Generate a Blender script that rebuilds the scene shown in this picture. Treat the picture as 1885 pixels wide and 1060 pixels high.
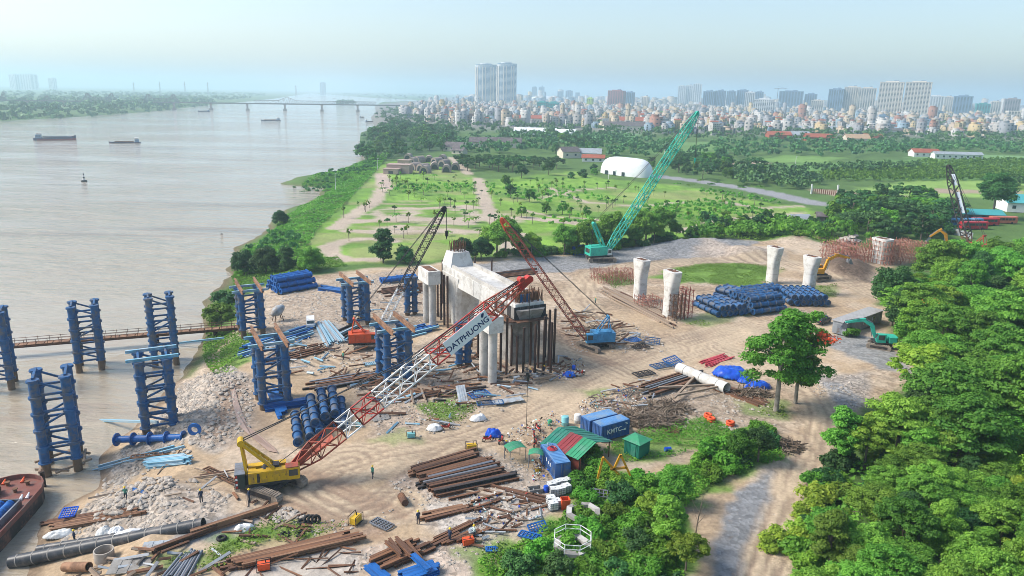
import bpy, math, random
import numpy as np
from mathutils import Vector, Matrix

for _o in list(bpy.data.objects):
 bpy.data.objects.remove(_o, do_unlink=True)
scene = bpy.context.scene
col = scene.collection
R = math.radians

# ------------------------------------------------------------------ camera (a drone 48 m above the yard)
CAM = Vector((0.0, 0.0, 48.0))
PITCH, ROLL, FOC = R(14.8), R(1.1), 1360.0
_F = Vector((0, math.cos(PITCH), -math.sin(PITCH)))
_U0 = Vector((0, math.sin(PITCH), math.cos(PITCH)))
_R0 = Vector((1, 0, 0))
_Rt = _R0 * math.cos(ROLL) + _U0 * math.sin(ROLL)
_Up = _U0 * math.cos(ROLL) - _R0 * math.sin(ROLL)
cam_data = bpy.data.cameras.new('camera')
cam_data.sensor_width = 36.0
cam_data.lens = 36.0 * FOC / 1885.0
cam_data.clip_start = 0.5
cam_data.clip_end = 90000.0
cam = bpy.data.objects.new('camera', cam_data)
_m = Matrix((_Rt, _Up, -_F)).transposed().to_4x4()
_m.translation = CAM
cam.matrix_world = _m
col.objects.link(cam)
scene.camera = cam

# ------------------------------------------------------------------ sky, sun, exposure
SUN_AZ = R(-88.0)     # measured from +Y (view direction) towards +X : the sun stands to the left
SUN_EL = R(43.0)
world = bpy.data.worlds.new('World')
scene.world = world
world.use_nodes = True
_nt = world.node_tree
_nt.nodes.clear()
_out = _nt.nodes.new('ShaderNodeOutputWorld')
_bg = _nt.nodes.new('ShaderNodeBackground')
_sky = _nt.nodes.new('ShaderNodeTexSky')
_sky.sky_type = 'NISHITA'
_sky.sun_disc = False
_sky.sun_elevation = SUN_EL
_sky.sun_rotation = SUN_AZ
_sky.air_density = 1.0
_sky.dust_density = 2.0
_sky.ozone_density = 1.2
_sky.altitude = 0.0
_bg.inputs['Strength'].default_value = 0.118
_nt.links.new(_sky.outputs[0], _bg.inputs['Color'])
_nt.links.new(_bg.outputs[0], _out.inputs['Surface'])
sun_data = bpy.data.lights.new('sun', 'SUN')
sun_data.energy = 2.5
sun_data.angle = R(20)
sun_data.color = (1.0, 0.94, 0.86)
sun = bpy.data.objects.new('sun', sun_data)
_sd = Vector((math.sin(SUN_AZ) * math.cos(SUN_EL), math.cos(SUN_AZ) * math.cos(SUN_EL), math.sin(SUN_EL)))
sun.rotation_euler = _sd.to_track_quat('Z', 'Y').to_euler()
sun.location = (-60, -20, 200)
col.objects.link(sun)
vs = scene.view_settings
vs.view_transform = 'Standard'
vs.look = 'None'
vs.exposure = 0.92
vs.gamma = 1.0
scene.render.engine = 'CYCLES'
scene.cycles.use_denoising = True
scene.cycles.denoising_input_passes = 'RGB_ALBEDO_NORMAL'
scene.cycles.denoising_prefilter = 'ACCURATE'
scene.cycles.filter_width = 0.9
scene.cycles.max_bounces = 5
scene.cycles.diffuse_bounces = 3
scene.cycles.glossy_bounces = 2
scene.cycles.transmission_bounces = 2
scene.cycles.transparent_max_bounces = 6
scene.cycles.volume_bounces = 1
scene.cycles.caustics_reflective = False
scene.cycles.caustics_refractive = False
HAZE_DENSITY = 0.00023

# ------------------------------------------------------------------ survey helpers: a photo pixel -> a point of the place
def ray(px, py):
 return _F * FOC + _Rt * (px - 942.5) + _Up * (530.0 - py)
def G(px, py, z=0.0):
 """the point at height z seen at that pixel"""
 d = ray(px, py)
 t = (z - CAM.z) / d.z
 return CAM + d * t
def PX(p):
 """where a point of the place falls in the photo"""
 v = Vector(p) - CAM; d = v.dot(_F)
 return 942.5 + FOC * v.dot(_Rt) / d, 530.0 - FOC * v.dot(_Up) / d
def spot(p):
 x, y = PX(p); c = min(8, max(0, int(x / 210))); r = min(9, max(0, int((y - 180) / 88)))
 return 'photo ' + ['top', 'high', 'upper', 'upper-middle', 'middle', 'middle', 'lower-middle', 'lower', 'low', 'bottom'][r] + ' ' + ['far left', 'left', 'mid left', 'centre left', 'centre', 'centre right', 'mid right', 'right', 'far right'][c]
def Y(px, py, y):
 """the point at depth y seen at that pixel"""
 d = ray(px, py)
 return CAM + d * (y / d.y)

rng = np.random.default_rng(11)
rnd = random.Random(5)

# ------------------------------------------------------------------ numpy noise
def _hash(ix, iy, s):
 h = (ix.astype(np.int64) * 374761393 + iy.astype(np.int64) * 668265263 + s * 1274126177) & 0xffffffff
 h = ((h ^ (h >> 13)) * 1274126177) & 0xffffffff
 h = h ^ (h >> 16)
 return (h & 0xffff) / 65535.0
def vnoise(x, y, s=0):
 ix, iy = np.floor(x), np.floor(y)
 fx, fy = x - ix, y - iy
 fx = fx * fx * (3 - 2 * fx); fy = fy * fy * (3 - 2 * fy)
 a, b = _hash(ix, iy, s), _hash(ix + 1, iy, s)
 c, d = _hash(ix, iy + 1, s), _hash(ix + 1, iy + 1, s)
 return a + (b - a) * fx + (c - a) * fy + (a - b - c + d) * fx * fy
def fbm(x, y, s=0, o=4):
 v, a, t = 0.0, 0.5, 0.0
 for k in range(o):
  v = v + a * vnoise(x * 2 ** k, y * 2 ** k, s + k * 7); t += a; a *= 0.5
 return v / t
def sstep(a, b, x):
 t = np.clip((x - a) / (b - a), 0, 1)
 return t * t * (3 - 2 * t)
def seg_dist(x, y, poly, closed=True):
 P = np.asarray(poly, float)
 Q = np.roll(P, -1, 0) if closed else P[1:]
 if not closed: P = P[:-1]
 best = np.full(x.shape, 1e18)
 for (ax, ay), (bx, by) in zip(P, Q):
  dx, dy = bx - ax, by - ay
  L = dx * dx + dy * dy + 1e-9
  t = np.clip(((x - ax) * dx + (y - ay) * dy) / L, 0, 1)
  best = np.minimum(best, (x - ax - t * dx) ** 2 + (y - ay - t * dy) ** 2)
 return np.sqrt(best)
def inside(x, y, poly):
 P = np.asarray(poly, float); Q = np.roll(P, -1, 0)
 r = np.zeros(x.shape, bool)
 for (ax, ay), (bx, by) in zip(P, Q):
  c = ((ay > y) != (by > y))
  with np.errstate(divide='ignore', invalid='ignore'):
   r ^= c & (x < (bx - ax) * (y - ay) / (by - ay + 1e-12) + ax)
 return r
def sdist(x, y, poly):
 """positive inside"""
 d = seg_dist(x, y, poly)
 return np.where(inside(x, y, poly), d, -d)
def pix_poly(pts, z=0.0):
 return [tuple(G(a, b, z)[:2]) for a, b in pts]

# ------------------------------------------------------------------ materials
MATS = {}
def mat(name, c, rough=0.7, metal=0.0, var=0.25, scale=1.2, c2=None, amt=0.0, bump=0.0, bscale=None, spec=0.3, amt_scale=0.6):
 """a weathered surface: base colour with cloudy variation, an optional second colour in blotches (rust, dirt, moss), fine relief"""
 if name in MATS: return MATS[name]
 m = bpy.data.materials.new(name); m.use_nodes = True
 nt = m.node_tree; N = nt.nodes; L = nt.links
 b = N['Principled BSDF']
 b.inputs['Roughness'].default_value = rough
 b.inputs['Metallic'].default_value = metal
 b.inputs['Specular IOR Level'].default_value = spec
 tc = N.new('ShaderNodeTexCoord'); oi = N.new('ShaderNodeObjectInfo')
 add = N.new('ShaderNodeVectorMath'); add.operation = 'ADD'
 mul = N.new('ShaderNodeVectorMath'); mul.operation = 'SCALE'
 mul.inputs['Scale'].default_value = 37.0
 comb = N.new('ShaderNodeCombineXYZ')
 for k in range(3): L.new(oi.outputs['Random'], comb.inputs[k])
 L.new(comb.outputs[0], mul.inputs[0])
 L.new(tc.outputs['Object'], add.inputs[0]); L.new(mul.outputs[0], add.inputs[1])
 n1 = N.new('ShaderNodeTexNoise'); n1.inputs['Scale'].default_value = scale
 n1.inputs['Detail'].default_value = 6; n1.inputs['Roughness'].default_value = 0.65
 L.new(add.outputs[0], n1.inputs['Vector'])
 mr = N.new('ShaderNodeMapRange')
 mr.inputs[1].default_value = 0.25; mr.inputs[2].default_value = 0.75
 mr.inputs[3].default_value = 1.0 - var; mr.inputs[4].default_value = 1.0 + var * 0.7
 L.new(n1.outputs['Fac'], mr.inputs[0])
 mx = N.new('ShaderNodeMix'); mx.data_type = 'RGBA'; mx.blend_type = 'MULTIPLY'
 mx.inputs[0].default_value = 1.0
 mx.inputs[6].default_value = (*c, 1)
 L.new(mr.outputs[0], mx.inputs[7])
 outc = mx.outputs[2]
 if c2 is not None:
  n2 = N.new('ShaderNodeTexNoise'); n2.inputs['Scale'].default_value = amt_scale
  n2.inputs['Detail'].default_value = 8; n2.inputs['Roughness'].default_value = 0.7
  L.new(add.outputs[0], n2.inputs['Vector'])
  m2 = N.new('ShaderNodeMapRange')
  m2.inputs[1].default_value = 0.62 - amt * 0.35; m2.inputs[2].default_value = 0.74 - amt * 0.3
  L.new(n2.outputs['Fac'], m2.inputs[0])
  x2 = N.new('ShaderNodeMix'); x2.data_type = 'RGBA'
  L.new(m2.outputs[0], x2.inputs[0]); L.new(outc, x2.inputs[6]); x2.inputs[7].default_value = (*c2, 1)
  outc = x2.outputs[2]
 L.new(outc, b.inputs['Base Color'])
 if bump > 0:
  nb = N.new('ShaderNodeTexNoise'); nb.inputs['Scale'].default_value = bscale or scale * 6
  nb.inputs['Detail'].default_value = 4
  L.new(add.outputs[0], nb.inputs['Vector'])
  bp = N.new('ShaderNodeBump'); bp.inputs['Strength'].default_value = bump; bp.inputs['Distance'].default_value = 0.08
  L.new(nb.outputs['Fac'], bp.inputs['Height']); L.new(bp.outputs[0], b.inputs['Normal'])
 MATS[name] = m
 return m

def leaf_mat(name, c1, c2, trans=0.4):
 """foliage: each leaf has its own tone between two greens (face attribute), each tree a little of its own"""
 if name in MATS: return MATS[name]
 m = bpy.data.materials.new(name); m.use_nodes = True
 N = m.node_tree.nodes; L = m.node_tree.links
 b = N['Principled BSDF']
 b.inputs['Roughness'].default_value = 0.55
 b.inputs['Specular IOR Level'].default_value = 0.25
 at = N.new('ShaderNodeAttribute'); at.attribute_name = 'tone'
 oi = N.new('ShaderNodeObjectInfo')
 mx = N.new('ShaderNodeMix'); mx.data_type = 'RGBA'
 mx.inputs[6].default_value = (*c1, 1); mx.inputs[7].default_value = (*c2, 1)
 L.new(at.outputs['Fac'], mx.inputs[0])
 hs = N.new('ShaderNodeHueSaturation')
 mh = N.new('ShaderNodeMapRange'); mh.inputs[3].default_value = 0.475; mh.inputs[4].default_value = 0.52
 mv = N.new('ShaderNodeMapRange'); mv.inputs[3].default_value = 0.66; mv.inputs[4].default_value = 1.4
 fr = N.new('ShaderNodeMath'); fr.operation = 'FRACT'
 ml = N.new('ShaderNodeMath'); ml.operation = 'MULTIPLY'; ml.inputs[1].default_value = 7.31
 L.new(oi.outputs['Random'], ml.inputs[0]); L.new(ml.outputs[0], fr.inputs[0])
 L.new(oi.outputs['Random'], mh.inputs[0]); L.new(fr.outputs[0], mv.inputs[0])
 L.new(mh.outputs[0], hs.inputs['Hue']); L.new(mv.outputs[0], hs.inputs['Value'])
 L.new(mx.outputs[2], hs.inputs['Color'])
 L.new(hs.outputs[0], b.inputs['Base Color'])
 if trans > 0:
  tr = N.new('ShaderNodeBsdfTranslucent'); L.new(hs.outputs[0], tr.inputs['Color'])
  ms = N.new('ShaderNodeMixShader'); ms.inputs[0].default_value = trans
  o = N['Material Output']
  L.new(b.outputs[0], ms.inputs[1]); L.new(tr.outputs[0], ms.inputs[2]); L.new(ms.outputs[0], o.inputs['Surface'])
 MATS[name] = m
 return m

# ------------------------------------------------------------------ mesh helpers
class MB:
 """collects shapes, then becomes ONE mesh object"""
 def __init__(s): s.v = []; s.f = []; s.mi = []; s.cur = 0
 def add(s, vs, fs):
  k = len(s.v)
  s.v.extend([tuple(p) for p in vs])
  s.f.extend([tuple(i + k for i in f) for f in fs]); s.mi.extend([s.cur] * len(fs))
 def box(s, c, d, rz=0.0, M=None):
  x, y, z = d[0] / 2, d[1] / 2, d[2] / 2
  pts = [Vector((a, b, e)) for a in (-x, x) for b in (-y, y) for e in (-z, z)]
  if M is not None: pts = [M @ p for p in pts]
  elif rz:
   m = Matrix.Rotation(rz, 3, 'Z'); pts = [m @ p for p in pts]
  c = Vector(c)
  s.add([p + c for p in pts], [(0, 1, 3, 2), (4, 6, 7, 5), (0, 4, 5, 1), (2, 3, 7, 6), (0, 2, 6, 4), (1, 5, 7, 3)])
  return s
 def frame(s, p, q, up=(0, 0, 1)):
  d = (Vector(q) - Vector(p)); L = d.length; d = d.normalized()
  u = Vector(up)
  if abs(d.dot(u)) > 0.98: u = Vector((1, 0, 0))
  x = d.cross(u).normalized(); z = x.cross(d).normalized()
  return d, x, z, L
 def bar(s, p, q, w, h=None, up=(0, 0, 1)):
  h = h or w
  d, x, z, L = s.frame(p, q, up)
  p, q = Vector(p), Vector(q)
  a = [p + x * sx * w / 2 + z * sz * h / 2 for sx, sz in ((-1, -1), (1, -1), (1, 1), (-1, 1))]
  b = [q + x * sx * w / 2 + z * sz * h / 2 for sx, sz in ((-1, -1), (1, -1), (1, 1), (-1, 1))]
  s.add(a + b, [(0, 1, 2, 3), (7, 6, 5, 4), (0, 4, 5, 1), (1, 5, 6, 2), (2, 6, 7, 3), (3, 7, 4, 0)])
  return s
 def ibeam(s, p, q, w, h, t=0.04, up=(0, 0, 1)):
  d, x, z, L = s.frame(p, q, up)
  p, q = Vector(p), Vector(q)
  pr = [(-w/2, -h/2), (w/2, -h/2), (w/2, -h/2 + t), (t/2, -h/2 + t), (t/2, h/2 - t), (w/2, h/2 - t), (w/2, h/2), (-w/2, h/2), (-w/2, h/2 - t), (-t/2, h/2 - t), (-t/2, -h/2 + t), (-w/2, -h/2 + t)]
  a = [p + x * u + z * v for u, v in pr]; b = [q + x * u + z * v for u, v in pr]
  n = len(pr)
  s.add(a + b, [tuple(range(n))[::-1], tuple(range(n, 2 * n))] + [(i, (i + 1) % n, n + (i + 1) % n, n + i) for i in range(n)])
  return s
 def cyl(s, p, q, r, r2=None, n=10, caps=True):
  r2 = r if r2 is None else r2
  d, x, z, L = s.frame(p, q)
  p, q = Vector(p), Vector(q)
  cs = [(math.cos(2 * math.pi * i / n), math.sin(2 * math.pi * i / n)) for i in range(n)]
  a = [p + (x * c + z * e) * r for c, e in cs]; b = [q + (x * c + z * e) * r2 for c, e in cs]
  fs = [(i, (i + 1) % n, n + (i + 1) % n, n + i) for i in range(n)]
  if caps: fs += [tuple(range(n))[::-1], tuple(range(n, 2 * n))]
  s.add(a + b, fs)
  return s
 def pipe(s, p, q, r, t=0.05, n=14):
  """an open tube with a wall"""
  d, x, z, L = s.frame(p, q)
  p, q = Vector(p), Vector(q)
  cs = [(math.cos(2 * math.pi * i / n), math.sin(2 * math.pi * i / n)) for i in range(n)]
  rings = [(p, r), (q, r), (q, r - t), (p, r - t)]
  vs = [c0 + (x * c + z * e) * rr for c0, rr in rings for c, e in cs]
  fs = []
  for k in range(4):
   o, o2 = k * n, ((k + 1) % 4) * n
   fs += [(o + i, o + (i + 1) % n, o2 + (i + 1) % n, o2 + i) for i in range(n)]
  s.add(vs, fs)
  return s
 def tube(s, pts, r, n=6):
  pts = [Vector(p) for p in pts]
  rr = r if isinstance(r, (list, tuple)) else [r] * len(pts)
  vs, fs = [], []
  for i, p in enumerate(pts):
   a = pts[max(0, i - 1)]; b = pts[min(len(pts) - 1, i + 1)]
   d, x, z, L = s.frame(a, b)
   vs += [p + (x * math.cos(2 * math.pi * k / n) + z * math.sin(2 * math.pi * k / n)) * rr[i] for k in range(n)]
  for i in range(len(pts) - 1):
   fs += [(i * n + k, i * n + (k + 1) % n, (i + 1) * n + (k + 1) % n, (i + 1) * n + k) for k in range(n)]
  fs += [tuple(range(n))[::-1], tuple(range((len(pts) - 1) * n, len(pts) * n))]
  s.add(vs, fs)
  return s
 def prism(s, poly, z0, z1, M=None):
  n = len(poly)
  pts = [Vector((a, b, z0)) for a, b in poly] + [Vector((a, b, z1)) for a, b in poly]
  if M is not None: pts = [M @ p for p in pts]
  s.add(pts, [tuple(range(n))[::-1], tuple(range(n, 2 * n))] + [(i, (i + 1) % n, n + (i + 1) % n, n + i) for i in range(n)])
  return s
 def loft(s, rings, cap=True):
  n = len(rings[0]); vs = [p for r in rings for p in r]; fs = []
  for k in range(len(rings) - 1):
   fs += [(k * n + i, k * n + (i + 1) % n, (k + 1) * n + (i + 1) % n, (k + 1) * n + i) for i in range(n)]
  if cap: fs += [tuple(range(n))[::-1], tuple(range((len(rings) - 1) * n, len(rings) * n))]
  s.add(vs, fs)
  return s
 def lathe(s, prof, n=12, c=(0, 0, 0), cap=True):
  c = Vector(c)
  s.loft([[c + Vector((r * math.cos(2 * math.pi * k / n), r * math.sin(2 * math.pi * k / n), z)) for k in range(n)] for r, z in prof], cap)
  return s
 def torus(s, c, R0, r, n=16, m=8, M=None):
  vs, fs = [], []
  for i in range(n):
   a = 2 * math.pi * i / n
   for j in range(m):
    b = 2 * math.pi * j / m
    p = Vector(((R0 + r * math.cos(b)) * math.cos(a), (R0 + r * math.cos(b)) * math.sin(a), r * math.sin(b)))
    vs.append((M @ p if M is not None else p) + Vector(c))
    fs.append((i * m + j, ((i + 1) % n) * m + j, ((i + 1) % n) * m + (j + 1) % m, i * m + (j + 1) % m))
  s.add(vs, fs)
  return s
 def mesh(s, name, mats, smooth=False):
  me = bpy.data.meshes.new(name)
  me.from_pydata(s.v, [], s.f)
  for m in (mats if isinstance(mats, (list, tuple)) else [mats]): me.materials.append(m)
  if any(s.mi): me.polygons.foreach_set('material_index', s.mi)
  if smooth: me.shade_smooth() if hasattr(me, 'shade_smooth') else me.polygons.foreach_set('use_smooth', [True] * len(me.polygons))
  me.update()
  return me
 def build(s, name, mats, parent=None, smooth=False):
  return obj(name, s.mesh(name, mats, smooth), parent)

def smooth_by_angle(me, deg=40):
 me.polygons.foreach_set('use_smooth', [True] * len(me.polygons))
 try: me.set_sharp_from_angle(angle=R(deg))
 except Exception: pass
 return me
def obj(name, data, parent=None, loc=None, rz=0.0):
 o = bpy.data.objects.new(name, data)
 col.objects.link(o)
 if parent is not None: o.parent = parent
 if loc is not None: o.location = loc
 if rz: o.rotation_euler[2] = rz
 return o
def tag(o, label=None, cat=None, group=None, kind=None):
 if label: o['label'] = label
 if cat: o['category'] = cat
 if group: o['group'] = group
 if kind: o['kind'] = kind
 return o
def thing(name, label, cat, loc=(0, 0, 0), rz=0.0, group=None):
 o = bpy.data.objects.new(name, None)
 o.empty_display_size = 0.2
 col.objects.link(o)
 o.location = loc; o.rotation_euler = (0, 0, rz)
 return tag(o, label, cat, group)
KIDS = {}
def copy_tree(root, loc=None, rz=None, label=None, scale=None, group=None):
 """one thing with copies of its parts and sub-parts; mesh data shared"""
 def rec(o, parent):
  c = o.copy(); col.objects.link(c)
  if parent is not None: c.parent = parent; c.matrix_parent_inverse = o.matrix_parent_inverse.copy()
  for ch in CH[o.name]: rec(ch, c)
  return c
 CH = {}
 def walk(o):
  CH[o.name] = list(o.children) if o.type == 'EMPTY' or o.get('deep') else list(o.children)
  for ch in CH[o.name]: walk(ch)
 if root.name not in KIDS:
  walk(root); KIDS[root.name] = CH
 CH = KIDS[root.name]
 c = rec(root, None)
 if loc is not None: c.location = loc
 if rz is not None: c.rotation_euler[2] = rz
 if scale is not None: c.scale = (scale,) * 3 if not isinstance(scale, (tuple, list)) else scale
 if label: c['label'] = label
 if group: c['group'] = group
 return c
def mesh_np(name, V, F, mats, tone=None, smooth=False, midx=None):
 """V (n,3), F (m,k) numpy -> mesh"""
 me = bpy.data.meshes.new(name)
 n, (m, k) = len(V), F.shape
 me.vertices.add(n); me.vertices.foreach_set('co', V.astype(np.float32).ravel())
 me.loops.add(m * k); me.loops.foreach_set('vertex_index', F.astype(np.int32).ravel())
 me.polygons.add(m)
 me.polygons.foreach_set('loop_start', np.arange(0, m * k, k, dtype=np.int32))
 me.polygons.foreach_set('loop_total', np.full(m, k, dtype=np.int32))
 if smooth: me.polygons.foreach_set('use_smooth', np.ones(m, bool))
 if midx is not None: me.polygons.foreach_set('material_index', midx.astype(np.int32))
 for mm in (mats if isinstance(mats, (list, tuple)) else [mats]): me.materials.append(mm)
 if tone is not None:
  a = me.attributes.new('tone', 'FLOAT', 'FACE'); a.data.foreach_set('value', tone.astype(np.float32))
 me.update(calc_edges=True)
 return me

# ================================================================== TERRAIN
WATER_Z = -4.0
SHORE_PX = [(60, 1100), (92, 965), (120, 930), (172, 900), (182, 850), (255, 775), (335, 700), (352, 660), (372, 620), (374, 570), (392, 535), (430, 512), (420, 480),
   (432, 458), (485, 432), (500, 410), (525, 388), (588, 362), (598, 346), (560, 343), (515, 339), (548, 325), (600, 321), (640, 308),
   (670, 296), (676, 275), (662, 262), (664, 244), (690, 236), (683, 216), (692, 206), (690, 196), (700, 189), (768, 186),
   (766, 183.5), (680, 179.5), (600, 173.2), (570, 171.6), (500, 182), (400, 192), (345, 198), (270, 206), (130, 216), (0, 223), (-500, 262),
   (-1400, 420), (-2200, 1500)]
SHORE = pix_poly(SHORE_PX, WATER_Z)
SHORE[-1] = (-900.0, -600.0)
SHORE.append((-50.0, -600.0)); SHORE.append((-52.0, 40.0))

HEAPS = []          # (x, y, radius, height)
def heap(px, py, r, h):
 p = G(px, py); HEAPS.append((p.x, p.y, r, h * (.62 if py < 475 and px < 1440 else 1)))
for a in [(1190, 462, 7, 2.0), (1222, 458, 9, 2.6), (1250, 452, 9, 3.0), (1282, 450, 10, 3.0), (1310, 447, 9, 2.6), (1215, 470, 5, 1.4), (1285, 466, 6, 1.6), (1180, 473, 4, 1.1),
          (1330, 462, 9, 2.4), (1362, 468, 10, 3.2), (1395, 470, 10, 3.0), (1420, 462, 8, 2.4), (1345, 452, 8, 2.4),
          (1545, 505, 10, 3.4), (1575, 498, 9, 3.0), (1515, 498, 7, 2.0), (1450, 446, 9, 2.2), (1490, 448, 8, 1.8),
          (225, 915, 5, 1.1), (310, 900, 5, 0.8), (400, 690, 5, 1.2), (375, 720, 5, 0.9), (1520, 640, 5, 0.4)]: heap(*a)
HEAPS_NP = np.array(HEAPS)

YARD = pix_poly([(330, 690), (352, 655), (395, 622), (425, 600), (440, 545), (475, 520), (600, 503), (680, 494), (760, 488), (850, 480), (930, 476), (1050, 468), (1150, 454), (1260, 440),
                 (1330, 437), (1430, 446), (1530, 452), (1600, 458), (1690, 470), (1640, 500), (1612, 530), (1616, 560), (1640, 600), (1655, 645), (1690, 690), (1640, 725), (1585, 745), (1560, 780), (1535, 810),
                 (1510, 850), (1500, 900), (1450, 960), (1420, 1010), (1415, 1300), (-200, 1300), (60, 1060), (92, 965), (172, 900), (182, 850), (255, 775)])
YARD_BANK = pix_poly([(-200, 1200), (30, 965), (130, 900), (150, 845), (225, 765), (325, 690), (440, 700), (440, 900), (300, 1200)], -3)

def height(x, y):
 """ground height: flat flood plain, the bank falling to the river, heaps of gravel and spoil"""
 x = np.asarray(x, float); y = np.asarray(y, float)
 d = -sdist(x, y, SHORE)
 near = np.clip(1.0 - (np.hypot(x, y) - 250) / 600.0, 0, 1)
 n1 = fbm(x * 0.09, y * 0.09, 3, 4) - 0.5
 dd = d + n1 * 6.0 * near
 width = 10.0 + 14.0 * vnoise(x * 0.02, y * 0.02, 9)
 h = np.clip(WATER_Z + 4.0 * dd / width, -6.5, 0.0)
 soft = sstep(-1, 6, d) * near
 h = h + (fbm(x * 0.25, y * 0.25, 21, 4) - 0.5) * 0.55 * soft + (fbm(x * 0.03, y * 0.03, 5, 3) - 0.5) * 1.0 * soft * sstep(0, 30, d)
 for hx, hy, hr, hh in HEAPS:
  m = (np.abs(x - hx) < hr) & (np.abs(y - hy) < hr)
  if m.any():
   q = np.clip(1 - np.hypot(x[m] - hx, y[m] - hy) / hr, 0, 1)
   h[m] = h[m] + hh * (q ** 1.15) * (0.85 + 0.3 * fbm(x[m] * 0.5, y[m] * 0.5, 31, 3))
 return h
def hz(x, y):
 return float(height(np.array([x]), np.array([y]))[0])
def GP(px, py):
 """the point of the terrain seen at that pixel"""
 z = 0.0
 for _ in range(4):
  p = G(px, py, z); z = hz(p.x, p.y)
 return Vector((p.x, p.y, z))

# ---- polar sheet round the drone's foot point, fine where the photograph looks
def make_terrain():
 r1 = 30 * np.exp(np.arange(0, math.log(330 / 30), 0.0052))
 r2 = 330 * np.exp(np.arange(0, math.log(60000 / 330), 0.0135))
 rad = np.concatenate([[0.5, 8, 16, 23], r1, r2])
 a_f = np.arange(-46, 46.01, 0.24)
 a_c = np.concatenate([np.arange(50, 311, 6.0)])
 ang = R(1) * np.concatenate([a_f, a_c])
 na, nr = len(ang), len(rad)
 A, Rr = np.meshgrid(ang, rad)
 X = (Rr * np.sin(A)); Yv = (Rr * np.cos(A))
 X = X.ravel(); Yv = Yv.ravel()
 Z = height(X, Yv)
 # ------------------------------------------------------------ colour zones (real albedo)
 nA = fbm(X * 0.12, Yv * 0.12, 41, 4); nB = fbm(X * 0.6, Yv * 0.6, 51, 4); nC = fbm(X * 0.035, Yv * 0.035, 61, 3)
 dist = np.hypot(X, Yv)
 def C(*c): return np.array(c)
 colr = np.empty((len(X), 3)); colr[:] = C(0.085, 0.150, 0.040)
 colr *= (0.75 + 0.6 * nA)[:, None]
 zone = np.zeros(len(X), np.int8)       # 0 ground, 1 construction_yard, 2 dirt_road, 3 gravel_road, 4 park_lawn, 5 field
 rough = np.zeros((len(X), 4)); rough[:, 3] = 1; rough[:, 1] = 1.0   # r rubble, g grass, b ruts
 def lay(w, c, var=0.3, n=None):
  nonlocal colr
  n = nA if n is None else n
  cc = C(*c)[None, :] * (1 - var / 2 + var * n)[:, None]
  colr = colr * (1 - w)[:, None] + cc * w[:, None]
 def soft(poly, edge=3.0, amp=6.0, s=71, fr=0.15):
  d = sdist(X, Yv, poly)
  return sstep(-edge, edge, d + (fbm(X * fr, Yv * fr, s, 4) - 0.5) * amp * 2)
 def line(pts, w, edge=1.0, amp=1.0, s=81):
  d = seg_dist(X, Yv, pix_poly(pts), False)
  return 1 - sstep(w - edge, w + edge, d + (fbm(X * 0.3, Yv * 0.3, s, 3) - 0.5) * amp * 2)
 # city ground
 w = sstep(900, 1100, Yv) * sstep(-520, -420, X + (Yv - 1500) * 0.02)
 lay(w, (0.20, 0.19, 0.17))
 # lawns of the park
 w = soft(pix_poly([(600, 486), (566, 455), (590, 415), (625, 375), (690, 322), (700, 300), (760, 292), (850, 318), (900, 335), (980, 322), (1060, 316), (1120, 330), (1250, 342), (1420, 372), (1530, 395), (1500, 410), (1400, 425), (1250, 442), (1100, 455), (900, 472), (760, 482)]), 4, 5)
 lay(w, (0.185, 0.33, 0.050), 0.9); zone[w > 0.5] = 4; lay(w * sstep(0.52, 0.7, nB) * 0.5, (0.09, 0.18, 0.03))
 lay(w * sstep(0.5, 0.62, fbm(X * 0.05, Yv * 0.05, 91, 4)) * 0.6, (0.11, 0.21, 0.045))
 lay(w * sstep(0.54, 0.66, fbm(X * 0.028, Yv * 0.05, 93, 4)) * 0.55, (0.31, 0.29, 0.14))
 pw = np.zeros(len(X))
 for pts, ww in [([(880, 328), (886, 350), (893, 372), (905, 400), (930, 425)], 3.2), ([(612, 468), (604, 455), (640, 443), (690, 440), (720, 445)], 3.0), ([(612, 468), (640, 478), (690, 477)], 2.5),
     ([(640, 408), (760, 404), (860, 404), (960, 402), (1060, 410), (1180, 424)], 4.5), ([(640, 425), (700, 428), (790, 425), (880, 428), (960, 432)], 3.2), ([(930, 425), (935, 450), (930, 470)], 3.0),
     ([(700, 320), (705, 345), (690, 372), (650, 395), (620, 420)], 3.4), ([(960, 385), (1010, 398), (1080, 402), (1160, 410)], 1.4), ([(830, 290), (850, 305), (862, 320)], 3.0),
     ([(770, 385), (860, 380), (900, 385)], 3.0), ([(1250, 425), (1320, 405), (1400, 400), (1480, 392)], 2.0), ([(1330, 372), (1400, 384), (1470, 380)], 2.2), ([(1010, 345), (1080, 372), (1180, 380), (1260, 372)], 1.6),
     ([(990, 366), (1060, 350), (1130, 345)], 1.6)]:
  pw = np.maximum(pw, line(pts, ww, 0.8, 1.2))
 lay(pw, (0.44, 0.36, 0.28)); 
 w = soft(pix_poly([(690, 322), (716, 322), (724, 348), (706, 352)]), 1.5, 1.5); lay(w, (0.46, 0.36, 0.30))
 w = soft(pix_poly([(640, 372), (880, 366), (915, 400), (900, 440), (640, 445)]), 3, 4) * sstep(0.1, 0.7, np.sin(Yv * 0.55 + 1.5 * nA)) * sstep(0.35, 0.6, fbm(X * .06, Yv * .02, 99, 3)); lay(w * 0.75, (0.37, 0.30, 0.21))
 w = soft(pix_poly([(640, 395), (700, 385), (880, 380), (940, 395), (940, 425), (800, 432), (640, 428)]), 3, 9, 95) * sstep(0.42, 0.6, nA); lay(w, (0.42, 0.35, 0.27))
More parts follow.
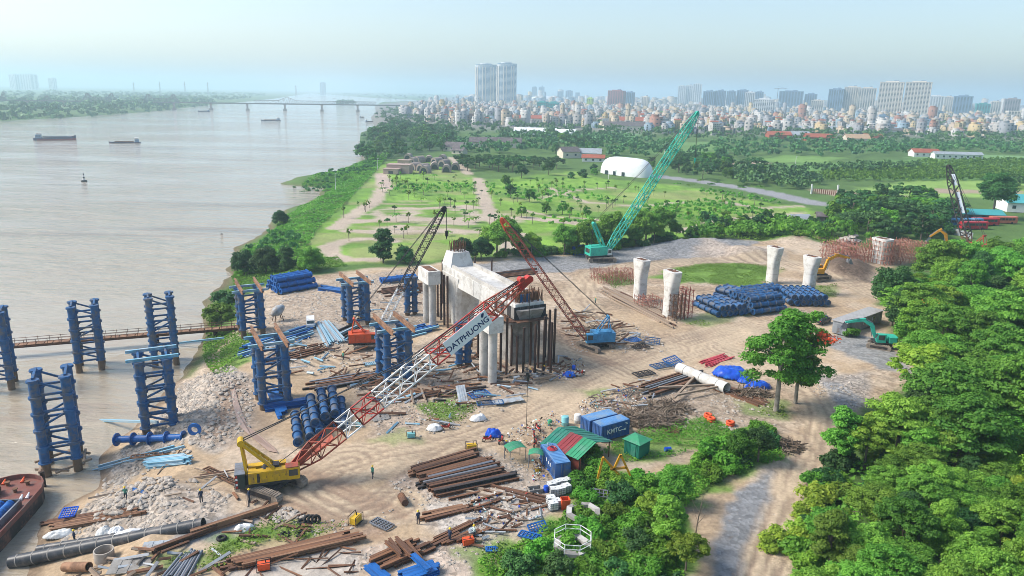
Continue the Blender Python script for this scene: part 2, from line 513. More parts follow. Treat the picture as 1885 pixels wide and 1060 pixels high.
 # fields
 for pl, c in [([(1560, 352), (1700, 328), (1885, 336), (1990, 345), (1990, 372), (1885, 366), (1700, 362)], (0.23, 0.36, 0.085)), ([(1380, 312), (1480, 298), (1560, 300), (1700, 292), (2000, 300), (2000, 332), (1660, 332), (1500, 328)], (0.12, 0.24, 0.06)),
                  ([(1360, 296), (1440, 285), (1560, 290), (1500, 300)], (0.16, 0.28, 0.07)), ([(1040, 250), (1130, 240), (1180, 248), (1120, 262)], (0.14, 0.28, 0.12)), ([(1660, 290), (1800, 285), (2000, 290), (2000, 296)], (0.17, 0.30, 0.11)),
                  ([(1150, 262), (1340, 262), (1350, 280), (1200, 285)], (0.13, 0.24, 0.07))]:
  w = soft(pix_poly(pl), 5, 7); lay(w, c, 0.5); zone[w > 0.5] = 5
 for pl in ([(1480, 347), (1560, 352), (1690, 362), (1690, 366), (1540, 362)], [(1700, 347), (1885, 352), (1885, 357), (1720, 356)], [(1340, 300), (1400, 296), (1420, 302), (1350, 308)], [(1500, 395), (1590, 388), (1600, 396), (1530, 402)]):
  w = soft(pix_poly(pl), 3, 4); lay(w, (0.36, 0.28, 0.20))
 # grey asphalt lane beyond the dome
 w = line([(1185, 322), (1230, 327), (1290, 334), (1350, 343), (1420, 356), (1500, 374)], 7, 1.0, 1.0); lay(w, (0.27, 0.27, 0.28)); zone[w > 0.5] = 3
 # ------------------------------------------------------------ the yard
 yd = soft(YARD, 1.6, 2.6); yd = np.maximum(yd, soft(YARD_BANK, 1.5, 2) * (Z > -5))
 zone[yd > 0.5] = 1; rough[:, 1] *= (1 - yd)
 lay(yd, (0.42, 0.312, 0.202), 0.4)
 lay(yd * sstep(0.46, 0.62, nC) * 0.65, (0.31, 0.235, 0.17))
 lay(yd * sstep(0.52, 0.68, nA) * 0.5, (0.50, 0.42, 0.33))
 rough[:, 0] = yd * (0.25 + 0.5 * sstep(0.45, 0.65, nC))
 def rub(pl, c=(0.40, 0.345, 0.285), k=1.0, z=0.0, dark=0.35):
  w = soft(pix_poly(pl, z), 1.2, 2.4) * k
  lay(w, c, 0.5, nB); lay(w * sstep(0.5, 0.62, nB) * dark, (0.26, 0.20, 0.155))
  rough[:, 0] = np.maximum(rough[:, 0], w)
 rub([(330, 690), (420, 670), (470, 720), (460, 800), (400, 850), (330, 830), (260, 850), (180, 930), (95, 985), (172, 900), (190, 850), (262, 776)], z=-1.5)
 rub([(95, 985), (180, 930), (350, 905), (430, 930), (390, 980), (200, 990), (110, 1000)], z=-1)
 rub([(655, 1000), (760, 960), (870, 890), (760, 860), (720, 885), (740, 930), (690, 950), (650, 985), (640, 1060), (880, 1060), (830, 1000)], (0.44, 0.36, 0.29))
 rub([(440, 545), (760, 490), (800, 600), (640, 700), (470, 660), (430, 610)], (0.39, 0.32, 0.25), 0.7)
 rub([(640, 700), (800, 620), (1010, 690), (1000, 710), (900, 770), (760, 800), (690, 800)], (0.36, 0.29, 0.225), 0.85)
 rub([(1060, 740), (1200, 690), (1400, 720), (1440, 790), (1250, 790), (1100, 770)], (0.35, 0.285, 0.22), 0.8)
 rub([(1330, 450), (1440, 455), (1440, 485), (1340, 478)], (0.47, 0.40, 0.33), 0.7)
 rub([(1480, 690), (1590, 690), (1600, 740), (1560, 760), (1500, 730)], (0.30, 0.27, 0.24), 0.9)
 rub([(760, 850), (900, 820), (1000, 870), (1060, 900), (1000, 960), (870, 1030), (760, 950)], (0.42, 0.36, 0.30), 0.7)
 # dark spoil by the yellow excavator, damp bank
 w = soft(pix_poly([(1490, 490), (1540, 478), (1600, 495), (1600, 520), (1530, 512)]), 2, 2.5); lay(w, (0.16, 0.115, 0.085), 0.5, nB)
 w = soft(pix_poly([(1440, 440), (1540, 432), (1545, 442), (1470, 450)]), 2, 2); lay(w, (0.26, 0.18, 0.13))
 w = soft(pix_poly([(390, 800), (430, 700), (460, 690), (500, 800), (540, 860), (480, 850)]), 1.5, 2); lay(w * 0.5, (0.30, 0.22, 0.16))
 # grey stone aggregate
 for pl, c in [([(870, 488), (930, 480), (1050, 470), (1150, 455), (1260, 440), (1330, 437), (1400, 444), (1370, 458), (1330, 470), (1230, 476), (1150, 484), (1050, 500), (960, 505), (880, 500)], (0.235, 0.235, 0.235)),
                  ([(1500, 626), (1540, 606), (1610, 620), (1650, 650), (1690, 690), (1620, 682), (1560, 655)], (0.25, 0.25, 0.245)), ([(1500, 700), (1545, 705), (1590, 735), (1560, 750), (1520, 728)], (0.27, 0.265, 0.26)),
                  ([(1396, 870), (1455, 840), (1440, 905), (1412, 955), (1385, 1005), (1370, 1300), (1290, 1300), (1304, 1000), (1336, 930)], (0.215, 0.22, 0.225)), ([(1478, 905), (1502, 880), (1510, 930), (1470, 960)], (0.25, 0.25, 0.25)),
                  ([(330, 975), (460, 935), (480, 960), (400, 1000), (330, 1010)], (0.24, 0.235, 0.23)), ([(540, 600), (620, 590), (680, 620), (600, 630)], (0.33, 0.31, 0.28))]:
  w = soft(pix_poly(pl), 0.8, 1.6, 75, 0.3); lay(w, c, 0.35, nB); zone[(w > 0.5) & (zone != 0)] = 3; rough[:, 0] = np.maximum(rough[:, 0], w * 0.6)
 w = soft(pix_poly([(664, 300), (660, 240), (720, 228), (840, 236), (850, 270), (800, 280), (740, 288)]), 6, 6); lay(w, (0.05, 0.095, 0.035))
 w = soft(pix_poly([(1290, 445), (1400, 470), (1330, 478), (1280, 470)]), 2, 2); lay(w * 0.7, (0.42, 0.34, 0.27))
 # pale sand of the haul roads, with wheel ruts along them
 for pts, ww in [([(1640, 575), (1600, 585), (1520, 600), (1400, 600), (1320, 620), (1230, 650), (1130, 690), (1030, 735), (940, 775), (860, 800), (760, 830), (660, 850), (580, 880)], 5.2),
     ([(1610, 545), (1580, 528), (1530, 518), (1470, 490), (1430, 478), (1300, 478), (1180, 490), (1090, 510), (1060, 545), (1090, 585), (1160, 620), (1240, 640)], 3.6),
     ([(1430, 690), (1480, 715), (1506, 745), (1512, 780), (1488, 840), (1458, 905), (1432, 975), (1405, 1060), (1390, 1200)], 2.3),
     ([(1330, 640), (1420, 670), (1480, 715)], 3.6), ([(640, 850), (560, 900), (640, 940), (720, 930)], 4.0), ([(560, 640), (640, 680), (740, 700)], 3.0), ([(1010, 640), (1100, 660), (1160, 690)], 3.4)]:
  P = pix_poly(pts)
  d = seg_dist(X, Yv, P, False)
  w = 1 - sstep(ww - 0.8, ww + 1.2, d + (fbm(X * 0.25, Yv * 0.25, 83, 3) - 0.5) * 2.4)
  lay(w, (0.49, 0.385, 0.265), 0.25)
  zone[(w > 0.5) & (yd > 0.5)] = 2
  rough[:, 0] *= (1 - w * 0.8)
  rut = 0.5 + 0.5 * np.sin(d * 4.2 + 2.5 * fbm(X * 0.12, Yv * 0.12, 87, 2))
  rut = w * sstep(0.55, 0.95, rut) * sstep(0.35, 0.6, fbm(X * 0.08, Yv * 0.08, 89, 3))
  lay(rut * 0.75, (0.27, 0.20, 0.145)); rough[:, 2] = np.maximum(rough[:, 2], rut)
  Z -= rut * 0.06
 w = soft(pix_poly([(1500, 500), (1540, 482), (1600, 492), (1600, 512), (1545, 514)]), 2, 2.5); lay(w, (0.135, 0.095, 0.07), 0.5, nB)
 # damp tracks of the crane
 for pts in ([(560, 870), (640, 905), (740, 950)], [(520, 930), (600, 960), (690, 985)], [(390, 800), (420, 740), (430, 710)], [(1020, 600), (1080, 650), (1130, 670)], [(640, 650), (690, 640), (740, 645)]):
  w = line(pts, 1.4, 0.8, 0.8); lay(w * 0.6, (0.29, 0.19, 0.13))
 # paired wheel marks
 for pts in ([(1620, 560), (1500, 590), (1330, 610), (1200, 645), (1060, 705), (960, 760), (840, 805), (700, 840), (600, 870)], [(1600, 550), (1480, 575), (1350, 590), (1210, 630), (1120, 670), (1020, 720), (930, 765), (800, 800)], [(1600, 530), (1540, 515), (1440, 482), (1310, 480), (1180, 492), (1090, 515), (1075, 560), (1150, 610), (1260, 628), (1400, 600)],
    [(1440, 690), (1490, 722), (1512, 765), (1490, 835), (1455, 905), (1430, 975), (1400, 1060), (1390, 1150)], [(620, 870), (560, 905), (600, 940), (680, 930), (740, 880), (800, 840)], [(560, 650), (640, 680), (760, 690)], [(1110, 655), (1060, 640), (1030, 610), (1010, 580)], [(1160, 660), (1100, 668), (1060, 700), (1000, 730)],
    [(400, 800), (425, 760), (430, 715), (420, 690)], [(640, 960), (700, 930), (760, 870), (850, 815)], [(520, 560), (640, 540), (700, 560), (740, 545)], [(1540, 640), (1600, 670), (1650, 665)], [(330, 900), (420, 890), (520, 930), (640, 960)], [(1300, 740), (1400, 770), (1470, 800), (1490, 840)]):
  d = seg_dist(X, Yv, pix_poly(pts), False); n2 = fbm(X * 0.1, Yv * 0.1, 85, 3); d = d + (n2 - 0.5) * 1.2
  w = np.maximum(1 - sstep(0.15, 0.42, np.abs(d - 0.95)), (1 - sstep(0.1, 0.3, np.abs(d - 2.2))) * 0.6) * sstep(0.3, 0.55, fbm(X * 0.06, Yv * 0.06, 97, 3)) * yd
  lay(w * 0.65, (0.25, 0.185, 0.135)); Z -= w * 0.08
 # green growing back in the yard
 for pl, k in [([(1190, 512), (1230, 498), (1300, 484), (1390, 486), (1440, 498), (1420, 512), (1400, 530), (1300, 522), (1240, 520)], 1), ([(1100, 505), (1140, 500), (1180, 520), (1130, 530)], 0.8),
                  ([(1450, 530), (1540, 525), (1540, 545), (1500, 552)], 0.6), ([(395, 640), (430, 605), (480, 620), (470, 660), (410, 680)], 0.9), ([(1230, 590), (1330, 570), (1380, 575), (1300, 600)], 0.6),
                  ([(775, 745), (830, 725), (880, 745), (850, 775), (790, 775)], 0.9), ([(455, 975), (500, 955), (560, 970), (640, 965), (600, 990), (520, 1005), (430, 1000)], 1), ([(380, 1010), (460, 985), (470, 1010), (400, 1040)], 0.9),
                  ([(1110, 830), (1150, 800), (1220, 785), (1300, 770), (1340, 790), (1330, 815), (1230, 835), (1160, 850), (1120, 845)], 0.9), ([(1040, 880), (1100, 850), (1180, 880), (1290, 840), (1350, 790), (1410, 775), (1450, 850), (1395, 864), (1310, 895), (1262, 940), (1262, 1300), (900, 1300), (870, 1040), (960, 1000), (1030, 950)], 1),
                  ([(1370, 740), (1440, 740), (1450, 770), (1380, 760)], 0.6), ([(690, 810), (740, 790), (760, 810), (720, 825)], 0.5), ([(845, 1020), (920, 1000), (960, 1020), (880, 1060)], 0.8), ([(1060, 722), (1120, 712), (1130, 730), (1080, 740)], 0.7), ([(270, 1040), (350, 1020), (420, 1010), (430, 1040), (300, 1075)], 0.8)]:
  w = soft(pix_poly(pl), 1.0, 3.0, 77, 0.25) * k
  lay(w, (0.135, 0.235, 0.045), 0.7, nB); rough[:, 1] = np.maximum(rough[:, 1], w); rough[:, 0] *= (1 - w)
 # pale concrete working slabs
 for pl in ([(430, 1035), (640, 1000), (660, 1015), (660, 1060), (400, 1100)], [(780, 930), (960, 895), (1010, 930), (980, 960), (820, 985)]):
  w = soft(pix_poly(pl), 0.3, 0.6); lay(w * 0.8, (0.46, 0.42, 0.37), 0.25)
 # the wet foot of the bank
 wet = sstep(-3.1, -3.9, Z) * sstep(600, 300, dist); lay(wet * 0.8, (0.16, 0.115, 0.08))
 # ------------------------------------------------------------ mesh
 idx = np.arange(na * nr).reshape(nr, na)
 f = np.stack([idx[:-1, :-1], idx[1:, :-1], idx[1:, 1:], idx[:-1, 1:]], -1).reshape(-1, 4)
 wrap = np.stack([idx[:-1, -1], idx[1:, -1], idx[1:, 0], idx[:-1, 0]], -1)
 f = np.concatenate([f, wrap])
 f = f[:, ::-1]
 V = np.stack([X, Yv, Z], -1)
 fz = zone[f[:, 0]]
 under = (Z[f].max(1) < -6.2)
 f, fz = f[~under | (fz >= 0)], fz[~under | (fz >= 0)]
 for k, nm in enumerate(['ground', 'construction_yard', 'dirt_road', 'gravel_road', 'park_lawn', 'field']):
  ff = f[fz == k]
  if not len(ff): continue
  u, inv = np.unique(ff, return_inverse=True)
  me = mesh_np(nm, V[u], inv.reshape(ff.shape), ground_material(), smooth=True)
  ca = me.color_attributes.new('Col', 'FLOAT_COLOR', 'POINT')
  ca.data.foreach_set('color', np.concatenate([colr[u], np.ones((len(u), 1))], 1).astype(np.float32).ravel())
  cb = me.color_attributes.new('Zone', 'FLOAT_COLOR', 'POINT')
  cb.data.foreach_set('color', rough[u].astype(np.float32).ravel())
  tag(obj(nm, me), kind='structure')

def ground_material():
 if 'ground' in MATS: return MATS['ground']
 m = bpy.data.materials.new('ground'); m.use_nodes = True
 N = m.node_tree.nodes; L = m.node_tree.links
 b = N['Principled BSDF']; b.inputs['Roughness'].default_value = 0.95; b.inputs['Specular IOR Level'].default_value = 0.15
 ca = N.new('ShaderNodeVertexColor'); ca.layer_name = 'Col'
 cz = N.new('ShaderNodeVertexColor'); cz.layer_name = 'Zone'
 sp = N.new('ShaderNodeSeparateColor'); L.new(cz.outputs[0], sp.inputs[0])
 geo = N.new('ShaderNodeNewGeometry')
 def noise(s, d=6, r=0.65):
  n = N.new('ShaderNodeTexNoise'); n.inputs['Scale'].default_value = s; n.inputs['Detail'].default_value = d; n.inputs['Roughness'].default_value = r
  L.new(geo.outputs['Position'], n.inputs['Vector']); return n.outputs['Fac']
 def rng_(x, a, bb, c, d):
  k = N.new('ShaderNodeMapRange'); k.inputs[1].default_value = a; k.inputs[2].default_value = bb; k.inputs[3].default_value = c; k.inputs[4].default_value = d
  L.new(x, k.inputs[0]); return k.outputs[0]
 def mix(f, a, bcol, blend='MIX'):
  k = N.new('ShaderNodeMix'); k.data_type = 'RGBA'; k.blend_type = blend
  if isinstance(f, float): k.inputs[0].default_value = f
  else: L.new(f, k.inputs[0])
  L.new(a, k.inputs[6])
  if isinstance(bcol, tuple): k.inputs[7].default_value = (*bcol, 1)
  else: L.new(bcol, k.inputs[7])
  return k.outputs[2]
 def math_(op, a, bb):
  k = N.new('ShaderNodeMath'); k.operation = op
  for i, v in enumerate((a, bb)):
   if isinstance(v, (int, float)): k.inputs[i].default_value = v
   else: L.new(v, k.inputs[i])
  return k.outputs[0]
 c = ca.outputs[0]
 fine = noise(1.7, 8, 0.7)
 c = mix(1.0, c, rng_(fine, 0.28, 0.72, 0.72, 1.25), 'MULTIPLY')
 # stones and lumps in rubble
 vo = N.new('ShaderNodeTexVoronoi'); vo.inputs['Scale'].default_value = 1.6; vo.inputs['Randomness'].default_value = 1.0
 L.new(geo.outputs['Position'], vo.inputs['Vector'])
 spv = N.new('ShaderNodeSeparateColor'); L.new(vo.outputs['Color'], spv.inputs[0])
 stone = rng_(spv.outputs[0], 0.0, 1.0, 0.62, 1.38)
 c = mix(sp.outputs[0], c, mix(1.0, c, stone, 'MULTIPLY'))
 # grass blades
 gn = noise(3.5, 4, 0.8)
 c = mix(sp.outputs[1], c, mix(1.0, c, rng_(gn, 0.3, 0.7, 0.55, 1.45), 'MULTIPLY'))
 # brown litter and pale scuffs
 lit = noise(0.55, 9, 0.75)
 yfac = math_('SUBTRACT', 1.0, sp.outputs[1])
 c = mix(math_('MULTIPLY', yfac, rng_(lit, 0.58, 0.68, 0.0, 0.45)), c, (0.24, 0.17, 0.12))
 c = mix(math_('MULTIPLY', yfac, rng_(noise(0.9, 9, 0.75), 0.60, 0.70, 0.0, 0.45)), c, (0.58, 0.51, 0.43))
 L.new(c, b.inputs['Base Color'])
 hgt = math_('ADD', math_('MULTIPLY', fine, 0.5), math_('MULTIPLY', math_('MULTIPLY', vo.outputs['Distance'], sp.outputs[0]), 0.8))
 bp = N.new('ShaderNodeBump'); bp.inputs['Strength'].default_value = 0.55; bp.inputs['Distance'].default_value = 0.25
 L.new(hgt, bp.inputs['Height']); L.new(bp.outputs[0], b.inputs['Normal'])
 MATS['ground'] = m
 return m
make_terrain()

# ------------------------------------------------------------------ the river
def water_material():
 m = bpy.data.materials.new('silty_water'); m.use_nodes = True
 N = m.node_tree.nodes; L = m.node_tree.links
 b = N['Principled BSDF']
 b.inputs['Roughness'].default_value = 0.07
 b.inputs['IOR'].default_value = 1.33
 b.inputs['Specular IOR Level'].default_value = 0.9
 geo = N.new('ShaderNodeNewGeometry')
 mp = N.new('ShaderNodeMapping'); mp.inputs['Rotation'].default_value = (0, 0, R(18)); mp.inputs['Scale'].default_value = (0.35, 1.0, 1.0)
 L.new(geo.outputs['Position'], mp.inputs['Vector'])
 def noise(s, d, r, vec):
  n = N.new('ShaderNodeTexNoise'); n.inputs['Scale'].default_value = s; n.inputs['Detail'].default_value = d; n.inputs['Roughness'].default_value = r
  L.new(vec, n.inputs['Vector']); return n.outputs['Fac']
 big = noise(0.012, 5, 0.6, mp.outputs[0])
 rp = noise(0.55, 5, 0.62, mp.outputs[0])
 rp2 = noise(0.08, 4, 0.6, mp.outputs[0])
 cr = N.new('ShaderNodeMix'); cr.data_type = 'RGBA'
 cr.inputs[6].default_value = (0.325, 0.262, 0.182, 1); cr.inputs[7].default_value = (0.45, 0.388, 0.295, 1)
 L.new(big, cr.inputs[0])
 mp2 = N.new('ShaderNodeMapping'); mp2.inputs['Rotation'].default_value = (0, 0, R(24)); mp2.inputs['Scale'].default_value = (0.12, 1.0, 1.0)
 L.new(geo.outputs['Position'], mp2.inputs['Vector'])
 sk = N.new('ShaderNodeMapRange'); sk.inputs[1].default_value = 0.56; sk.inputs[2].default_value = 0.66; sk.inputs[4].default_value = 0.7
 L.new(noise(0.035, 8, 0.72, mp2.outputs[0]), sk.inputs[0])
 c2 = N.new('ShaderNodeMix'); c2.data_type = 'RGBA'; c2.inputs[7].default_value = (0.22, 0.165, 0.125, 1)
 L.new(sk.outputs[0], c2.inputs[0]); L.new(cr.outputs[2], c2.inputs[6]); L.new(c2.outputs[2], b.inputs['Base Color'])
 mr = N.new('ShaderNodeMapRange'); mr.inputs[1].default_value = 0.42; mr.inputs[2].default_value = 0.62; mr.inputs[3].default_value = 0.16; mr.inputs[4].default_value = 0.75
 L.new(big, mr.inputs[0])
 ad = N.new('ShaderNodeMath'); ad.operation = 'MULTIPLY_ADD'; ad.inputs[1].default_value = 4.0
 L.new(rp2, ad.inputs[0]); L.new(rp, ad.inputs[2])
 bp = N.new('ShaderNodeBump'); bp.inputs['Distance'].default_value = 1.7
 L.new(mr.outputs[0], bp.inputs['Strength']); L.new(ad.outputs[0], bp.inputs['Height']); L.new(bp.outputs[0], b.inputs['Normal'])
 return m
_w = MB()
_wp = [(x, y) for x, y in SHORE]
_w.add([(-40000, -3000, WATER_Z), (6000, -3000, WATER_Z), (6000, 42000, WATER_Z), (-40000, 42000, WATER_Z)], [(0, 1, 2, 3)])
tag(_w.build('river', water_material()), 'wide silty brown river reflecting the pale sky', kind='structure')

# ------------------------------------------------------------------ humid air
def haze_box():
 m = bpy.data.materials.new('humid_air'); m.use_nodes = True
 N = m.node_tree.nodes; L = m.node_tree.links
 N.remove(N['Principled BSDF'])
 v = N.new('ShaderNodeVolumePrincipled')
 v.inputs['Color'].default_value = (0.66, 0.885, 1.0, 1)
 v.inputs['Density'].default_value = HAZE_DENSITY
 v.inputs['Anisotropy'].default_value = 0.25
 L.new(v.outputs[0], N['Material Output'].inputs['Volume'])
 b = MB(); b.box((0, 0, 100), (130000, 130000, 215))
 o = b.build('haze', m)
 tag(o, 'bluish humid haze over the river and city', kind='stuff')
 o.location = (0, 0, 0)
haze_box()

# ================================================================== BRIDGE WORKS
M_BLUE = mat('blue_paint', (0.022, 0.10, 0.25), 0.55, 0.0, 0.45, 0.8, (0.115, 0.12, 0.135), 0.42)
M_BLUE2 = mat('bright_blue_paint', (0.018, 0.125, 0.40), 0.4, 0.0, 0.3, 0.8, (0.02, 0.07, 0.2), 0.3)
M_CYAN = mat('pale_blue_steel', (0.19, 0.42, 0.55), 0.5, 0.0, 0.35, 1.0, (0.42, 0.50, 0.55), 0.45)
M_RUST = mat('rusty_steel', (0.115, 0.062, 0.042), 0.85, 0.0, 0.45, 1.0, (0.22, 0.105, 0.055), 0.45)
M_RUST2 = mat('brown_beam_steel', (0.30, 0.165, 0.095), 0.8, 0.0, 0.4, 0.9, (0.16, 0.085, 0.05), 0.5)
M_DARK = mat('dark_steel', (0.045, 0.042, 0.045), 0.6, 0.2, 0.4, 1.2, (0.12, 0.08, 0.06), 0.3)
M_PILE = mat('pile_steel', (0.055, 0.032, 0.026), 0.8, 0.0, 0.4, 0.8, (0.13, 0.07, 0.05), 0.4)
M_MUD = mat('muddy_pile', (0.17, 0.115, 0.075), 0.8, 0.0, 0.4, 0.8)
M_CONC = mat('concrete', (0.52, 0.50, 0.46), 0.85, 0.0, 0.22, 0.35, (0.34, 0.32, 0.29), 0.35, 0.25, 1.5)
M_CONC2 = mat('pale_concrete', (0.66, 0.65, 0.61), 0.85, 0.0, 0.2, 0.3, (0.46, 0.44, 0.40), 0.45, 0.2, 1.5)
M_GREYC = mat('weathered_shaded_concrete', (0.30, 0.285, 0.26), 0.9, 0.0, 0.3, 0.4, (0.18, 0.165, 0.15), 0.4, 0.3, 2)
M_TIMB = mat('weathered_timber', (0.36, 0.28, 0.21), 0.9, 0.0, 0.4, 1.5, (0.22, 0.16, 0.115), 0.5)
M_GREYS = mat('grey_steel', (0.22, 0.24, 0.27), 0.5, 0.3, 0.35, 1.0, (0.15, 0.11, 0.09), 0.3)
M_BLACK = mat('black_rubber', (0.022, 0.022, 0.024), 0.75, 0.0, 0.3, 2)
M_WHITE = mat('white_paint', (0.74, 0.75, 0.74), 0.5, 0.0, 0.15, 0.8, (0.5, 0.47, 0.42), 0.25)
M_RED = mat('red_paint', (0.50, 0.045, 0.035), 0.5, 0.0, 0.35, 0.8, (0.26, 0.05, 0.035), 0.4)
AX = R(27.5)                                   # direction of the bridge line
ax = Vector((math.cos(AX), math.sin(AX), 0)); tr = Vector((-math.sin(AX), math.cos(AX), 0))

# ---- blue trestle towers
def trestle(loc, ztop, label, water=False, nx=2, ny=2, sx=3.7, sy=4.3, segs=5, beams=None, zbase=None, rz=AX):
 t = thing('trestle_tower', label, 'trestle', loc, rz, 'blue trestle towers along the bridge line')
 z0 = loc[2]; foot = 0.0
 low = (2.0 if water else 0.8)
 H = ztop - z0
 xs = [(i - (nx - 1) / 2) * sx for i in range(nx)]; ys = [(j - (ny - 1) / 2) * sy for j in range(ny)]
 seg = (H - low) / segs
 lev = [low + k * seg for k in range(segs + 1)]
 for x in xs:
  for y in ys:
   c = MB(); c.cyl((x, y, low), (x, y, H), 0.62, n=14)
   for k, z in enumerate(lev):
    c.cyl((x, y, z - 0.16 if k else z), (x, y, z + 0.16 if k < segs else z), 0.84, n=14)
    if 0 < k < segs or k == 0:
     for a in range(6):
      an = a * math.pi / 3
      ca, sa = math.cos(an), math.sin(an)
      c.bar((x + ca * 0.6, y + sa * 0.6, z + 0.16), (x + ca * 0.52, y + sa * 0.52, z + 0.55), 0.05, 0.12, up=(ca, sa, 0))
   c.cyl((x, y, H), (x, y, H + 0.12), 0.78, n=14)
   co = obj('column', smooth_by_angle(c.mesh('column', M_BLUE)), t)
   p = MB(); p.cyl((x, y, -4 if water else -1.0), (x, y, low), 0.56, n=12)
   obj('pile_foot', smooth_by_angle(p.mesh('pile_foot', M_MUD)), t)
 def side(a, b, X=True):
  for k, z in enumerate(lev[:-1] if X else lev):
   m = MB(); m.bar((*a, z + 0.2), (*b, z + 0.2), 0.3, 0.3)
   m.build('cross_brace', M_BLUE, t)
  if X:
   for k in range(0, segs, 2):
    m = MB()
    p, q = (a, b) if k % 4 else (b, a)
    m.bar((*p, lev[k] + 0.4), (*q, lev[k + 1] - 0.1), 0.26, 0.26)
    m.build('diagonal_brace', M_BLUE, t)
 for y in ys:
  for i in range(nx - 1): side((xs[i], y), (xs[i + 1], y))
 for x in xs:
  for j in range(ny - 1): side((x, ys[j]), (x, ys[j + 1]), False)
 if beams:
  for y in ys:
   m = MB(); m.ibeam((-sx / 2 - 1.6, y, H + 0.35), (sx / 2 + 1.6, y, H + 0.35), 0.4, 0.45)
   m.build('cap_beam', M_CYAN, t)
  if 'brown' in beams:
   for x in xs:
    m = MB(); m.ibeam((x, -5.6, H + 0.95), (x, 5.4, H + 0.95), 0.42, 0.75, 0.06)
    m.build('top_beam', M_RUST2, t)
 return t
def base(px, py, z): 
 p = G(px, py, z); return Vector((p.x, p.y, z))
trestle(base(2, 712, WATER_Z), 10.0, 'blue trestle tower standing in the river, cut by the photo edge', True)
trestle(base(168, 676, WATER_Z), 8.6, 'blue trestle tower in the river astride the rusty walkway', True)
trestle(base(305, 668, WATER_Z), 9.6, 'slender blue trestle tower in the river where the walkway nears the bank', True, sy=3.6)
trestle(base(118, 858, WATER_Z), 10.0, 'nearest blue trestle tower in the river, just beyond the barge', True)
trestle(base(294, 782, -1.2), 9.8, 'blue trestle tower at the rubble shoreline with pale blue beams on top', beams='cyan', zbase=-1)
trestle(base(463, 606, 0), 8.4, 'blue trestle tower with brown beams beside the grassy river bank', beams='brown', segs=4)
trestle(base(503, 738, 0), 9.9, 'blue trestle tower with brown beams above the cluster of upright pipes', beams='brown', segs=4)
trestle(base(656, 592, 0), 8.7, 'blue trestle tower with brown beams between the two blue pipe stacks', beams='brown', segs=4)
trestle(base(726, 697, 0), 9.2, 'blue trestle tower with brown beams behind the red and white boom', beams='brown', segs=4)
trestle(base(757, 580, 0), 8.6, 'narrow two-column blue trestle left of the twin-leg concrete bent', nx=2, ny=1, sx=1.7, segs=4)
trestle(base(853, 674, 0), 8.3, 'narrow two-column blue trestle behind the boom sign', nx=2, ny=1, sx=1.7, segs=4)

# ---- blue flanged pipes
def pipe_proto(L, r=0.55, n=5, fl=0.74, m=None):
 m = m or M_BLUE
 t = thing('flanged_pipe', 'blue flanged steel pipe', 'pipe', (0, 0, -500), 0, 'blue flanged pipes')
 b = MB(); b.pipe((-L / 2, 0, 0), (L / 2, 0, 0), r, 0.06, 16)
 b.cyl((-L / 2 + 0.35, 0, 0), (-L / 2 + 0.36, 0, 0), r - 0.06, n=16); b.cyl((L / 2 - 0.36, 0, 0), (L / 2 - 0.35, 0, 0), r - 0.06, n=16)
 obj('pipe_body', smooth_by_angle(b.mesh('pipe_body', m)), t)
 f = MB(); f.pipe((-0.11, 0, 0), (0.11, 0, 0), fl, fl - r + 0.02, 16)
 fm = smooth_by_angle(f.mesh('flange', m))
 for k in range(n):
  x = -L / 2 + 0.12 + (L - 0.24) * k / (n - 1)
  obj('flange', fm, t, (x, 0, 0))
 return t
PIPE = pipe_proto(9.6)
PIPE_B = pipe_proto(9.6, m=M_BLUE2)
_first = {}
def lay_pipe(proto, p, q, label, group, tilt=0.0):
 p, q = Vector(p), Vector(q); c = (p + q) / 2; a = math.atan2(q.y - p.y, q.x - p.x)
 if proto.name not in _first:
  copy_tree(proto, (0, 0, -500)) if False else None
  _first[proto.name] = 1
 o = copy_tree(proto, c, a, label, group=group)
 o.rotation_euler[1] = tilt
 return o
def stack(proto, a, b, n, layers, label, group, spread=1.5, zup=1.28, jitter=0.25, z=0.72, n_top=None):
 """pipes side by side, a and b the two ends of the front pipe on the ground; more go away from the viewer, then a layer on top"""
 a, b = Vector(a), Vector(b); d = (b - a); d.z = 0; d.normalize()
 s = Vector((-d.y, d.x, 0))
 if s.y < 0: s = -s
 L = 9.6; c = (a + b) / 2
 for l in range(layers):
  m = n - l if n_top is None else (n if l == 0 else n_top)
  for k in range(m):
   e = c + s * (spread * (k + 0.5 * l)) + d * rnd.uniform(-jitter, jitter)
   lay_pipe(proto, e - d * L / 2 + Vector((0, 0, z + zup * l)), e + d * L / 2 + Vector((0, 0, z + zup * l)), label, group)
stack(PIPE, G(1373, 581), G(1455, 570), 7, 3, 'blue flanged pipe in the big central stack between the white piers', 'central stack of blue pipes')
stack(PIPE, G(1272, 560), G(1331, 588), 6, 2, 'blue flanged pipe in the low stack beside the scaffolded white pier', 'low pipe stack by the scaffolded pier')
stack(PIPE, G(1420, 538), G(1464, 568), 7, 2, 'blue flanged pipe in the slanting stack at the foot of the farther white piers', 'slanting pipe stack by the rear piers')
stack(PIPE, G(1318, 548), G(1375, 562), 5, 2, 'blue flanged pipe lying askew against the central stack', 'pipes askew in the yard')
stack(PIPE, G(1378, 552), G(1446, 545), 4, 2, 'blue flanged pipe lying behind the central stack', 'pipes behind the central stack')
stack(PIPE_B, G(503, 544), G(592, 528), 5, 3, 'blue flanged pipe in the stack behind the riverside trestle', 'pipe stack by the river bank')
stack(PIPE_B, G(704, 522), G(766, 514), 2, 1, 'blue flanged pipe lying behind the narrow trestle', 'pipes behind the narrow trestle')
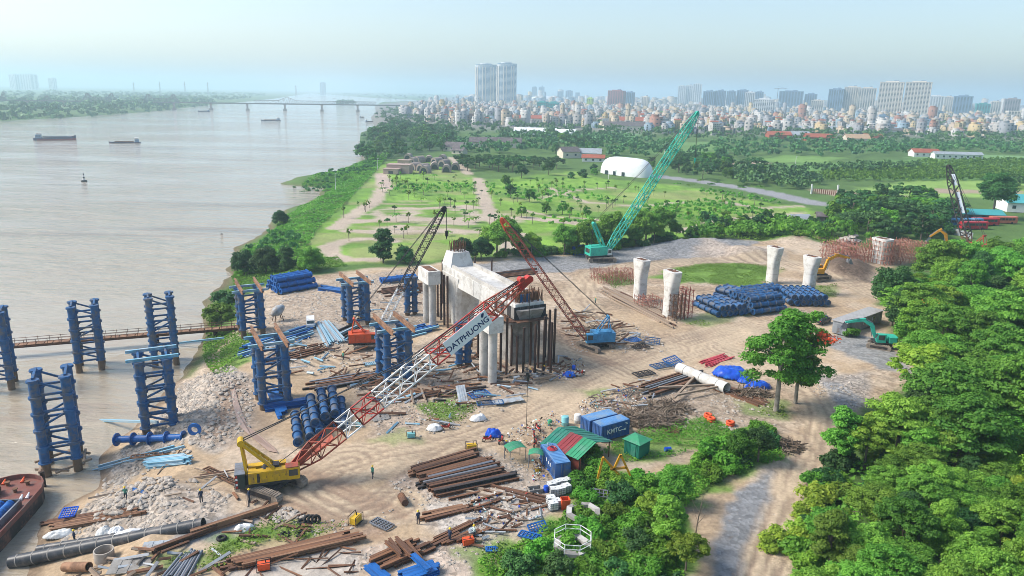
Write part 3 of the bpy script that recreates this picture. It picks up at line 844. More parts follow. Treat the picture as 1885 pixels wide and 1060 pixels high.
for i, (p, q, z) in enumerate([((543, 768), (550, 826), 0.72), ((561, 764), (572, 812), 0.72), ((580, 756), (590, 806), 0.72), ((594, 735), (604, 790), 0.72), ((612, 742), (622, 788), 0.72), ((628, 748), (632, 786), 0.72),
                               ((592, 742), (600, 790), 2.0), ((612, 738), (618, 784), 2.0), ((572, 752), (582, 804), 2.0)]):
 a, b = G(*p, 0), G(*q, 0); d = (b - a).normalized(); c = (a + b) / 2 + Vector((0, 0, z))
 lay_pipe(PIPE, c - d * 4.8, c + d * 4.8, 'blue flanged pipe pointing at the viewer beside the red and white boom', 'pipe cluster under the boom')
_p = thing('disc_flanged_pipe', 'single blue pipe with wide disc flanges lying on the shoreline rubble', 'pipe', (GP(215, 828) + GP(338, 803)) / 2 + Vector((0, 0, 0.75)), math.atan2((GP(338, 803) - GP(215, 828)).y, (GP(338, 803) - GP(215, 828)).x)); _p.rotation_euler[1] = -.1
_b = MB(); _b.pipe((-5.2, 0, 0), (5.2, 0, 0), 0.5, 0.05, 16); obj('pipe_body', smooth_by_angle(_b.mesh('pipe_body', M_BLUE2)), _p)
for k in range(5):
 f = MB(); f.pipe((-5.1 + 2.55 * k, 0, 0), (-4.95 + 2.55 * k, 0, 0), 0.95, 0.42, 18); f.build('flange', M_BLUE2, _p)
_r = MB(); _r.pipe((0, -0.15, 0), (0, 0.15, 0), 0.95, 0.45, 18)
tag(_r.build('flange_ring', M_BLUE2), 'loose blue steel flange ring on the rubble beyond the disc pipe', 'pipe ring').location = GP(359, 800) + Vector((0, 0, 0.8))
for pr in (PIPE, PIPE_B):
 for ch in list(pr.children): bpy.data.objects.remove(ch, do_unlink=True)
 bpy.data.objects.remove(pr, do_unlink=True)

# ---- white piers with flared heads
def flared_pier(px, py, ztop, label, r=1.35, head=2.25, rz=AX, tint=M_CONC2, sc=False):
 p = base(px, py, 0)
 t = thing('bridge_pier', label, 'bridge pier', p, rz, 'white piers of the approach spans')
 H = ztop
 def ring(w, d, z, n=24):
  out = []
  for k in range(n):
   a = 2 * math.pi * k / n; c, s = math.cos(a), math.sin(a)
   e = 0.55
   out.append(Vector((w * math.copysign(abs(c) ** e, c), d * math.copysign(abs(s) ** e, s), z)))
  return out
 def shaft(z0, z1):
  rs = []
  for k in range(9):
   z = z0 + (z1 - z0) * k / 8; f = max(0, (z / H - 0.52) / 0.48)
   rs.append(ring(r, r + (head - r) * (f * f * (3 - 2 * f)), z))
  return rs
 b = MB(); b.loft(shaft(-0.5, H * 0.55)); obj('lower_shaft', smooth_by_angle(b.mesh('lower_shaft', tint), 60), t)
 b = MB(); b.loft([[p2 * 1.0 for p2 in rg] for rg in shaft(H * 0.553, H - 0.25)])
 obj('flared_head', smooth_by_angle(b.mesh('flared_head', tint), 60), t)
 b = MB(); b.loft([ring(r * 1.0, head * 1.0, H - 0.248), ring(r, head, H)]); b.build('cap', M_CONC2, t)
 for f in (.27, .78):
  i = int(f * 8); b = MB(); q = shaft(H * f, H * f + .08); b.loft([[Vector((v.x * 1.012, v.y * 1.012, v.z)) for v in rg] for rg in (q[0], q[-1])]); b.build('pour_joint', M_CONC, t)
 b = MB()
 for k in range(14): 
  x, y = rnd.uniform(-r * 0.6, r * 0.6), rnd.uniform(-head * 0.7, head * 0.7)
  b.bar((x, y, H), (x + rnd.uniform(-.1, .1), y + rnd.uniform(-.1, .1), H + rnd.uniform(0.15, 0.4)), 0.07)
 b.box((0, 0, H + 0.06), (r * 0.9, head * 1.1, 0.1))
 b.build('starter_bars', M_RUST, t)
 return t
flared_pier(1177, 553, 10.2, 'white flared concrete pier standing by the grass with the timber pile at its foot')
W2 = flared_pier(1232, 584, 10.7, 'white flared pier wrapped in scaffold beside the blue pipes')
flared_pier(1420, 521, 9.9, 'white flared pier behind the blue pipe stack, further from the camera')
flared_pier(1487, 541, 9.8, 'white flared pier at the end of the blue pipes near the yellow excavator')
flared_pier(1619, 484, 7.6, 'stubby pale pier caged in scaffold in front of the buses', head=2.9, r=2.2)

# ---- scaffolds
def scaffold(name, label, loc, rz, nx, ny, nz, s, m, r=0.045, jit=0.0, fill=1.0):
 t = thing(name, label, 'scaffold', loc, rz, 'rusty scaffolds')
 up = MB(); ho = MB(); dg = MB()
 for i in range(nx + 1):
  for j in range(ny + 1):
   if rnd.random() > fill: continue
   up.bar((i * s, j * s, 0), (i * s + rnd.uniform(-jit, jit), j * s + rnd.uniform(-jit, jit), nz * s + rnd.uniform(0, 0.8)), r * 2)
 for k in range(1, nz + 1):
  for i in range(nx + 1):
   if rnd.random() < fill: ho.bar((i * s + rnd.uniform(-jit, jit), -0.3, k * s), (i * s + rnd.uniform(-jit, jit), ny * s + 0.3, k * s), r * 1.6)
  for j in range(ny + 1):
   if rnd.random() < fill: ho.bar((-0.3, j * s, k * s + 0.05), (nx * s + 0.3, j * s + rnd.uniform(-jit, jit), k * s + 0.05), r * 1.6)
 for k in range(nz):
  for i in range(nx):
   for j in (0, ny):
    a = (i + (k % 2)) * s
    dg.bar((a, j * s, k * s), ((i + 1 - (k % 2)) * s, j * s, (k + 1) * s), r * 1.4)
 up.build('uprights', m, t); ho.build('ledgers', m, t); dg.build('diagonals', m, t)
 for ch in t.children: ch['kind'] = 'stuff'
 return t
M_SCAF = mat('scaffold_rust', (0.36, 0.14, 0.095), 0.8, 0, 0.4, 1.0, (0.50, 0.30, 0.24), 0.4)
M_SCAFR = mat('scaffold_red', (0.46, 0.085, 0.06), 0.7, 0, 0.4, 1.0, (0.25, 0.1, 0.07), 0.4)
_wp = base(1232, 584, 0)
scaffold('pier_scaffold', 'slim rusty scaffold frame clamped round the front of the white pier', _wp + tr * -3.0 - ax * 1.7, AX, 3, 1, 5, 1.15, M_RUST, 0.05)
scaffold('pier_scaffold', 'red scaffold frames leaning on the right of the wrapped white pier', _wp + ax * 2.1 - tr * 2.2, AX, 2, 3, 5, 1.25, M_SCAFR, 0.05, 0.15)
scaffold('scaffold_stack', 'low field of rusty pink scaffold frames left of the first white pier', G(1102, 524), R(12), 9, 6, 2, 1.25, M_SCAF, 0.05, 0.2, 0.9)
scaffold('scaffold_stack', 'tangle of rusty scaffold frames between the two nearer white piers', G(1186, 572), R(20), 4, 4, 2, 1.2, M_SCAF, 0.05, 0.3, 0.8)
_w5 = base(1619, 484, 0)
scaffold('pier_scaffold', 'pink scaffold cage round the far stubby pier', _w5 - ax * 2.6 - tr * 3.6, AX, 4, 5, 5, 1.4, M_SCAF, 0.06, 0.1)
scaffold('scaffold_stack', 'broad pink scaffold deck left of the far stubby pier', _w5 - ax * 14 + tr * 1, AX, 8, 7, 4, 1.4, M_SCAF, 0.055, 0.2, 0.85)
scaffold('scaffold_stack', 'broad pink scaffold deck right of the far stubby pier', _w5 + ax * 4 - tr * 4, AX, 9, 6, 4, 1.4, M_SCAF, 0.055, 0.2, 0.85)

# ---- the portal pier under construction
PL, PR = Vector((-10.2, 150.5, 0)), Vector((1.6, 128.5, 0))
pm = (PL + PR) / 2
def portal():
 t = thing('portal_pier', 'massive pale concrete portal pier under construction with rebar at its open end', 'bridge pier', pm, math.atan2((PR - PL).y, (PR - PL).x))
 h = (PR - PL).length / 2          # local x from PL(-) to PR(+)
 def leg(x, m, nm):
  b = MB(); rs = []
  for z, wx, wy in [(-0.5, 2.2, 2.4), (4, 2.4, 2.5), (7, 3.2, 2.7), (10, 4.6, 3.0), (11.2, 5.2, 3.1)]:
   rs.append([Vector((x + sx * wx, sy * wy, z)) for sx, sy in ((-1, -.7), (-.8, -1), (.8, -1), (1, -.7), (1, .7), (.8, 1), (-.8, 1), (-1, .7))])
  b.loft(rs); b.build(nm, m, t)
 leg(-h, M_CONC2, 'column'); leg(h - .6, M_GREYC, 'column')  # near column in darker grey: its shade is put into the colour
 b = MB(); b.loft([[Vector((x, s * 2.95, z)) for s, x, z in ((-1, h - 4.5, z0), (-1, h + 3.5, z1), (1, h + 3.5, z1), (1, h - 4.5, z0))] for z0, z1 in ((6.6, 8.9), (9.38, 9.39))]); b.build('haunch_formwork', M_DARK, t)
 b = MB()
 b.add([Vector((x, y, z)) for x, y, z in [(-h - 4.4, -2.9, 9.2), (-h - 4.4, 2.9, 9.2), (h + 3.4, 2.9, 9.4), (h + 3.4, -2.9, 9.4), (-h - 4.4, -2.9, 12.6), (-h - 4.4, 2.9, 12.6), (h + 3.4, 2.9, 12.2), (h + 3.4, -2.9, 12.2)]],
          [(0, 1, 2, 3), (7, 6, 5, 4), (0, 3, 7, 4), (1, 5, 6, 2), (0, 4, 5, 1), (3, 2, 6, 7)])
 cb = b.build('crossbeam', M_CONC2, t)
 for k in range(5):
  b = MB(); b.box((-h + 2 + k * 4.6, 0, 10.9), (.07, 5.86, 2.9)); b.build('pour_joint', M_GREYC, cb)
 b = MB(); b.box((-1, -2.4, 12.75), (2 * h - 2, 0.5, 0.9)); b.box((-1, 2.4, 12.75), (2 * h - 2, 0.5, 0.9)); b.build('parapet_upstand', M_CONC, t)
 b = MB(); b.loft([[Vector((-h - 3 + sx * w, sy * w * 1.1, z)) for sx, sy in ((-1, -1), (1, -1), (1, 1), (-1, 1))] for z, w in ((12.5, 2.4), (14.6, 1.9), (15.4, 1.7))])
 b.build('bearing_block', M_CONC2, t)
 for nm, n, x0, x1, y0, y1, z0, ht in [('rebar', 105, h - 0.5, h + 3.3, -2.8, 2.8, 12.1, 2.2), ('rebar', 34, -h - 4.4, -h - 1.6, -1.5, 1.5, 15.2, 2.6)]:
  for g in range(3):
   b = MB()
   for k in range(n // 3):
    x, y = rnd.uniform(x0, x1), y0 + (y1 - y0) * (k + rnd.random()) / (n / 3)
    b.bar((x, y, z0), (x + rnd.uniform(0.0, 0.5) * (1 if x0 > 0 else 0.3), y + rnd.uniform(-.2, .2), z0 + ht * rnd.uniform(0.7, 1.1)), 0.10)
   b.build(nm, M_RUST, t)
 # form panels below the open end
 for k in range(5):
  b = MB(); b.box((h + 3.6 + 0.0, -2.6 + 1.3 * k, 10.4), (0.14, 1.2, 2.6)); b.build('form_panel', M_DARK, t)
 for k in range(6):
  b = MB(); b.box((h - 3.6 + 1.3 * k, -3.12, 10.6), (1.2, 0.14, 2.0)); b.build('form_panel', M_GREYC if k % 2 else M_DARK, t)
 b = MB(); b.box((h + 4.3, 0, 9.3), (1.5, 6.4, 0.16)); b.box((h, -3.9, 9.3), (8.4, 1.4, 0.16)); b.build('work_platform', M_RUST, t)
 b = MB()
 for x in [h - 4 + 1.35 * k for k in range(7)]:
  b.bar((x, -4.5, 9.3), (x, -4.5, 10.5), 0.06)
 b.bar((h - 4, -4.5, 10.4), (h + 4.2, -4.5, 10.4), 0.06); b.bar((h - 4, -4.5, 9.9), (h + 4.2, -4.5, 9.9), 0.06)
 b.build('guard_rail', M_RUST, t)
 b = MB(); b.box((h + 1.4, 1.4, 13.0), (1.6, 2.0, 1.6)); b.build('form_box', M_RUST2, t)
 b = MB(); b.box((h + 2.6, -0.6, 12.9), (0.12, 2.2, 1.5)); b.build('form_box', M_BLUE, t)
 return t
portal()
def bent(px, py, label):
 p = base(px, py, 0); t = thing('twin_leg_bent', label, 'concrete bent', p, AX, 'twin-leg concrete bents')
 for s in (-1, 1):
  b = MB(); b.cyl((0, s * 1.75, -0.5), (0, s * 1.75, 9.4), 0.78, n=18); obj('leg', smooth_by_angle(b.mesh('leg', M_CONC)), t)
 b = MB(); b.box((0, 0, 10.8), (2.7, 6.0, 2.8)); b.build('cap_beam', M_CONC2, t)
 b = MB(); b.box((0, 0, 12.24), (1.7, 4.6, 0.08)); b.build('bearing_pad', M_RUST, t)
 return t
bent(791, 597, 'pale twin-leg concrete bent left of the portal pier')
bent(898, 700, 'pale twin-leg concrete bent right behind the boom sign')
# ---- driven steel piles round the portal pier
_pp = MB(); _pp.cyl((0, 0, -1), (0, 0, 1), 0.23, n=10); _pm = smooth_by_angle(_pp.mesh('steel_pile', M_PILE))
_piles = [(921, 690, 592), (932, 697, 585), (941, 676, 600), (951, 690, 610), (963, 690, 603), (976, 676, 588), (984, 690, 598), (990, 680, 584), (1000, 690, 575), (1009, 680, 576), (1019, 672, 574), 
          (1003, 660, 580), (818, 600, 502), (824, 606, 512), (830, 596, 500), (812, 590, 496), (806, 584, 490), (838, 590, 505), (880, 660, 600), (1013, 694, 585), (868, 640, 595), (874, 520, 470), (905, 512, 476), (815, 560, 480)]
for i, (x, yb, yt) in enumerate(_piles):
 p = base(x, yb, 0); q = Y(x, yt, p.y); h = max(4.0, q.z) * rnd.uniform(.86, 1.06)
 o = obj('steel_pile', _pm, None, (p.x, p.y, h / 2 - 0.5)); o.scale = (1, 1, h / 2 + 0.5)
 near_bent = x < 850
 tag(o, 'dark steel pile driven beside the far column of the portal pier' if near_bent else 'dark steel pile driven among those round the near column of the portal pier', 'pile', 'piles by the far column' if near_bent else 'piles round the near column')

# ================================================================== CRANES AND MACHINES
M_YEL = mat('machine_yellow', (0.62, 0.38, 0.015), 0.45, 0, 0.25, 0.8, (0.36, 0.22, 0.05), 0.3)
M_TEAL = mat('machine_teal', (0.045, 0.47, 0.34), 0.42, 0, 0.2, 0.8, (0.02, 0.24, 0.2), 0.25)
M_SKY = mat('machine_light_blue', (0.06, 0.27, 0.50), 0.45, 0, 0.3, 0.8, (0.04, 0.15, 0.28), 0.3)
M_ORG = mat('machine_orange_red', (0.62, 0.095, 0.03), 0.42, 0, 0.25, 0.8, (0.35, 0.08, 0.03), 0.3)
M_BOOMR = mat('boom_rust_red', (0.40, 0.085, 0.05), 0.6, 0, 0.35, 0.8, (0.22, 0.09, 0.06), 0.45)
M_TRACK = mat('track_mud', (0.20, 0.165, 0.135), 0.9, 0, 0.4, 1.5, (0.33, 0.27, 0.21), 0.5)
M_GLASS = mat('cab_glass', (0.03, 0.045, 0.05), 0.08, 0, 0.1, 1, spec=0.7)
M_ROPE = mat('steel_rope', (0.06, 0.055, 0.055), 0.6, 0.2, 0.2, 1)
M_NAVY = mat('sign_navy', (0.015, 0.035, 0.12), 0.6, 0, 0.1, 1)
M_SIGN = mat('sign_white', (0.78, 0.80, 0.82), 0.55, 0, 0.08, 0.6)
M_YEL2 = mat('excavator_amber', (0.66, 0.31, 0.02), 0.45, 0, 0.25, 0.8, (0.35, 0.18, 0.04), 0.3)
M_GWHT = mat('greenish_white', (0.62, 0.70, 0.66), 0.5, 0, 0.15, 0.8)

def rotz(v, a):
 c, s = math.cos(a), math.sin(a); return Vector((v[0] * c - v[1] * s, v[0] * s + v[1] * c, v[2]))
def track_mesh(L, W, H, name='track'):
 """one crawler: belt with raised shoes"""
 b = MB(); r = H / 2; n = 6
 prof = []
 for k in range(n + 1):
  a = -math.pi / 2 + math.pi * k / n; prof.append((L / 2 - r + r * math.cos(a), r + r * math.sin(a)))
 for k in range(n + 1):
  a = math.pi / 2 + math.pi * k / n; prof.append((-L / 2 + r + r * math.cos(a), r + r * math.sin(a)))
 b.loft([[Vector((x, s * W / 2 * 0.92, z)) for x, z in prof] for s in (-1, 1)])
 pts = []
 P = prof + [prof[0]]
 for (x0, z0), (x1, z1) in zip(P[:-1], P[1:]):
  d = math.hypot(x1 - x0, z1 - z0); m = max(1, int(d / 0.34))
  for i in range(m): pts.append((x0 + (x1 - x0) * i / m, z0 + (z1 - z0) * i / m, math.atan2(z1 - z0, x1 - x0)))
 for x, z, a in pts:
  b.box((x, 0, z), (0.24, W, 0.12), M=Matrix.Rotation(-a, 3, 'Y'))
 return b.mesh(name, M_TRACK)
def crawler(t, yaw, L, W, H, gauge, frame_m=M_DARK):
 tm = track_mesh(L, W, H)
 for s in (-1, 1):
  o = obj('crawler_track', tm, t, rotz((0, s * gauge / 2, 0.05), yaw), yaw)
 b = MB()
 M = Matrix.Rotation(yaw, 3, 'Z')
 b.box((0, 0, H * 0.62), (L * 0.42, gauge, H * 0.45), M=M)
 for s in (-1, 1): b.box(rotz((0, s * (gauge / 2), H * 0.55), yaw), (L * 0.72, W * 0.95, H * 0.5), M=M)
 b.cyl((0, 0, H * 0.8), (0, 0, H + 0.35), 1.1 if L > 5 else 0.6, n=18)
 b.build('undercarriage', frame_m, t)
def lattice(p, q, w0, w1, panels, rc=0.075, rl=0.042, side=None):
 """four chords with zigzag lacing from p to q; square width runs w0 -> w1"""
 b = MB(); p, q = Vector(p), Vector(q); d = (q - p).normalized()
 s = Vector(side).normalized() if side is not None else d.cross(Vector((0, 0, 1))).normalized()
 n = s.cross(d).normalized()
 def pt(k, i):
  f = i / panels; w = w0 + (w1 - w0) * f
  sx, sn = ((-1, -1), (1, -1), (1, 1), (-1, 1))[k % 4]
  return p + (q - p) * f + s * sx * w / 2 + n * sn * w / 2
 for k in range(4): b.bar(pt(k, 0), pt(k, panels), rc * 2)
 for k in range(4):
  for i in range(panels):
   a, c = (k, k + 1) if (i + k) % 2 else (k + 1, k)
   b.bar(pt(a, i), pt(c, i + 1), rl * 2)
 for i in (0, panels):
  for k in range(4): b.bar(pt(k, i), pt(k + 1, i), rl * 2.2)
 return b
def rope(name, pts, m, t, r=0.035):
 b = MB()
 for a, c in zip(pts[:-1], pts[1:]): b.bar(a, c, r * 2)
 return b.build(name, m, t)
def mesh_text(txt, size, m, name='lettering', extrude=0.012, bold=True):
 cu = bpy.data.curves.new(name, 'FONT'); cu.body = txt; cu.size = size; cu.extrude = extrude; cu.align_x = 'CENTER'; cu.align_y = 'CENTER'
 if bold: cu.offset = size * 0.016
 o = bpy.data.objects.new(name, cu); col.objects.link(o)
 bpy.context.view_layer.update()
 me = bpy.data.meshes.new_from_object(o.evaluated_get(bpy.context.evaluated_depsgraph_get()))
 bpy.data.objects.remove(o, do_unlink=True)
 me.materials.clear(); me.materials.append(m)
 return me

# ---- 1 the big yellow crane with the red and white boom
def yellow_crane():
 loc = GP(500, 900)
 tip = Y(973, 513, 98.0) - loc
 az = math.atan2(tip.y, tip.x)
 t = thing('crawler_crane', 'big yellow crawler crane with a red and white lattice boom carrying a lettered sign', 'crane', loc)
 crawler(t, R(-26), 6.9, 1.0, 1.2, 4.4)
 h = Vector((math.cos(az), math.sin(az), 0))
 hs = math.atan2(h.y, h.x) - R(8)                 # house heading
 def L(x, y, z): return rotz((x * .8, y * .84, z * .9), hs)
 Mz = Matrix.Rotation(hs, 3, 'Z') @ Matrix.Diagonal((.8, .84, .9))
 b = MB(); b.box(L(-0.8, 0, 1.75), (8.2, 3.3, 0.34), M=Mz); b.build('deck_frame', M_DARK, t)
 body = MB(); body.box(L(-0.4, -1.0, 2.72), (5.6, 1.2, 1.6), M=Mz); body.box(L(-0.4, 1.05, 2.72), (5.6, 1.1, 1.6), M=Mz); body.box(L(-2.6, 0, 2.62), (1.1, 0.9, 1.4), M=Mz)
 bo = body.build('machine_house', M_YEL, t)
 for k in range(6):
  d = MB(); d.box(L(-2.75 + k * 0.93, -1.63, 2.72), (0.84, 0.06, 1.36), M=Mz); do = d.build('house_door', M_YEL, bo)
  e = MB(); e.box(L(-2.45 + k * 0.93, -1.68, 2.75), (0.05, 0.05, 0.22), M=Mz); e.build('door_handle', M_DARK, bo)
 g = MB(); g.box(L(-1.75, -1.665, 2.72), (0.4, 0.05, 1.3), M=Mz); g.build('vent_grille', M_DARK, bo)
 c = MB(); c.box(L(-4.35, 0, 2.6), (1.4, 3.6, 2.1), M=Mz); co = c.build('counterweight', mat('counterweight_black', (0.035, 0.05, 0.045), 0.6), t)
 st = MB(); st.box(L(-4.35, 0, 3.68), (1.5, 3.7, 0.08), M=Mz); st.build('counterweight_lid', M_GREYS, co)
 for k in range(5):
  for s in (0, 1):
   q = MB(); zz = 1.75 + 0.38 * k
   p0 = [L(-5.07, -1.75 + 0.28, zz), L(-5.07, -1.75, zz + 0.12), L(-5.07, -1.75, zz + 0.34), L(-5.07, -1.75 + 0.28, zz + 0.22)]
   q.add([p + L(-0.012, 0, 0) * (1 + s) for p in p0] + [p + L(-0.03, 0, 0) for p in p0], [(0, 1, 2, 3), (7, 6, 5, 4), (0, 4, 5, 1), (1, 5, 6, 2), (2, 6, 7, 3), (3, 7, 4, 0)])
   if s == 0: q.build('warning_chevron', M_RED if k % 2 else M_WHITE, co)
 for k in range(5):
  q = MB(); q.box(L(-4.98 + 0.13, -1.83, 1.85 + 0.38 * k), (0.3, 0.04, 0.3), M=Mz); q.build('warning_chevron', M_WHITE if k % 2 else M_RED, co)
 cab = MB(); cab.prism([(0, -0.75), (1.9, -0.75), (1.9, 0.75), (0, 0.75)], 0, 1.7, Matrix.Translation(L(2.4, -1.05, 1.95)) @ Matrix.Rotation(hs, 4, 'Z') @ Matrix.Diagonal((.8, .84, .9, 1))); ca = cab.build('cab', M_YEL, t)
 w = MB(); w.box(L(3.35, -1.82, 2.95), (1.3, 0.06, 0.9), M=Mz); w.build('cab_window', M_GLASS, ca)
 w = MB(); w.box(L(4.32, -1.05, 2.85), (0.06, 1.2, 1.2), M=Mz); w.build('cab_window', M_GLASS, ca)
 w = MB(); w.box(L(3.2, -1.0, 3.72), (1.9, 1.5, 0.1), M=Mz); w.build('cab_roof', M_BOOMR, ca)
 k = MB(); k.box(L(0.9, 0, 3.6), (0.9, 1.3, 0.5), M=Mz); k.cyl(L(-0.8, -0.8, 3.0), L(-0.8, 0.8, 3.0), 0.5, n=14); k.cyl(L(0.3, -0.8, 2.9), L(0.3, 0.8, 2.9), 0.45, n=14); k.build('winch_drum', M_DARK, t)
 # gantry: two long yellow struts leaning to the rear, two posts
 top = L(-3.9, 0, 7.6)
 gm = MB()
 for s in (-1, 1):
  gm.bar(L(1.2, s * 0.95, 2.9), top + L(0, s * 0.55, 0), 0.34, 0.34); gm.bar(L(-3.4, s * 0.95, 3.2), top + L(0, s * 0.55, 0), 0.28, 0.28)
 for f in (0.25, 0.5, 0.75):
  gm.bar(L(1.2, -0.95, 2.9).lerp(top + L(0, -0.55, 0), f), L(1.2, 0.95, 2.9).lerp(top + L(0, 0.55, 0), f), 0.2)
 gm.build('gantry_mast', M_YEL, t)
 gs = MB(); gs.cyl(top + L(0, -0.8, 0), top + L(0, 0.8, 0), 0.42, n=14); gs.build('gantry_sheave', M_YEL, t)
 foot = L(2.7, 0.45, 2.1)
 D = tip - foot; 
 sd = D.cross(Vector((0, 0, 1))).normalized()
 def at(f): return foot + D * f
 W = 2.0
 secs = [(0.0, 0.10, 0.7, W, M_BOOMR, 3), (0.10, 0.20, W, W, M_BOOMR, 3), (0.20, 0.265, W, W, M_WHITE, 2), (0.265, 0.35, W, W, M_RED, 3), (0.35, 0.57, W, W, M_WHITE, 7), (0.57, 0.83, W, W, M_RED, 8), (0.83, 0.95, W, 1.0, M_BOOMR, 5), (0.95, 1.0, 1.0, 0.7, M_RED, 2)]
 for a, c, w0, w1, m, n in secs:
  s = lattice(at(a), at(c), w0, w1, n, 0.085, 0.05, sd); s.build('boom_section', m, t)
 pl = MB(); nrm = sd.cross(D).normalized()
 for s in (-1, 1):
  pl.add([at(0.005) + sd * s * 0.4 + nrm * 0.4, at(0.10) + sd * s * 1.02 + nrm * 1.0, at(0.17) + sd * s * 1.02 + nrm * 1.0, at(0.005) + sd * s * 0.44 - nrm * 0.4, ], [(0, 1, 2, 3)])
 pl.bar(at(0.0), at(0.17), 1.5, 0.12, up=nrm); pl.build('boom_foot_plate', M_BOOMR, t)
 hd = MB(); hd.bar(at(0.955), at(1.005), 0.8, 0.8); hd.cyl(at(1.0) - sd * 0.5, at(1.0) + sd * 0.5, 0.5, n=14); hd.cyl(at(0.975) + nrm * 0.6 - sd * 0.5, at(0.975) + nrm * 0.6 + sd * 0.5, 0.42, n=14); hd.build('boom_head', M_RED, t)
 # the lettered sign on the side that faces the yard
 cs = sd if sd.y < 0 else -sd
 d = D.normalized(); u = cs.cross(d); 
 if u.z < 0: u = -u
 c0 = at(0.715) + cs * (W / 2 + 0.14)
 sgn = MB(); x2, y2 = 3.55, 1.12
 q = [c0 + d * a + u * e for a, e in ((-x2, -y2), (x2, -y2), (x2, y2), (-x2, y2))]
 sgn.add([p + cs * 0.03 for p in q] + [p - cs * 0.03 for p in q], [(0, 1, 2, 3), (7, 6, 5, 4), (0, 4, 5, 1), (1, 5, 6, 2), (2, 6, 7, 3), (3, 7, 4, 0)])
 so = sgn.build('boom_sign', M_SIGN, t)
 me = mesh_text('DATPHUONG', 1.12, M_NAVY)
 mt = Matrix((d, u, cs)).transposed().to_4x4(); mt.translation = c0 + cs * 0.045 - u * 0.22 - d * 0.15
 me.transform(mt); obj('lettering', me, so)
 lg = MB()
 e0 = c0 + cs * 0.05 + d * 2.75 + u * 0.62
 lg.add([e0 + d * a + u * e for a, e in ((-.15, -.22), (.12, -.22), (.42, .12), (.42, .3), (.1, .3), (-.1, .1))], [(0, 1, 2, 3, 4, 5)]); lg.build('sign_emblem', M_NAVY, so)
 rope('pendant_line', [top + L(0, 0.4, 0.2), at(0.5) + nrm * 1.6, at(0.975) + nrm * 0.6], M_ROPE, t, 0.05)
 rope('pendant_line', [top + L(0, -0.4, 0.2), at(0.5) + nrm * 1.6 - sd * 0.7, at(0.975) + nrm * 0.6 - sd * 0.4], M_ROPE, t, 0.05)
 rope('hoist_rope', [L(0.3, 0, 3.2), at(0.45) + nrm * 1.25, at(0.99) + nrm * 0.4], M_ROPE, t, 0.035)
 end = at(1.0) + d * 0.3
 low = Vector((end.x, end.y, hz(end.x + loc.x, end.y + loc.y) - loc.z))
 rope('fall_line', [end, Vector((end.x, end.y, low.z + 0.6))], M_ROPE, t, 0.035)
 hb = MB(); hb.cyl(Vector((end.x, end.y, low.z + 8.6)), Vector((end.x, end.y, low.z + 9.4)), 0.22, 0.3, n=10); hb.box((end.x, end.y, low.z + 9.55), (0.5, 0.3, 0.5)); hb.build('hook_block', M_DARK, t)
 return t
yellow_crane()

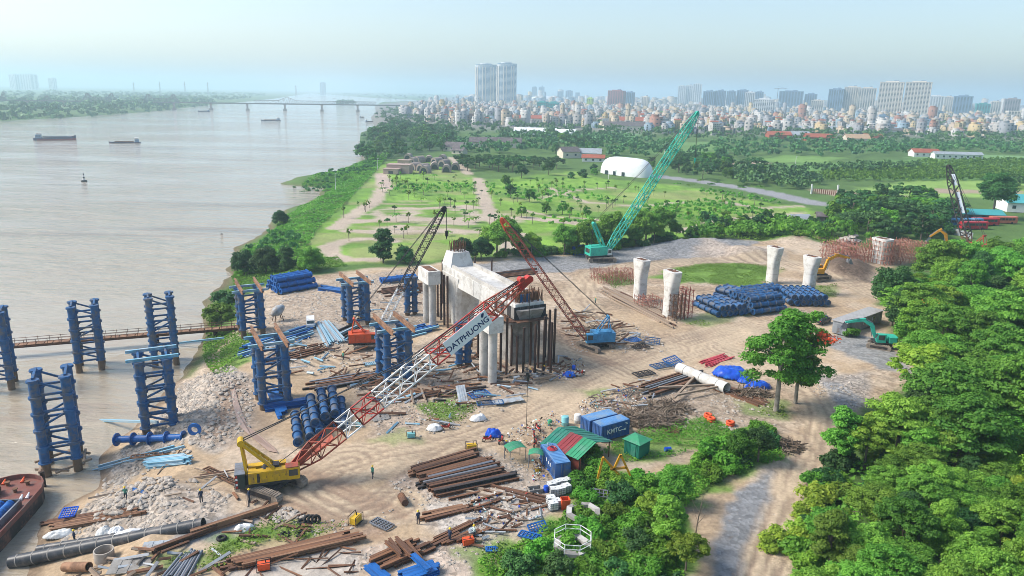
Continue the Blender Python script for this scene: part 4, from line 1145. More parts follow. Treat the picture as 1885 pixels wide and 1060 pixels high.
# ---- a general lattice crane for the others
def crane(name, label, loc, tip, track_yaw, m, boom_secs, W, dims=(5.2, 3.0, 1.7), track=(5.6, 0.85, 1.05, 4.0), gantry=3.4, hook=None, cab_side=-1, mast=None, foot_dx=1.7, rc=0.07, rl=0.04, house_off=0.0, cab_m=None):
 t = thing(name, label, 'crane', loc)
 tip = Vector(tip) - Vector(loc)
 hs = math.atan2(tip.y, tip.x) + house_off
 def L(x, y, z): return rotz((x, y, z), hs)
 Mz = Matrix.Rotation(hs, 3, 'Z')
 crawler(t, track_yaw, *track)
 lx, ly, lz = dims; z0 = track[2] + 0.3
 b = MB(); b.box(L(-lx * 0.18, 0, z0 + 0.12), (lx, ly * 0.98, 0.26), M=Mz); b.build('deck_frame', M_DARK, t)
 b = MB(); b.box(L(-lx * 0.25, 0, z0 + 0.26 + lz / 2), (lx * 0.8, ly, lz), M=Mz); b.box(L(-lx * 0.25, ly * 0.2, z0 + 0.26 + lz + 0.1), (lx * 0.5, ly * 0.5, 0.22), M=Mz)
 ho = b.build('machine_house', m, t)
 for k in range(4):
  for s in (-1, 1):
   d = MB(); d.box(L(-lx * 0.6 + k * lx * 0.19 + lx * 0.1, s * (ly / 2 + 0.02), z0 + 0.3 + lz * 0.5), (lx * 0.17, 0.06, lz * 0.82), M=Mz); d.build('house_door', m, ho)
 g = MB(); g.box(L(-lx * 0.655, 0, z0 + 0.3 + lz * 0.55), (0.08, ly * 0.7, lz * 0.5), M=Mz); g.build('vent_grille', M_DARK, ho)
 cb = MB(); cb.prism([(0, -0.55), (1.35, -0.55), (1.35, 0.55), (0, 0.55)], 0, 1.75, Matrix.Translation(L(lx * 0.16, cab_side * (ly / 2 - 0.5), z0 + 0.2)) @ Matrix.Rotation(hs, 4, 'Z')); ca = cb.build('cab', cab_m or m, t)
 w = MB(); w.box(L(lx * 0.16 + 0.7, cab_side * (ly / 2 + 0.06), z0 + 1.3), (1.0, 0.06, 0.9), M=Mz); w.build('cab_window', M_GLASS, ca)
 w = MB(); w.box(L(lx * 0.16 + 1.38, cab_side * (ly / 2 - 0.5), z0 + 1.2), (0.06, 0.9, 1.1), M=Mz); w.build('cab_window', M_GLASS, ca)
 foot = L(foot_dx, 0.0 if cab_side == 0 else -cab_side * 0.2, z0 + 0.5)
 D = tip - foot; sd = D.cross(Vector((0, 0, 1))).normalized(); nrm = sd.cross(D).normalized()
 def at(f): return foot + D * f
 for a, c, w0, w1, mm, n in boom_secs:
  lattice(at(a), at(c), w0, w1, n, rc, rl, sd).build('boom_section', mm, t)
 hm = boom_secs[-1][4]
 hd = MB(); hd.bar(at(0.97), at(1.0), 0.7, 0.6); hd.cyl(at(1.0) - sd * 0.4, at(1.0) + sd * 0.4, 0.42, n=12); hd.build('boom_head', hm, t)
 if mast:
  mp, mw = mast; mp = L(*mp)
  gm = lattice(L(foot_dx - 0.3, 0, z0 + 0.6), mp, mw, mw * 0.8, 6, 0.1, 0.06, sd); gm.build('gantry_mast', m, t)
  mh = MB(); mh.cyl(mp - sd * 0.6, mp + sd * 0.6, 0.4, n=12); mh.build('mast_head', m, t)
  top = mp
  rope('back_stay', [mp, L(-lx * 0.5, 0, z0 + lz)], M_ROPE, t, 0.05)
 else:
  top = L(-lx * 0.42, 0, z0 + lz + gantry)
  gm = MB()
  for s in (-1, 1):
   gm.bar(L(lx * 0.05, s * 0.8, z0 + lz * 0.8), top + L(0, s * 0.4, 0), 0.16); gm.bar(L(-lx * 0.55, s * 0.8, z0 + lz * 0.8), top + L(0, s * 0.4, 0), 0.14)
  for f in (0.3, 0.6, 0.9): gm.bar(L(lx * 0.05, -0.8, z0 + lz * 0.8).lerp(top + L(0, -0.4, 0), f), L(lx * 0.05, 0.8, z0 + lz * 0.8).lerp(top + L(0, 0.4, 0), f), 0.1)
  gm.cyl(top - L(0, 0.6, 0), top + L(0, 0.6, 0), 0.25, n=10); gm.build('gantry_mast', m, t)
 for s in (-0.35, 0.35): rope('pendant_line', [top + sd * s, at(0.985) + nrm * 0.4 + sd * s], M_ROPE, t, 0.04)
 if hook is not None:
  e = at(1.0) + Vector((0, 0, -0.4)) + Vector((D.x, D.y, 0)).normalized() * 0.4
  for s in (-0.15, 0.15): rope('hoist_rope', [e + sd * s, e + sd * s - Vector((0, 0, hook))], M_ROPE, t, 0.035)
  hb = MB(); c = e - Vector((0, 0, hook + 0.5)); hb.box(c, (0.5, 0.35, 1.0)); hb.cyl(c - Vector((0, 0, 0.5)), c - Vector((0, 0, 1.1)), 0.16, 0.05, n=8); hb.build('hook_block', hm, t)
 return t, at, top
# green crane on the stone apron
_l = GP(1106, 480); _tip = Y(1284, 207, 226.0)
crane('crawler_crane', 'tall teal green crawler crane on the grey stone apron', _l, _tip, R(4), M_TEAL,
      [(0, .12, .9, 2.0, M_TEAL, 3), (.12, .32, 2.0, 2.0, M_TEAL, 6), (.32, .52, 2, 2, M_TEAL, 6), (.52, .74, 2, 2, M_TEAL, 6), (.74, .9, 2, 2, M_TEAL, 5), (.9, 1, 2, .8, M_TEAL, 4)], 2.0,
      dims=(7.0, 3.8, 2.5), track=(8.2, 1.25, 1.5, 5.0), hook=13.0, mast=((-3.0, 0, 11.5), 1.1), rc=0.115, rl=0.07, cab_side=-1, cab_m=M_GWHT)
# light blue crane with a rust red boom
_l = GP(1096, 640); _tip = Y(924, 404, 138.0)
crane('crawler_crane', 'light blue crawler crane with a rusty red boom beside the steel piles', _l, _tip, R(-50), M_SKY,
      [(0, .1, .8, 1.35, M_BOOMR, 3), (.1, .3, 1.35, 1.35, M_BOOMR, 6), (.3, .5, 1.35, 1.35, M_BOOMR, 6), (.5, .7, 1.35, 1.35, M_BOOMR, 6), (.7, .93, 1.35, 1.35, M_BOOMR, 7), (.93, 1, 1.35, .8, M_ORG, 2)], 1.3,
      dims=(5.4, 2.9, 1.8), track=(5.8, 0.8, 1.0, 3.9), gantry=3.2, cab_side=1, house_off=0.25)
# orange red crane with a dark boom
_l = GP(674, 640); _tip = Y(818, 383, 139.0)
crane('crawler_crane', 'orange red crawler crane with a slim dark boom, pale near its foot', _l, _tip, R(15), M_ORG,
      [(0, .1, .8, 1.3, M_WHITE, 3), (.1, .38, 1.3, 1.3, M_WHITE, 8), (.38, .6, 1.3, 1.3, M_DARK, 7), (.6, .82, 1.3, 1.3, M_DARK, 7), (.82, .96, 1.3, .9, M_DARK, 5), (.96, 1, .9, .7, M_BLACK, 1)], 1.3,
      dims=(5.0, 2.7, 1.7), track=(4.8, 0.8, 0.95, 3.2), gantry=3.0, hook=4.0, cab_side=-1)
# drilling crane far right
_l = GP(1792, 468); _tip = Y(1746, 305, 250.0)
t_, at_, top_ = crane('drilling_crane', 'black lattice mast crane with white banner panels near the parked buses', _l, _tip, R(20), M_RED,
      [(0, .15, .9, 2.2, M_RUST, 3), (.15, .45, 2.2, 2.2, M_DARK, 6), (.45, .8, 2.2, 2.2, M_DARK, 6), (.8, 1, 2.2, .9, M_DARK, 4)], 2.2,
      dims=(6.5, 3.4, 2.2), track=(6.5, 1.0, 1.2, 4.2), gantry=3.0, rc=0.13, rl=0.08)
for f0, f1 in ((0.42, 0.68), (0.76, 0.9)):
 d = (at_(1) - at_(0)).normalized(); s = d.cross(Vector((0, -1, 0))).normalized()
 b = MB(); b.bar(at_(f0) + Vector((0, -1.35, 0)), at_(f1) + Vector((0, -1.35, 0)), 1.3, 0.06, up=(0, 1, 0)); b.build('banner_panel', M_SIGN, t_)

# ---- excavators
def excavator(label, loc, heading, m, track_yaw=None, sc=1.0, joints=((0.9, 1.9), (3.6, 5.3), (6.6, 4.6), (7.3, 1.5)), name='excavator'):
 t = thing(name, label, 'excavator', loc, heading)
 t.scale = (sc,) * 3
 ty = (track_yaw if track_yaw is not None else heading) - heading
 crawler(t, ty, 4.2, 0.6, 0.95, 2.6)
 b = MB(); b.box((-0.5, 0, 1.3), (3.6, 2.7, 0.24)); b.build('deck_frame', M_DARK, t)
 b = MB(); b.prism([(-2.5, -1.3), (-2.9, -0.8), (-2.9, 0.8), (-2.5, 1.3), (-1.2, 1.35), (-1.2, -1.35)], 1.42, 2.5); b.build('counterweight', m, t)
 b = MB(); b.box((-0.35, -0.7, 1.95), (1.7, 1.3, 1.05)); b.box((-0.3, 0.05, 1.75), (2.4, 0.4, 0.6)); b.build('engine_cover', m, t)
 cb = MB(); cb.prism([(-0.6, 1.42), (0.95, 1.42), (1.2, 2.2), (0.8, 3.0), (-0.6, 3.0)], 0.35, 1.3, Matrix.Rotation(R(90), 4, 'X') @ Matrix.Scale(-1, 4, (0, 0, 1))); ca = cb.build('cab', m, t)
 w = MB(); w.box((0.2, 1.32, 2.4), (1.1, 0.05, 0.9)); w.build('cab_window', M_GLASS, ca)
 w = MB(); w.box((0.2, 0.33, 2.4), (1.1, 0.05, 0.9)); w.build('cab_window', M_GLASS, ca)
 w = MB(); w.bar((1.2, 0.82, 2.15), (0.86, 0.82, 3.0), 0.85, 0.06, up=(1, 0, 0)); w.build('cab_window', M_GLASS, ca)
 j0, j1, j2, j3 = [Vector((x, -0.2, z)) for x, z in joints]
 el = j0.lerp(j1, 0.5) + Vector((-0.45, 0, 0.75))
 b = MB()
 pts = [j0, el, j1]
 for a, c, w0, w1 in ((j0, el, 0.5, 0.75), (el, j1, 0.75, 0.42)):
  dd = (c - a).normalized(); nn = Vector((-dd.z, 0, dd.x))
  b.loft([[p + Vector((0, s, 0)) * 0.24 + nn * e * w / 2 for s, e in ((-1, -1), (1, -1), (1, 1), (-1, 1))] for p, w in ((a, w0), (c, w1))])
 b.build('boom', m, t)
 b = MB(); dd = (j2 - j1).normalized(); nn = Vector((-dd.z, 0, dd.x))
 b.loft([[p + Vector((0, s, 0)) * 0.2 + nn * e * w / 2 for s, e in ((-1, -1), (1, -1), (1, 1), (-1, 1))] for p, w in ((j1 - dd * 0.6, 0.4), (j1 + dd * 0.3, 0.62), (j2, 0.3))]); b.build('stick', m, t)
 b = MB(); b.cyl(j0 + Vector((0.5, -0.35, 0.1)), el + Vector((0.1, -0.35, -0.1)), 0.1, n=8); b.cyl(el + Vector((0, 0, 0.5)), j1 - dd * 0.55, 0.1, n=8); b.cyl(j1 + dd * 0.4 + nn * 0.4, j2 + nn * 0.35, 0.08, n=8); b.build('hydraulic_ram', M_GREYS, t)
 # bucket: a curved shell with side plates
 bk = MB(); c = j2; dirv = (j3 - j2).normalized(); nv = Vector((dirv.z, 0, -dirv.x))
 prof = [c + dirv * a + nv * e for a, e in ((0, 0), (0.35, 0.45), (0.9, 0.5), (1.3, 0.15), (1.35, -0.35))]
 bk.loft([[p + Vector((0, -0.55, 0)) for p in prof] + [p * 1 + Vector((0, -0.55, 0)) + dirv * 0 - nv * 0.06 for p in prof[::-1]], [p + Vector((0, 0.55, 0)) for p in prof] + [p + Vector((0, 0.55, 0)) - nv * 0.06 for p in prof[::-1]]])
 for s in (-0.55, 0.55): bk.add([p + Vector((0, s, 0)) for p in prof], [tuple(range(5))])
 for k in range(4): bk.bar(prof[-1] + Vector((0, -0.45 + 0.3 * k, 0)), prof[-1] + dirv * 0.12 - nv * 0.22 + Vector((0, -0.45 + 0.3 * k, 0)), 0.1)
 bk.build('bucket', M_GREYS, t)
 return t
excavator('teal excavator parked on grey gravel by the long grey cabin', GP(1618, 640), R(172), M_TEAL, R(150), 1.05)
excavator('amber yellow excavator digging at the dark spoil heap', GP(1508, 497) + Vector((0, 0, 0.4)), R(8), M_YEL2, R(20), 1.25)
excavator('amber excavator with raised arm half hidden beside the dark container by the buses', GP(1748, 462), R(165), M_YEL2, R(165), 1.2, ((0.9, 1.9), (3.2, 5.6), (5.4, 3.6), (6.0, 1.5)))

# ================================================================== VEGETATION
L_MID = leaf_mat('leaf_mid', (0.080, 0.225, 0.026), (0.185, 0.40, 0.042))
L_DARK = leaf_mat('leaf_dark', (0.040, 0.130, 0.038), (0.090, 0.22, 0.055))
L_LIME = leaf_mat('leaf_lime', (0.15, 0.29, 0.032), (0.30, 0.44, 0.050))
L_FERN = leaf_mat('leaf_feathery', (0.098, 0.255, 0.034), (0.225, 0.44, 0.058))
L_FAR = leaf_mat('leaf_far', (0.034, 0.105, 0.034), (0.090, 0.205, 0.052), 0.0)
L_VINE = leaf_mat('leaf_vine', (0.090, 0.235, 0.024), (0.20, 0.40, 0.045))
M_BARK = mat('bark', (0.20, 0.16, 0.12), 0.9, 0, 0.35, 2.0, (0.11, 0.09, 0.07), 0.4)
M_BARK2 = mat('pale_bark', (0.34, 0.30, 0.25), 0.9, 0, 0.3, 2.0, (0.18, 0.15, 0.12), 0.4)
L_RED = leaf_mat('flame_blossom', (0.55, 0.06, 0.03), (0.70, 0.16, 0.06))

def leaf_quads(P, Nrm, size, g, asp=0.62):
 n = len(P)
 Nrm = Nrm / (np.linalg.norm(Nrm, axis=1, keepdims=True) + 1e-9)
 r = g.normal(size=(n, 3)); u = np.cross(Nrm, r); u /= (np.linalg.norm(u, axis=1, keepdims=True) + 1e-9)
 v = np.cross(Nrm, u)
 s = (size * g.uniform(0.6, 1.35, n))[:, None]
 a = u * s * 0.5; b = v * s * 0.5 * asp; dr = Nrm * s * 0.12
 V = np.stack([P - a - dr, P - b + a * 0.15 + dr * 0.4, P + a - dr, P + b + a * 0.15 + dr * 0.4], 1).reshape(-1, 3)
 F = np.arange(n * 4).reshape(n, 4)
 return V, F
def clump_leaves(clumps, n, size, g, shell=0.55, upb=0.75, rag=0.16):
 """leaf-sized faces through the outer volume of many small clumps"""
 C = np.array([c[:3] for c in clumps]); S = np.array([c[3:6] for c in clumps])
 w = (S[:, 0] * S[:, 2]) ** 1.0; w /= w.sum()
 k = g.choice(len(C), n, p=w)
 d = g.normal(size=(n, 3)); d /= np.linalg.norm(d, axis=1, keepdims=True)
 d[:, 2] = np.where((d[:, 2] < -0.2) & (g.random(n) < 0.6), -d[:, 2], d[:, 2])
 rr = shell + (1 - shell) * g.random(n) ** 0.5 + g.normal(0, rag, n)
 P = C[k] + d * S[k] * rr[:, None]
 N = d + g.normal(0, 0.55, (n, 3)); N[:, 2] += upb
 V, F = leaf_quads(P, N, size, g)
 return V, F, np.clip(g.normal(0.5, 0.22, n) + (g.random(len(C))[k] - 0.5) * 0.5, 0, 1)
def crown_clumps(kind, H, Rc, g, n):
 out = []
 for i in range(n):
  a = g.uniform(0, 2 * math.pi)
  if kind == 'umbrella':
   r = Rc * math.sqrt(g.random()) * 0.86; z = H * (0.98 - 0.30 * (r / Rc) ** 2) - g.uniform(0.0, 0.26) * H
   s = Rc * g.uniform(0.13, 0.25); out.append((r * math.cos(a), r * math.sin(a), z, s, s, s * 0.38))
  elif kind == 'round':
   ph = math.acos(g.uniform(-0.55, 1)); r = Rc * g.uniform(0.35, 0.82)
   s = Rc * g.uniform(0.15, 0.30); out.append((r * math.sin(ph) * math.cos(a), r * math.sin(ph) * math.sin(a), H - Rc * 0.95 + r * math.cos(ph), s, s, s * 0.72))
  elif kind == 'tall':
   f = g.random(); r = Rc * (0.9 - 0.55 * abs(f - 0.35) * 1.6) * math.sqrt(g.random()) * 0.9
   s = Rc * g.uniform(0.16, 0.30); out.append((r * math.cos(a), r * math.sin(a), H * (0.30 + 0.66 * f), s, s, s * 0.55))
  elif kind == 'loose':
   f = g.random(); r = Rc * (0.45 + 0.62 * math.sin(math.pi * min(1, f * 1.15 + .12))) * math.sqrt(g.random()) * (0.75 + 0.35 * math.sin(2 * a + 1))
   s = g.uniform(0.8, 1.5); out.append((r * math.cos(a) + 1.0 * f, r * math.sin(a), H * (0.36 + 0.60 * f), s, s, s * 0.55))
  elif kind == 'cone':
   f = g.random() ** 0.8; r = Rc * (1 - f) * g.uniform(0.5, 0.9); s = Rc * (0.38 - 0.22 * f)
   out.append((r * math.cos(a), r * math.sin(a), H * (0.12 + 0.84 * f), s, s, s * 0.9))
  elif kind == 'bush':
   r = Rc * math.sqrt(g.random()) * 0.8; s = Rc * g.uniform(0.25, 0.42)
   out.append((r * math.cos(a), r * math.sin(a), H * g.uniform(0.25, 0.85) * (1 - 0.5 * (r / Rc) ** 2), s, s, s * 0.75))
 return out
def trunk_mb(H, r, clumps, g, nb=7, fork=0.38, lean=0.0):
 b = MB()
 top = Vector((lean * H * 0.3, g.uniform(-.2, .2), H * 0.72))
 pts = [Vector((0, 0, -0.4)), Vector((0.02, 0, 0.25)), Vector((g.uniform(-.1, .1) + lean * H * 0.12, g.uniform(-.1, .1), H * fork)), Vector((lean * H * 0.22, g.uniform(-.2, .2), H * 0.55)), top]
 b.tube(pts, [r * 1.5, r * 1.1, r * 0.85, r * 0.55, r * 0.2], 8)
 idx = g.choice(len(clumps), min(nb, len(clumps)), replace=False)
 for i in idx:
  c = Vector(clumps[i][:3]); st = pts[2].lerp(pts[3], g.uniform(0, 0.9))
  mid = st.lerp(c, 0.5) + Vector((g.uniform(-.3, .3), g.uniform(-.3, .3), g.uniform(0.0, 0.5)))
  b.tube([st, mid, c], [r * 0.42, r * 0.26, r * 0.08], 5)
 return b
def tree_proto(name, kind, H, Rc, n_leaf, size, lm, seed, clumps=26, r=0.25, bark=None, fork=0.38, lean=0.0, flowers=0, upb=0.75, single=False, nb=8):
 g = np.random.default_rng(seed)
 cl = crown_clumps(kind, H, Rc, g, clumps)
 if lean: cl = [(c[0] + lean * H * 0.3, *c[1:]) for c in cl]
 V, F, T = clump_leaves(cl, n_leaf, size, g, upb=upb)
 tb = trunk_mb(H, r, cl, g, nb, fork, lean)
 bark = bark or M_BARK
 if single:
  tv = np.array([tuple(v) for v in tb.v]); quads = np.array([f for f in tb.f if len(f) == 4])
  VV = np.concatenate([V, tv]); FF = np.concatenate([F, quads + len(V)])
  mi = np.concatenate([np.zeros(len(F)), np.ones(len(quads))])
  return mesh_np(name, VV, FF, [lm, bark], np.concatenate([T, np.zeros(len(quads))]), midx=mi)
 cm = mesh_np('crown', V, F, lm, T); tm = tb.mesh('trunk', bark, True)
 fm = None
 if flowers:
  k = [c for c in cl]; Vf, Ff, Tf = clump_leaves(k, flowers, size * 0.8, g, shell=0.95); sel = (g.random(len(Ff)) < 1)
  fm = mesh_np('blossom', Vf, Ff, L_RED, Tf)
 return (tm, cm, fm)
def plant(name, pr, loc, label, cat='tree', group=None, rz=None, sc=1.0, zs=1.0):
 rz = rnd.uniform(0, 6.28) if rz is None else rz
 if isinstance(pr, tuple):
  t = thing(name, label, cat, loc, rz, group); t.scale = (sc, sc, sc * zs)
  obj('trunk', pr[0], t); obj('crown', pr[1], t)
  if pr[2] is not None: obj('blossom', pr[2], t)
 else:
  t = obj(name, pr, None, loc, rz); t.scale = (sc, sc, sc * zs); tag(t, label, cat, group)
 return t
def scatter(poly, n, mind, seed, px=True, z=0.0):
 P = np.array(pix_poly(poly, z) if px else poly); g = np.random.default_rng(seed)
 lo, hi = P.min(0), P.max(0); out = []
 tries = 0
 while len(out) < n and tries < 60:
  c = g.uniform(lo, hi, (max(n * 3, 50), 2)); c = c[inside(c[:, 0], c[:, 1], P)]
  for p in c:
   if all((p[0] - q[0]) ** 2 + (p[1] - q[1]) ** 2 > mind * mind for q in out[-400:]): out.append((p[0], p[1]))
   if len(out) >= n: break
  tries += 1
 return out

# ---- prototypes
T_UMB = [tree_proto('t', 'umbrella', 11.5, 6.0, 15000, 0.46, L_FERN, 100 + i, 95, 0.30, flowers=0) for i in range(3)]
T_FLAME = tree_proto('t', 'umbrella', 11.0, 5.8, 13000, 0.46, L_MID, 120, 85, 0.30, flowers=110)
T_RND = [tree_proto('t', 'round', 10.5, 4.6, 13500, 0.44, m, 130 + i, 80, 0.26) for i, m in enumerate((L_MID, L_DARK, L_FERN))]
T_LIME = [tree_proto('t', 'umbrella', 8.5, 4.4, 7000, 0.48, L_LIME, 140 + i, 60, 0.2) for i in range(2)]
T_TALL = [tree_proto('t', 'tall', 12.0, 4.2, 12500, 0.46, m, 150 + i, 76, 0.26) for i, m in enumerate((L_FERN, L_DARK))]
T_BIG = tree_proto('t', 'loose', 16.0, 7.2, 17000, 0.46, L_MID, 160, 92, 0.36, M_BARK2, 0.34, nb=34)
T_BIG2 = tree_proto('t', 'tall', 12.0, 4.0, 8000, 0.46, L_MID, 161, 44, 0.3, M_BARK2, 0.42, nb=10)
T_BUSH = [tree_proto('t', 'bush', 2.6, 2.3, 2200, 0.42, m, 170 + i, 16, 0.08, nb=3) for i, m in enumerate((L_MID, L_VINE, L_DARK, L_LIME))]
F_RND = [tree_proto('far_tree', 'round', 9.0, 4.6, 1100, 1.05, m, 180 + i, 24, 0.22, single=True, nb=3) for i, m in enumerate((L_MID, L_DARK, L_DARK))]
F_UMB = [tree_proto('far_tree', 'umbrella', 9.5, 6.0, 1200, 1.1, L_DARK, 190 + i, 26, 0.25, single=True, nb=3) for i in range(2)]
F_CON = tree_proto('far_tree', 'cone', 11, 2.2, 600, 0.9, L_DARK, 195, 22, 0.2, single=True, nb=1)
F_SAP = [tree_proto('sapling', 'round', 3.8, 1.05, 150, 0.55, m, 200 + i, 8, 0.09, M_BARK, 0.5, single=True, nb=3) for i, m in enumerate((L_MID, L_LIME, L_DARK))]
F_BSH = [tree_proto('bush', 'bush', 2.4, 2.4, 420, 0.75, m, 210 + i, 12, 0.06, single=True, nb=2) for i, m in enumerate((L_MID, L_VINE, L_DARK))]
def palm_mesh(H, seed, nf=11, Lf=2.6):
 g = np.random.default_rng(seed); b = MB()
 b.cur = 1; b.tube([(0, 0, -0.3), (g.uniform(-.15, .15), 0, H * 0.5), (g.uniform(-.2, .2), 0.1, H)], [0.17, 0.13, 0.11], 6); b.cur = 0
 top = Vector((0.05, 0.05, H))
 for k in range(nf):
  a = 2 * math.pi * k / nf + g.uniform(-.25, .25); e = g.uniform(0.1, 0.8); d = Vector((math.cos(a), math.sin(a), 0)); s = Vector((-d.y, d.x, 0))
  pts = [top + d * Lf * f + Vector((0, 0, Lf * (e * f - (0.45 + e * 0.55) * f * f))) for f in (0, 0.3, 0.6, 0.85, 1.0)]
  ww = (0.08, 0.34, 0.40, 0.25, 0.03)
  for i in range(4):
   dn = Vector((0, 0, -0.13))
   b.add([pts[i], pts[i + 1], pts[i + 1] + s * ww[i + 1] + dn, pts[i] + s * ww[i] + dn], [(0, 1, 2, 3)])
   b.add([pts[i], pts[i + 1], pts[i + 1] - s * ww[i + 1] + dn, pts[i] - s * ww[i] + dn], [(0, 1, 2, 3)])
 me = b.mesh('palm', [L_MID, M_BARK2])
 a = me.attributes.new('tone', 'FLOAT', 'FACE'); a.data.foreach_set('value', g.random(len(me.polygons)).astype(np.float32))
 return me
PALM = [palm_mesh(h, 220 + i) for i, h in enumerate((2.6, 3.6, 6.5))]
def on_ground(pts): 
 z = height(np.array([p[0] for p in pts]), np.array([p[1] for p in pts]))
 return [Vector((p[0], p[1], float(q))) for p, q in zip(pts, z)]

# ---- the tall tree in the yard
plant('broadleaf_tree', T_BIG, GP(1428, 756), 'tall loose tree with a pale trunk in the yard by the blue tarpaulin', rz=0.0)
_bt = bpy.data.objects['broadleaf_tree']; _bt.scale = (1.12, 1.12, 1.05)
_v, _f, _tn = clump_leaves([(5.6, -1.0, 12.0, 1.5, 1.5, .6), (4.2, -.5, 12.6, 1.0, 1.0, .5)], 150, .5, np.random.default_rng(9)); obj('blossom', mesh_np('blossom', _v, _f, L_RED, _tn), _bt)
plant('broadleaf_tree', T_BIG2, GP(1464, 742), 'slimmer pale-trunked tree growing just behind the tall yard tree', rz=2.2)
# ---- forest at the right
_sp = [((1640, 600), T_RND[1], 1.3, 'dark green tree rising at the end of the long grey cabin'), ((1700, 655), T_FLAME, 1.05, 'broad tree with scattered red blossom beyond the teal excavator'), ((1690, 745), T_LIME[0], 1.25, 'lone lime green tree on a slim trunk at the forest edge by the track'),
       ((1650, 840), T_LIME[1], 1.0, 'yellow green tree with white litter caught in it beside the track'), ((1545, 858), T_TALL[0], 0.72, 'loose open-branched tree leaning over the bend of the track'), ((1590, 865), T_LIME[1], 0.9, 'olive lime tree behind the bend of the track'),
       ((1655, 622), T_TALL[1], 0.9, 'narrow dark tree squeezed behind the grey cabin'), ((1650, 590), T_UMB[0], 0.9, 'layered tree standing between the cabin and the far scaffold'), ((1690, 575), T_FLAME, 0.85, 'flame tree with orange flowers before the far scaffolded pier'),
       ((1826, 402), T_RND[1], 1.9, 'huge dark spreading tree behind the parked buses'), ((1560, 470), T_BUSH[0], 1.2, 'small shrub between the spoil heap and far scaffold')]
for p, pr, sc, lab in _sp: plant('broadleaf_tree', pr, GP(*p), lab, sc=sc)
_forest = on_ground(scatter([(1660, 640), (1712, 705), (1708, 765), (1640, 810), (1700, 840), (1950, 840), (1990, 570), (1940, 490), (1832, 502), (1742, 528), (1685, 550), (1655, 585)], 76, 4.3, 7) + scatter([(1625, 850), (1585, 910), (1575, 965), (1510, 1030), (1495, 1250), (2050, 1250), (2000, 830), (1690, 815)], 84, 2.9, 8))
_forest.sort(key=lambda p: p.y)
_kinds = [(T_UMB[0], 'layered feathery'), (T_UMB[1], 'layered feathery'), (T_UMB[2], 'layered feathery'), (T_RND[0], 'round mid green'), (T_RND[1], 'round dark green'), (T_RND[2], 'round pale feathery'), (T_TALL[0], 'tall feathery'), (T_TALL[1], 'tall dark'), (T_LIME[0], 'low lime green')]
for i, p in enumerate(_forest):
 w = [4, 4, 4, 4, 1, 5, 3, 1, 1.0 if p.y < 75 else 1.2]
 pr, nm = rnd.choices(_kinds, w)[0]
 sc = rnd.uniform(0.42, 0.62) if p.y < 90 else rnd.uniform(0.75, 1.1)
 where = 'in the woods below the track' if p.y < 80 else 'in the woods by the track bend' if p.y < 105 else 'in the woods behind the excavator' if p.y < 150 else 'in the woods near the buses'
 plant('feathery_tree' if 'feathery' in nm else 'lime_tree' if 'lime' in nm else 'broadleaf_tree', pr, p, f'{nm} tree {where}, {spot(p)}', group=f'{nm} trees {where}', sc=sc, zs=rnd.uniform(.8, 1.25)).rotation_euler[0] = rnd.uniform(-.08, .08)
# ---- trees near the water and behind the works
for p, pr, sc, lab in [((452, 508), T_RND[1], 0.95, 'dark round tree at the water edge beyond the stacked pipes'), ((490, 505), T_RND[1], 1.0, 'dark spreading tree second along the bank by the stacked pipes'), ((530, 500), T_TALL[1], 0.8, 'dark tree in the middle of the riverbank clump'),
                       ((574, 498), T_RND[0], 0.9, 'green tree on the landward end of the riverbank clump'), ((516, 414), T_RND[1], 0.78, 'lone dark tree leaning over the river at the bank corner'), ((706, 484), T_TALL[1], 1.05, 'tall bushy tree at the park edge behind the brown-beamed trestle'),
                       ((745, 484), T_RND[1], 0.72, 'low round dark tree next to the tall bushy one'), ((852, 478), T_RND[1], 0.88, 'round dark tree just behind the portal pier'), ((886, 478), T_RND[1], 0.88, 'second round dark tree right of the one behind the portal pier'),
                       ((400, 590), T_BUSH[1], 1.5, 'bright bush on the bank where the rusty walkway lands'), ((412, 560), T_BUSH[2], 1.4, 'dull green bush above the walkway landing')]:
 plant('broadleaf_tree' if 'bush' not in lab.split(' ')[1:3] else 'bush', pr, GP(*p) - Vector((0, 0, 2.4 if pr[0] is not T_BUSH[1][0] and pr[0] is not T_BUSH[2][0] else 0)), lab, 'bush' if 'bush' in lab.split()[:4] else 'tree', sc=sc)
_k = 0
def hedge(pts, n, spread, protos, smin, smax, label, group, seed, name='bush', cat='bush'):
 g = np.random.default_rng(seed); W = [G(*p) for p in pts]
 for i in range(n):
  f = (i + g.random() * 0.8) / n * (len(W) - 1); k = min(int(f), len(W) - 2); c = W[k].lerp(W[k + 1], f - k)
  x, y = c.x + g.normal(0, spread), c.y + g.normal(0, spread)
  plant(name, protos[int(g.integers(len(protos)))], Vector((x, y, hz(x, y) - 0.15)), label + ', ' + spot((x, y, 0)), cat, group, sc=float(g.uniform(smin, smax)))
hedge([(925, 474), (1000, 468), (1060, 462), (1130, 452), (1180, 448), (1245, 438)], 60, 2.4, [T_BUSH[0], T_BUSH[2], T_RND[2]], 0.55, 1.25, 'green bush in the hedge behind the stone apron', 'hedge behind the stone apron', 300)
hedge([(1245, 440), (1330, 430), (1430, 436), (1500, 442)], 20, 3.0, [T_BUSH[1], T_BUSH[0]], 0.8, 1.3, 'low bright bush behind the gravel heaps', 'bushes behind the gravel heaps', 301)
hedge([(1270, 430), (1340, 415), (1420, 418), (1490, 425), (1560, 440)], 26, 4.5, [F_RND[0], F_RND[1], F_RND[2]], 0.5, 0.8, 'small dark tree in the belt behind the gravel heaps', 'tree belt behind the gravel heaps', 302, 'broadleaf_tree', 'tree')
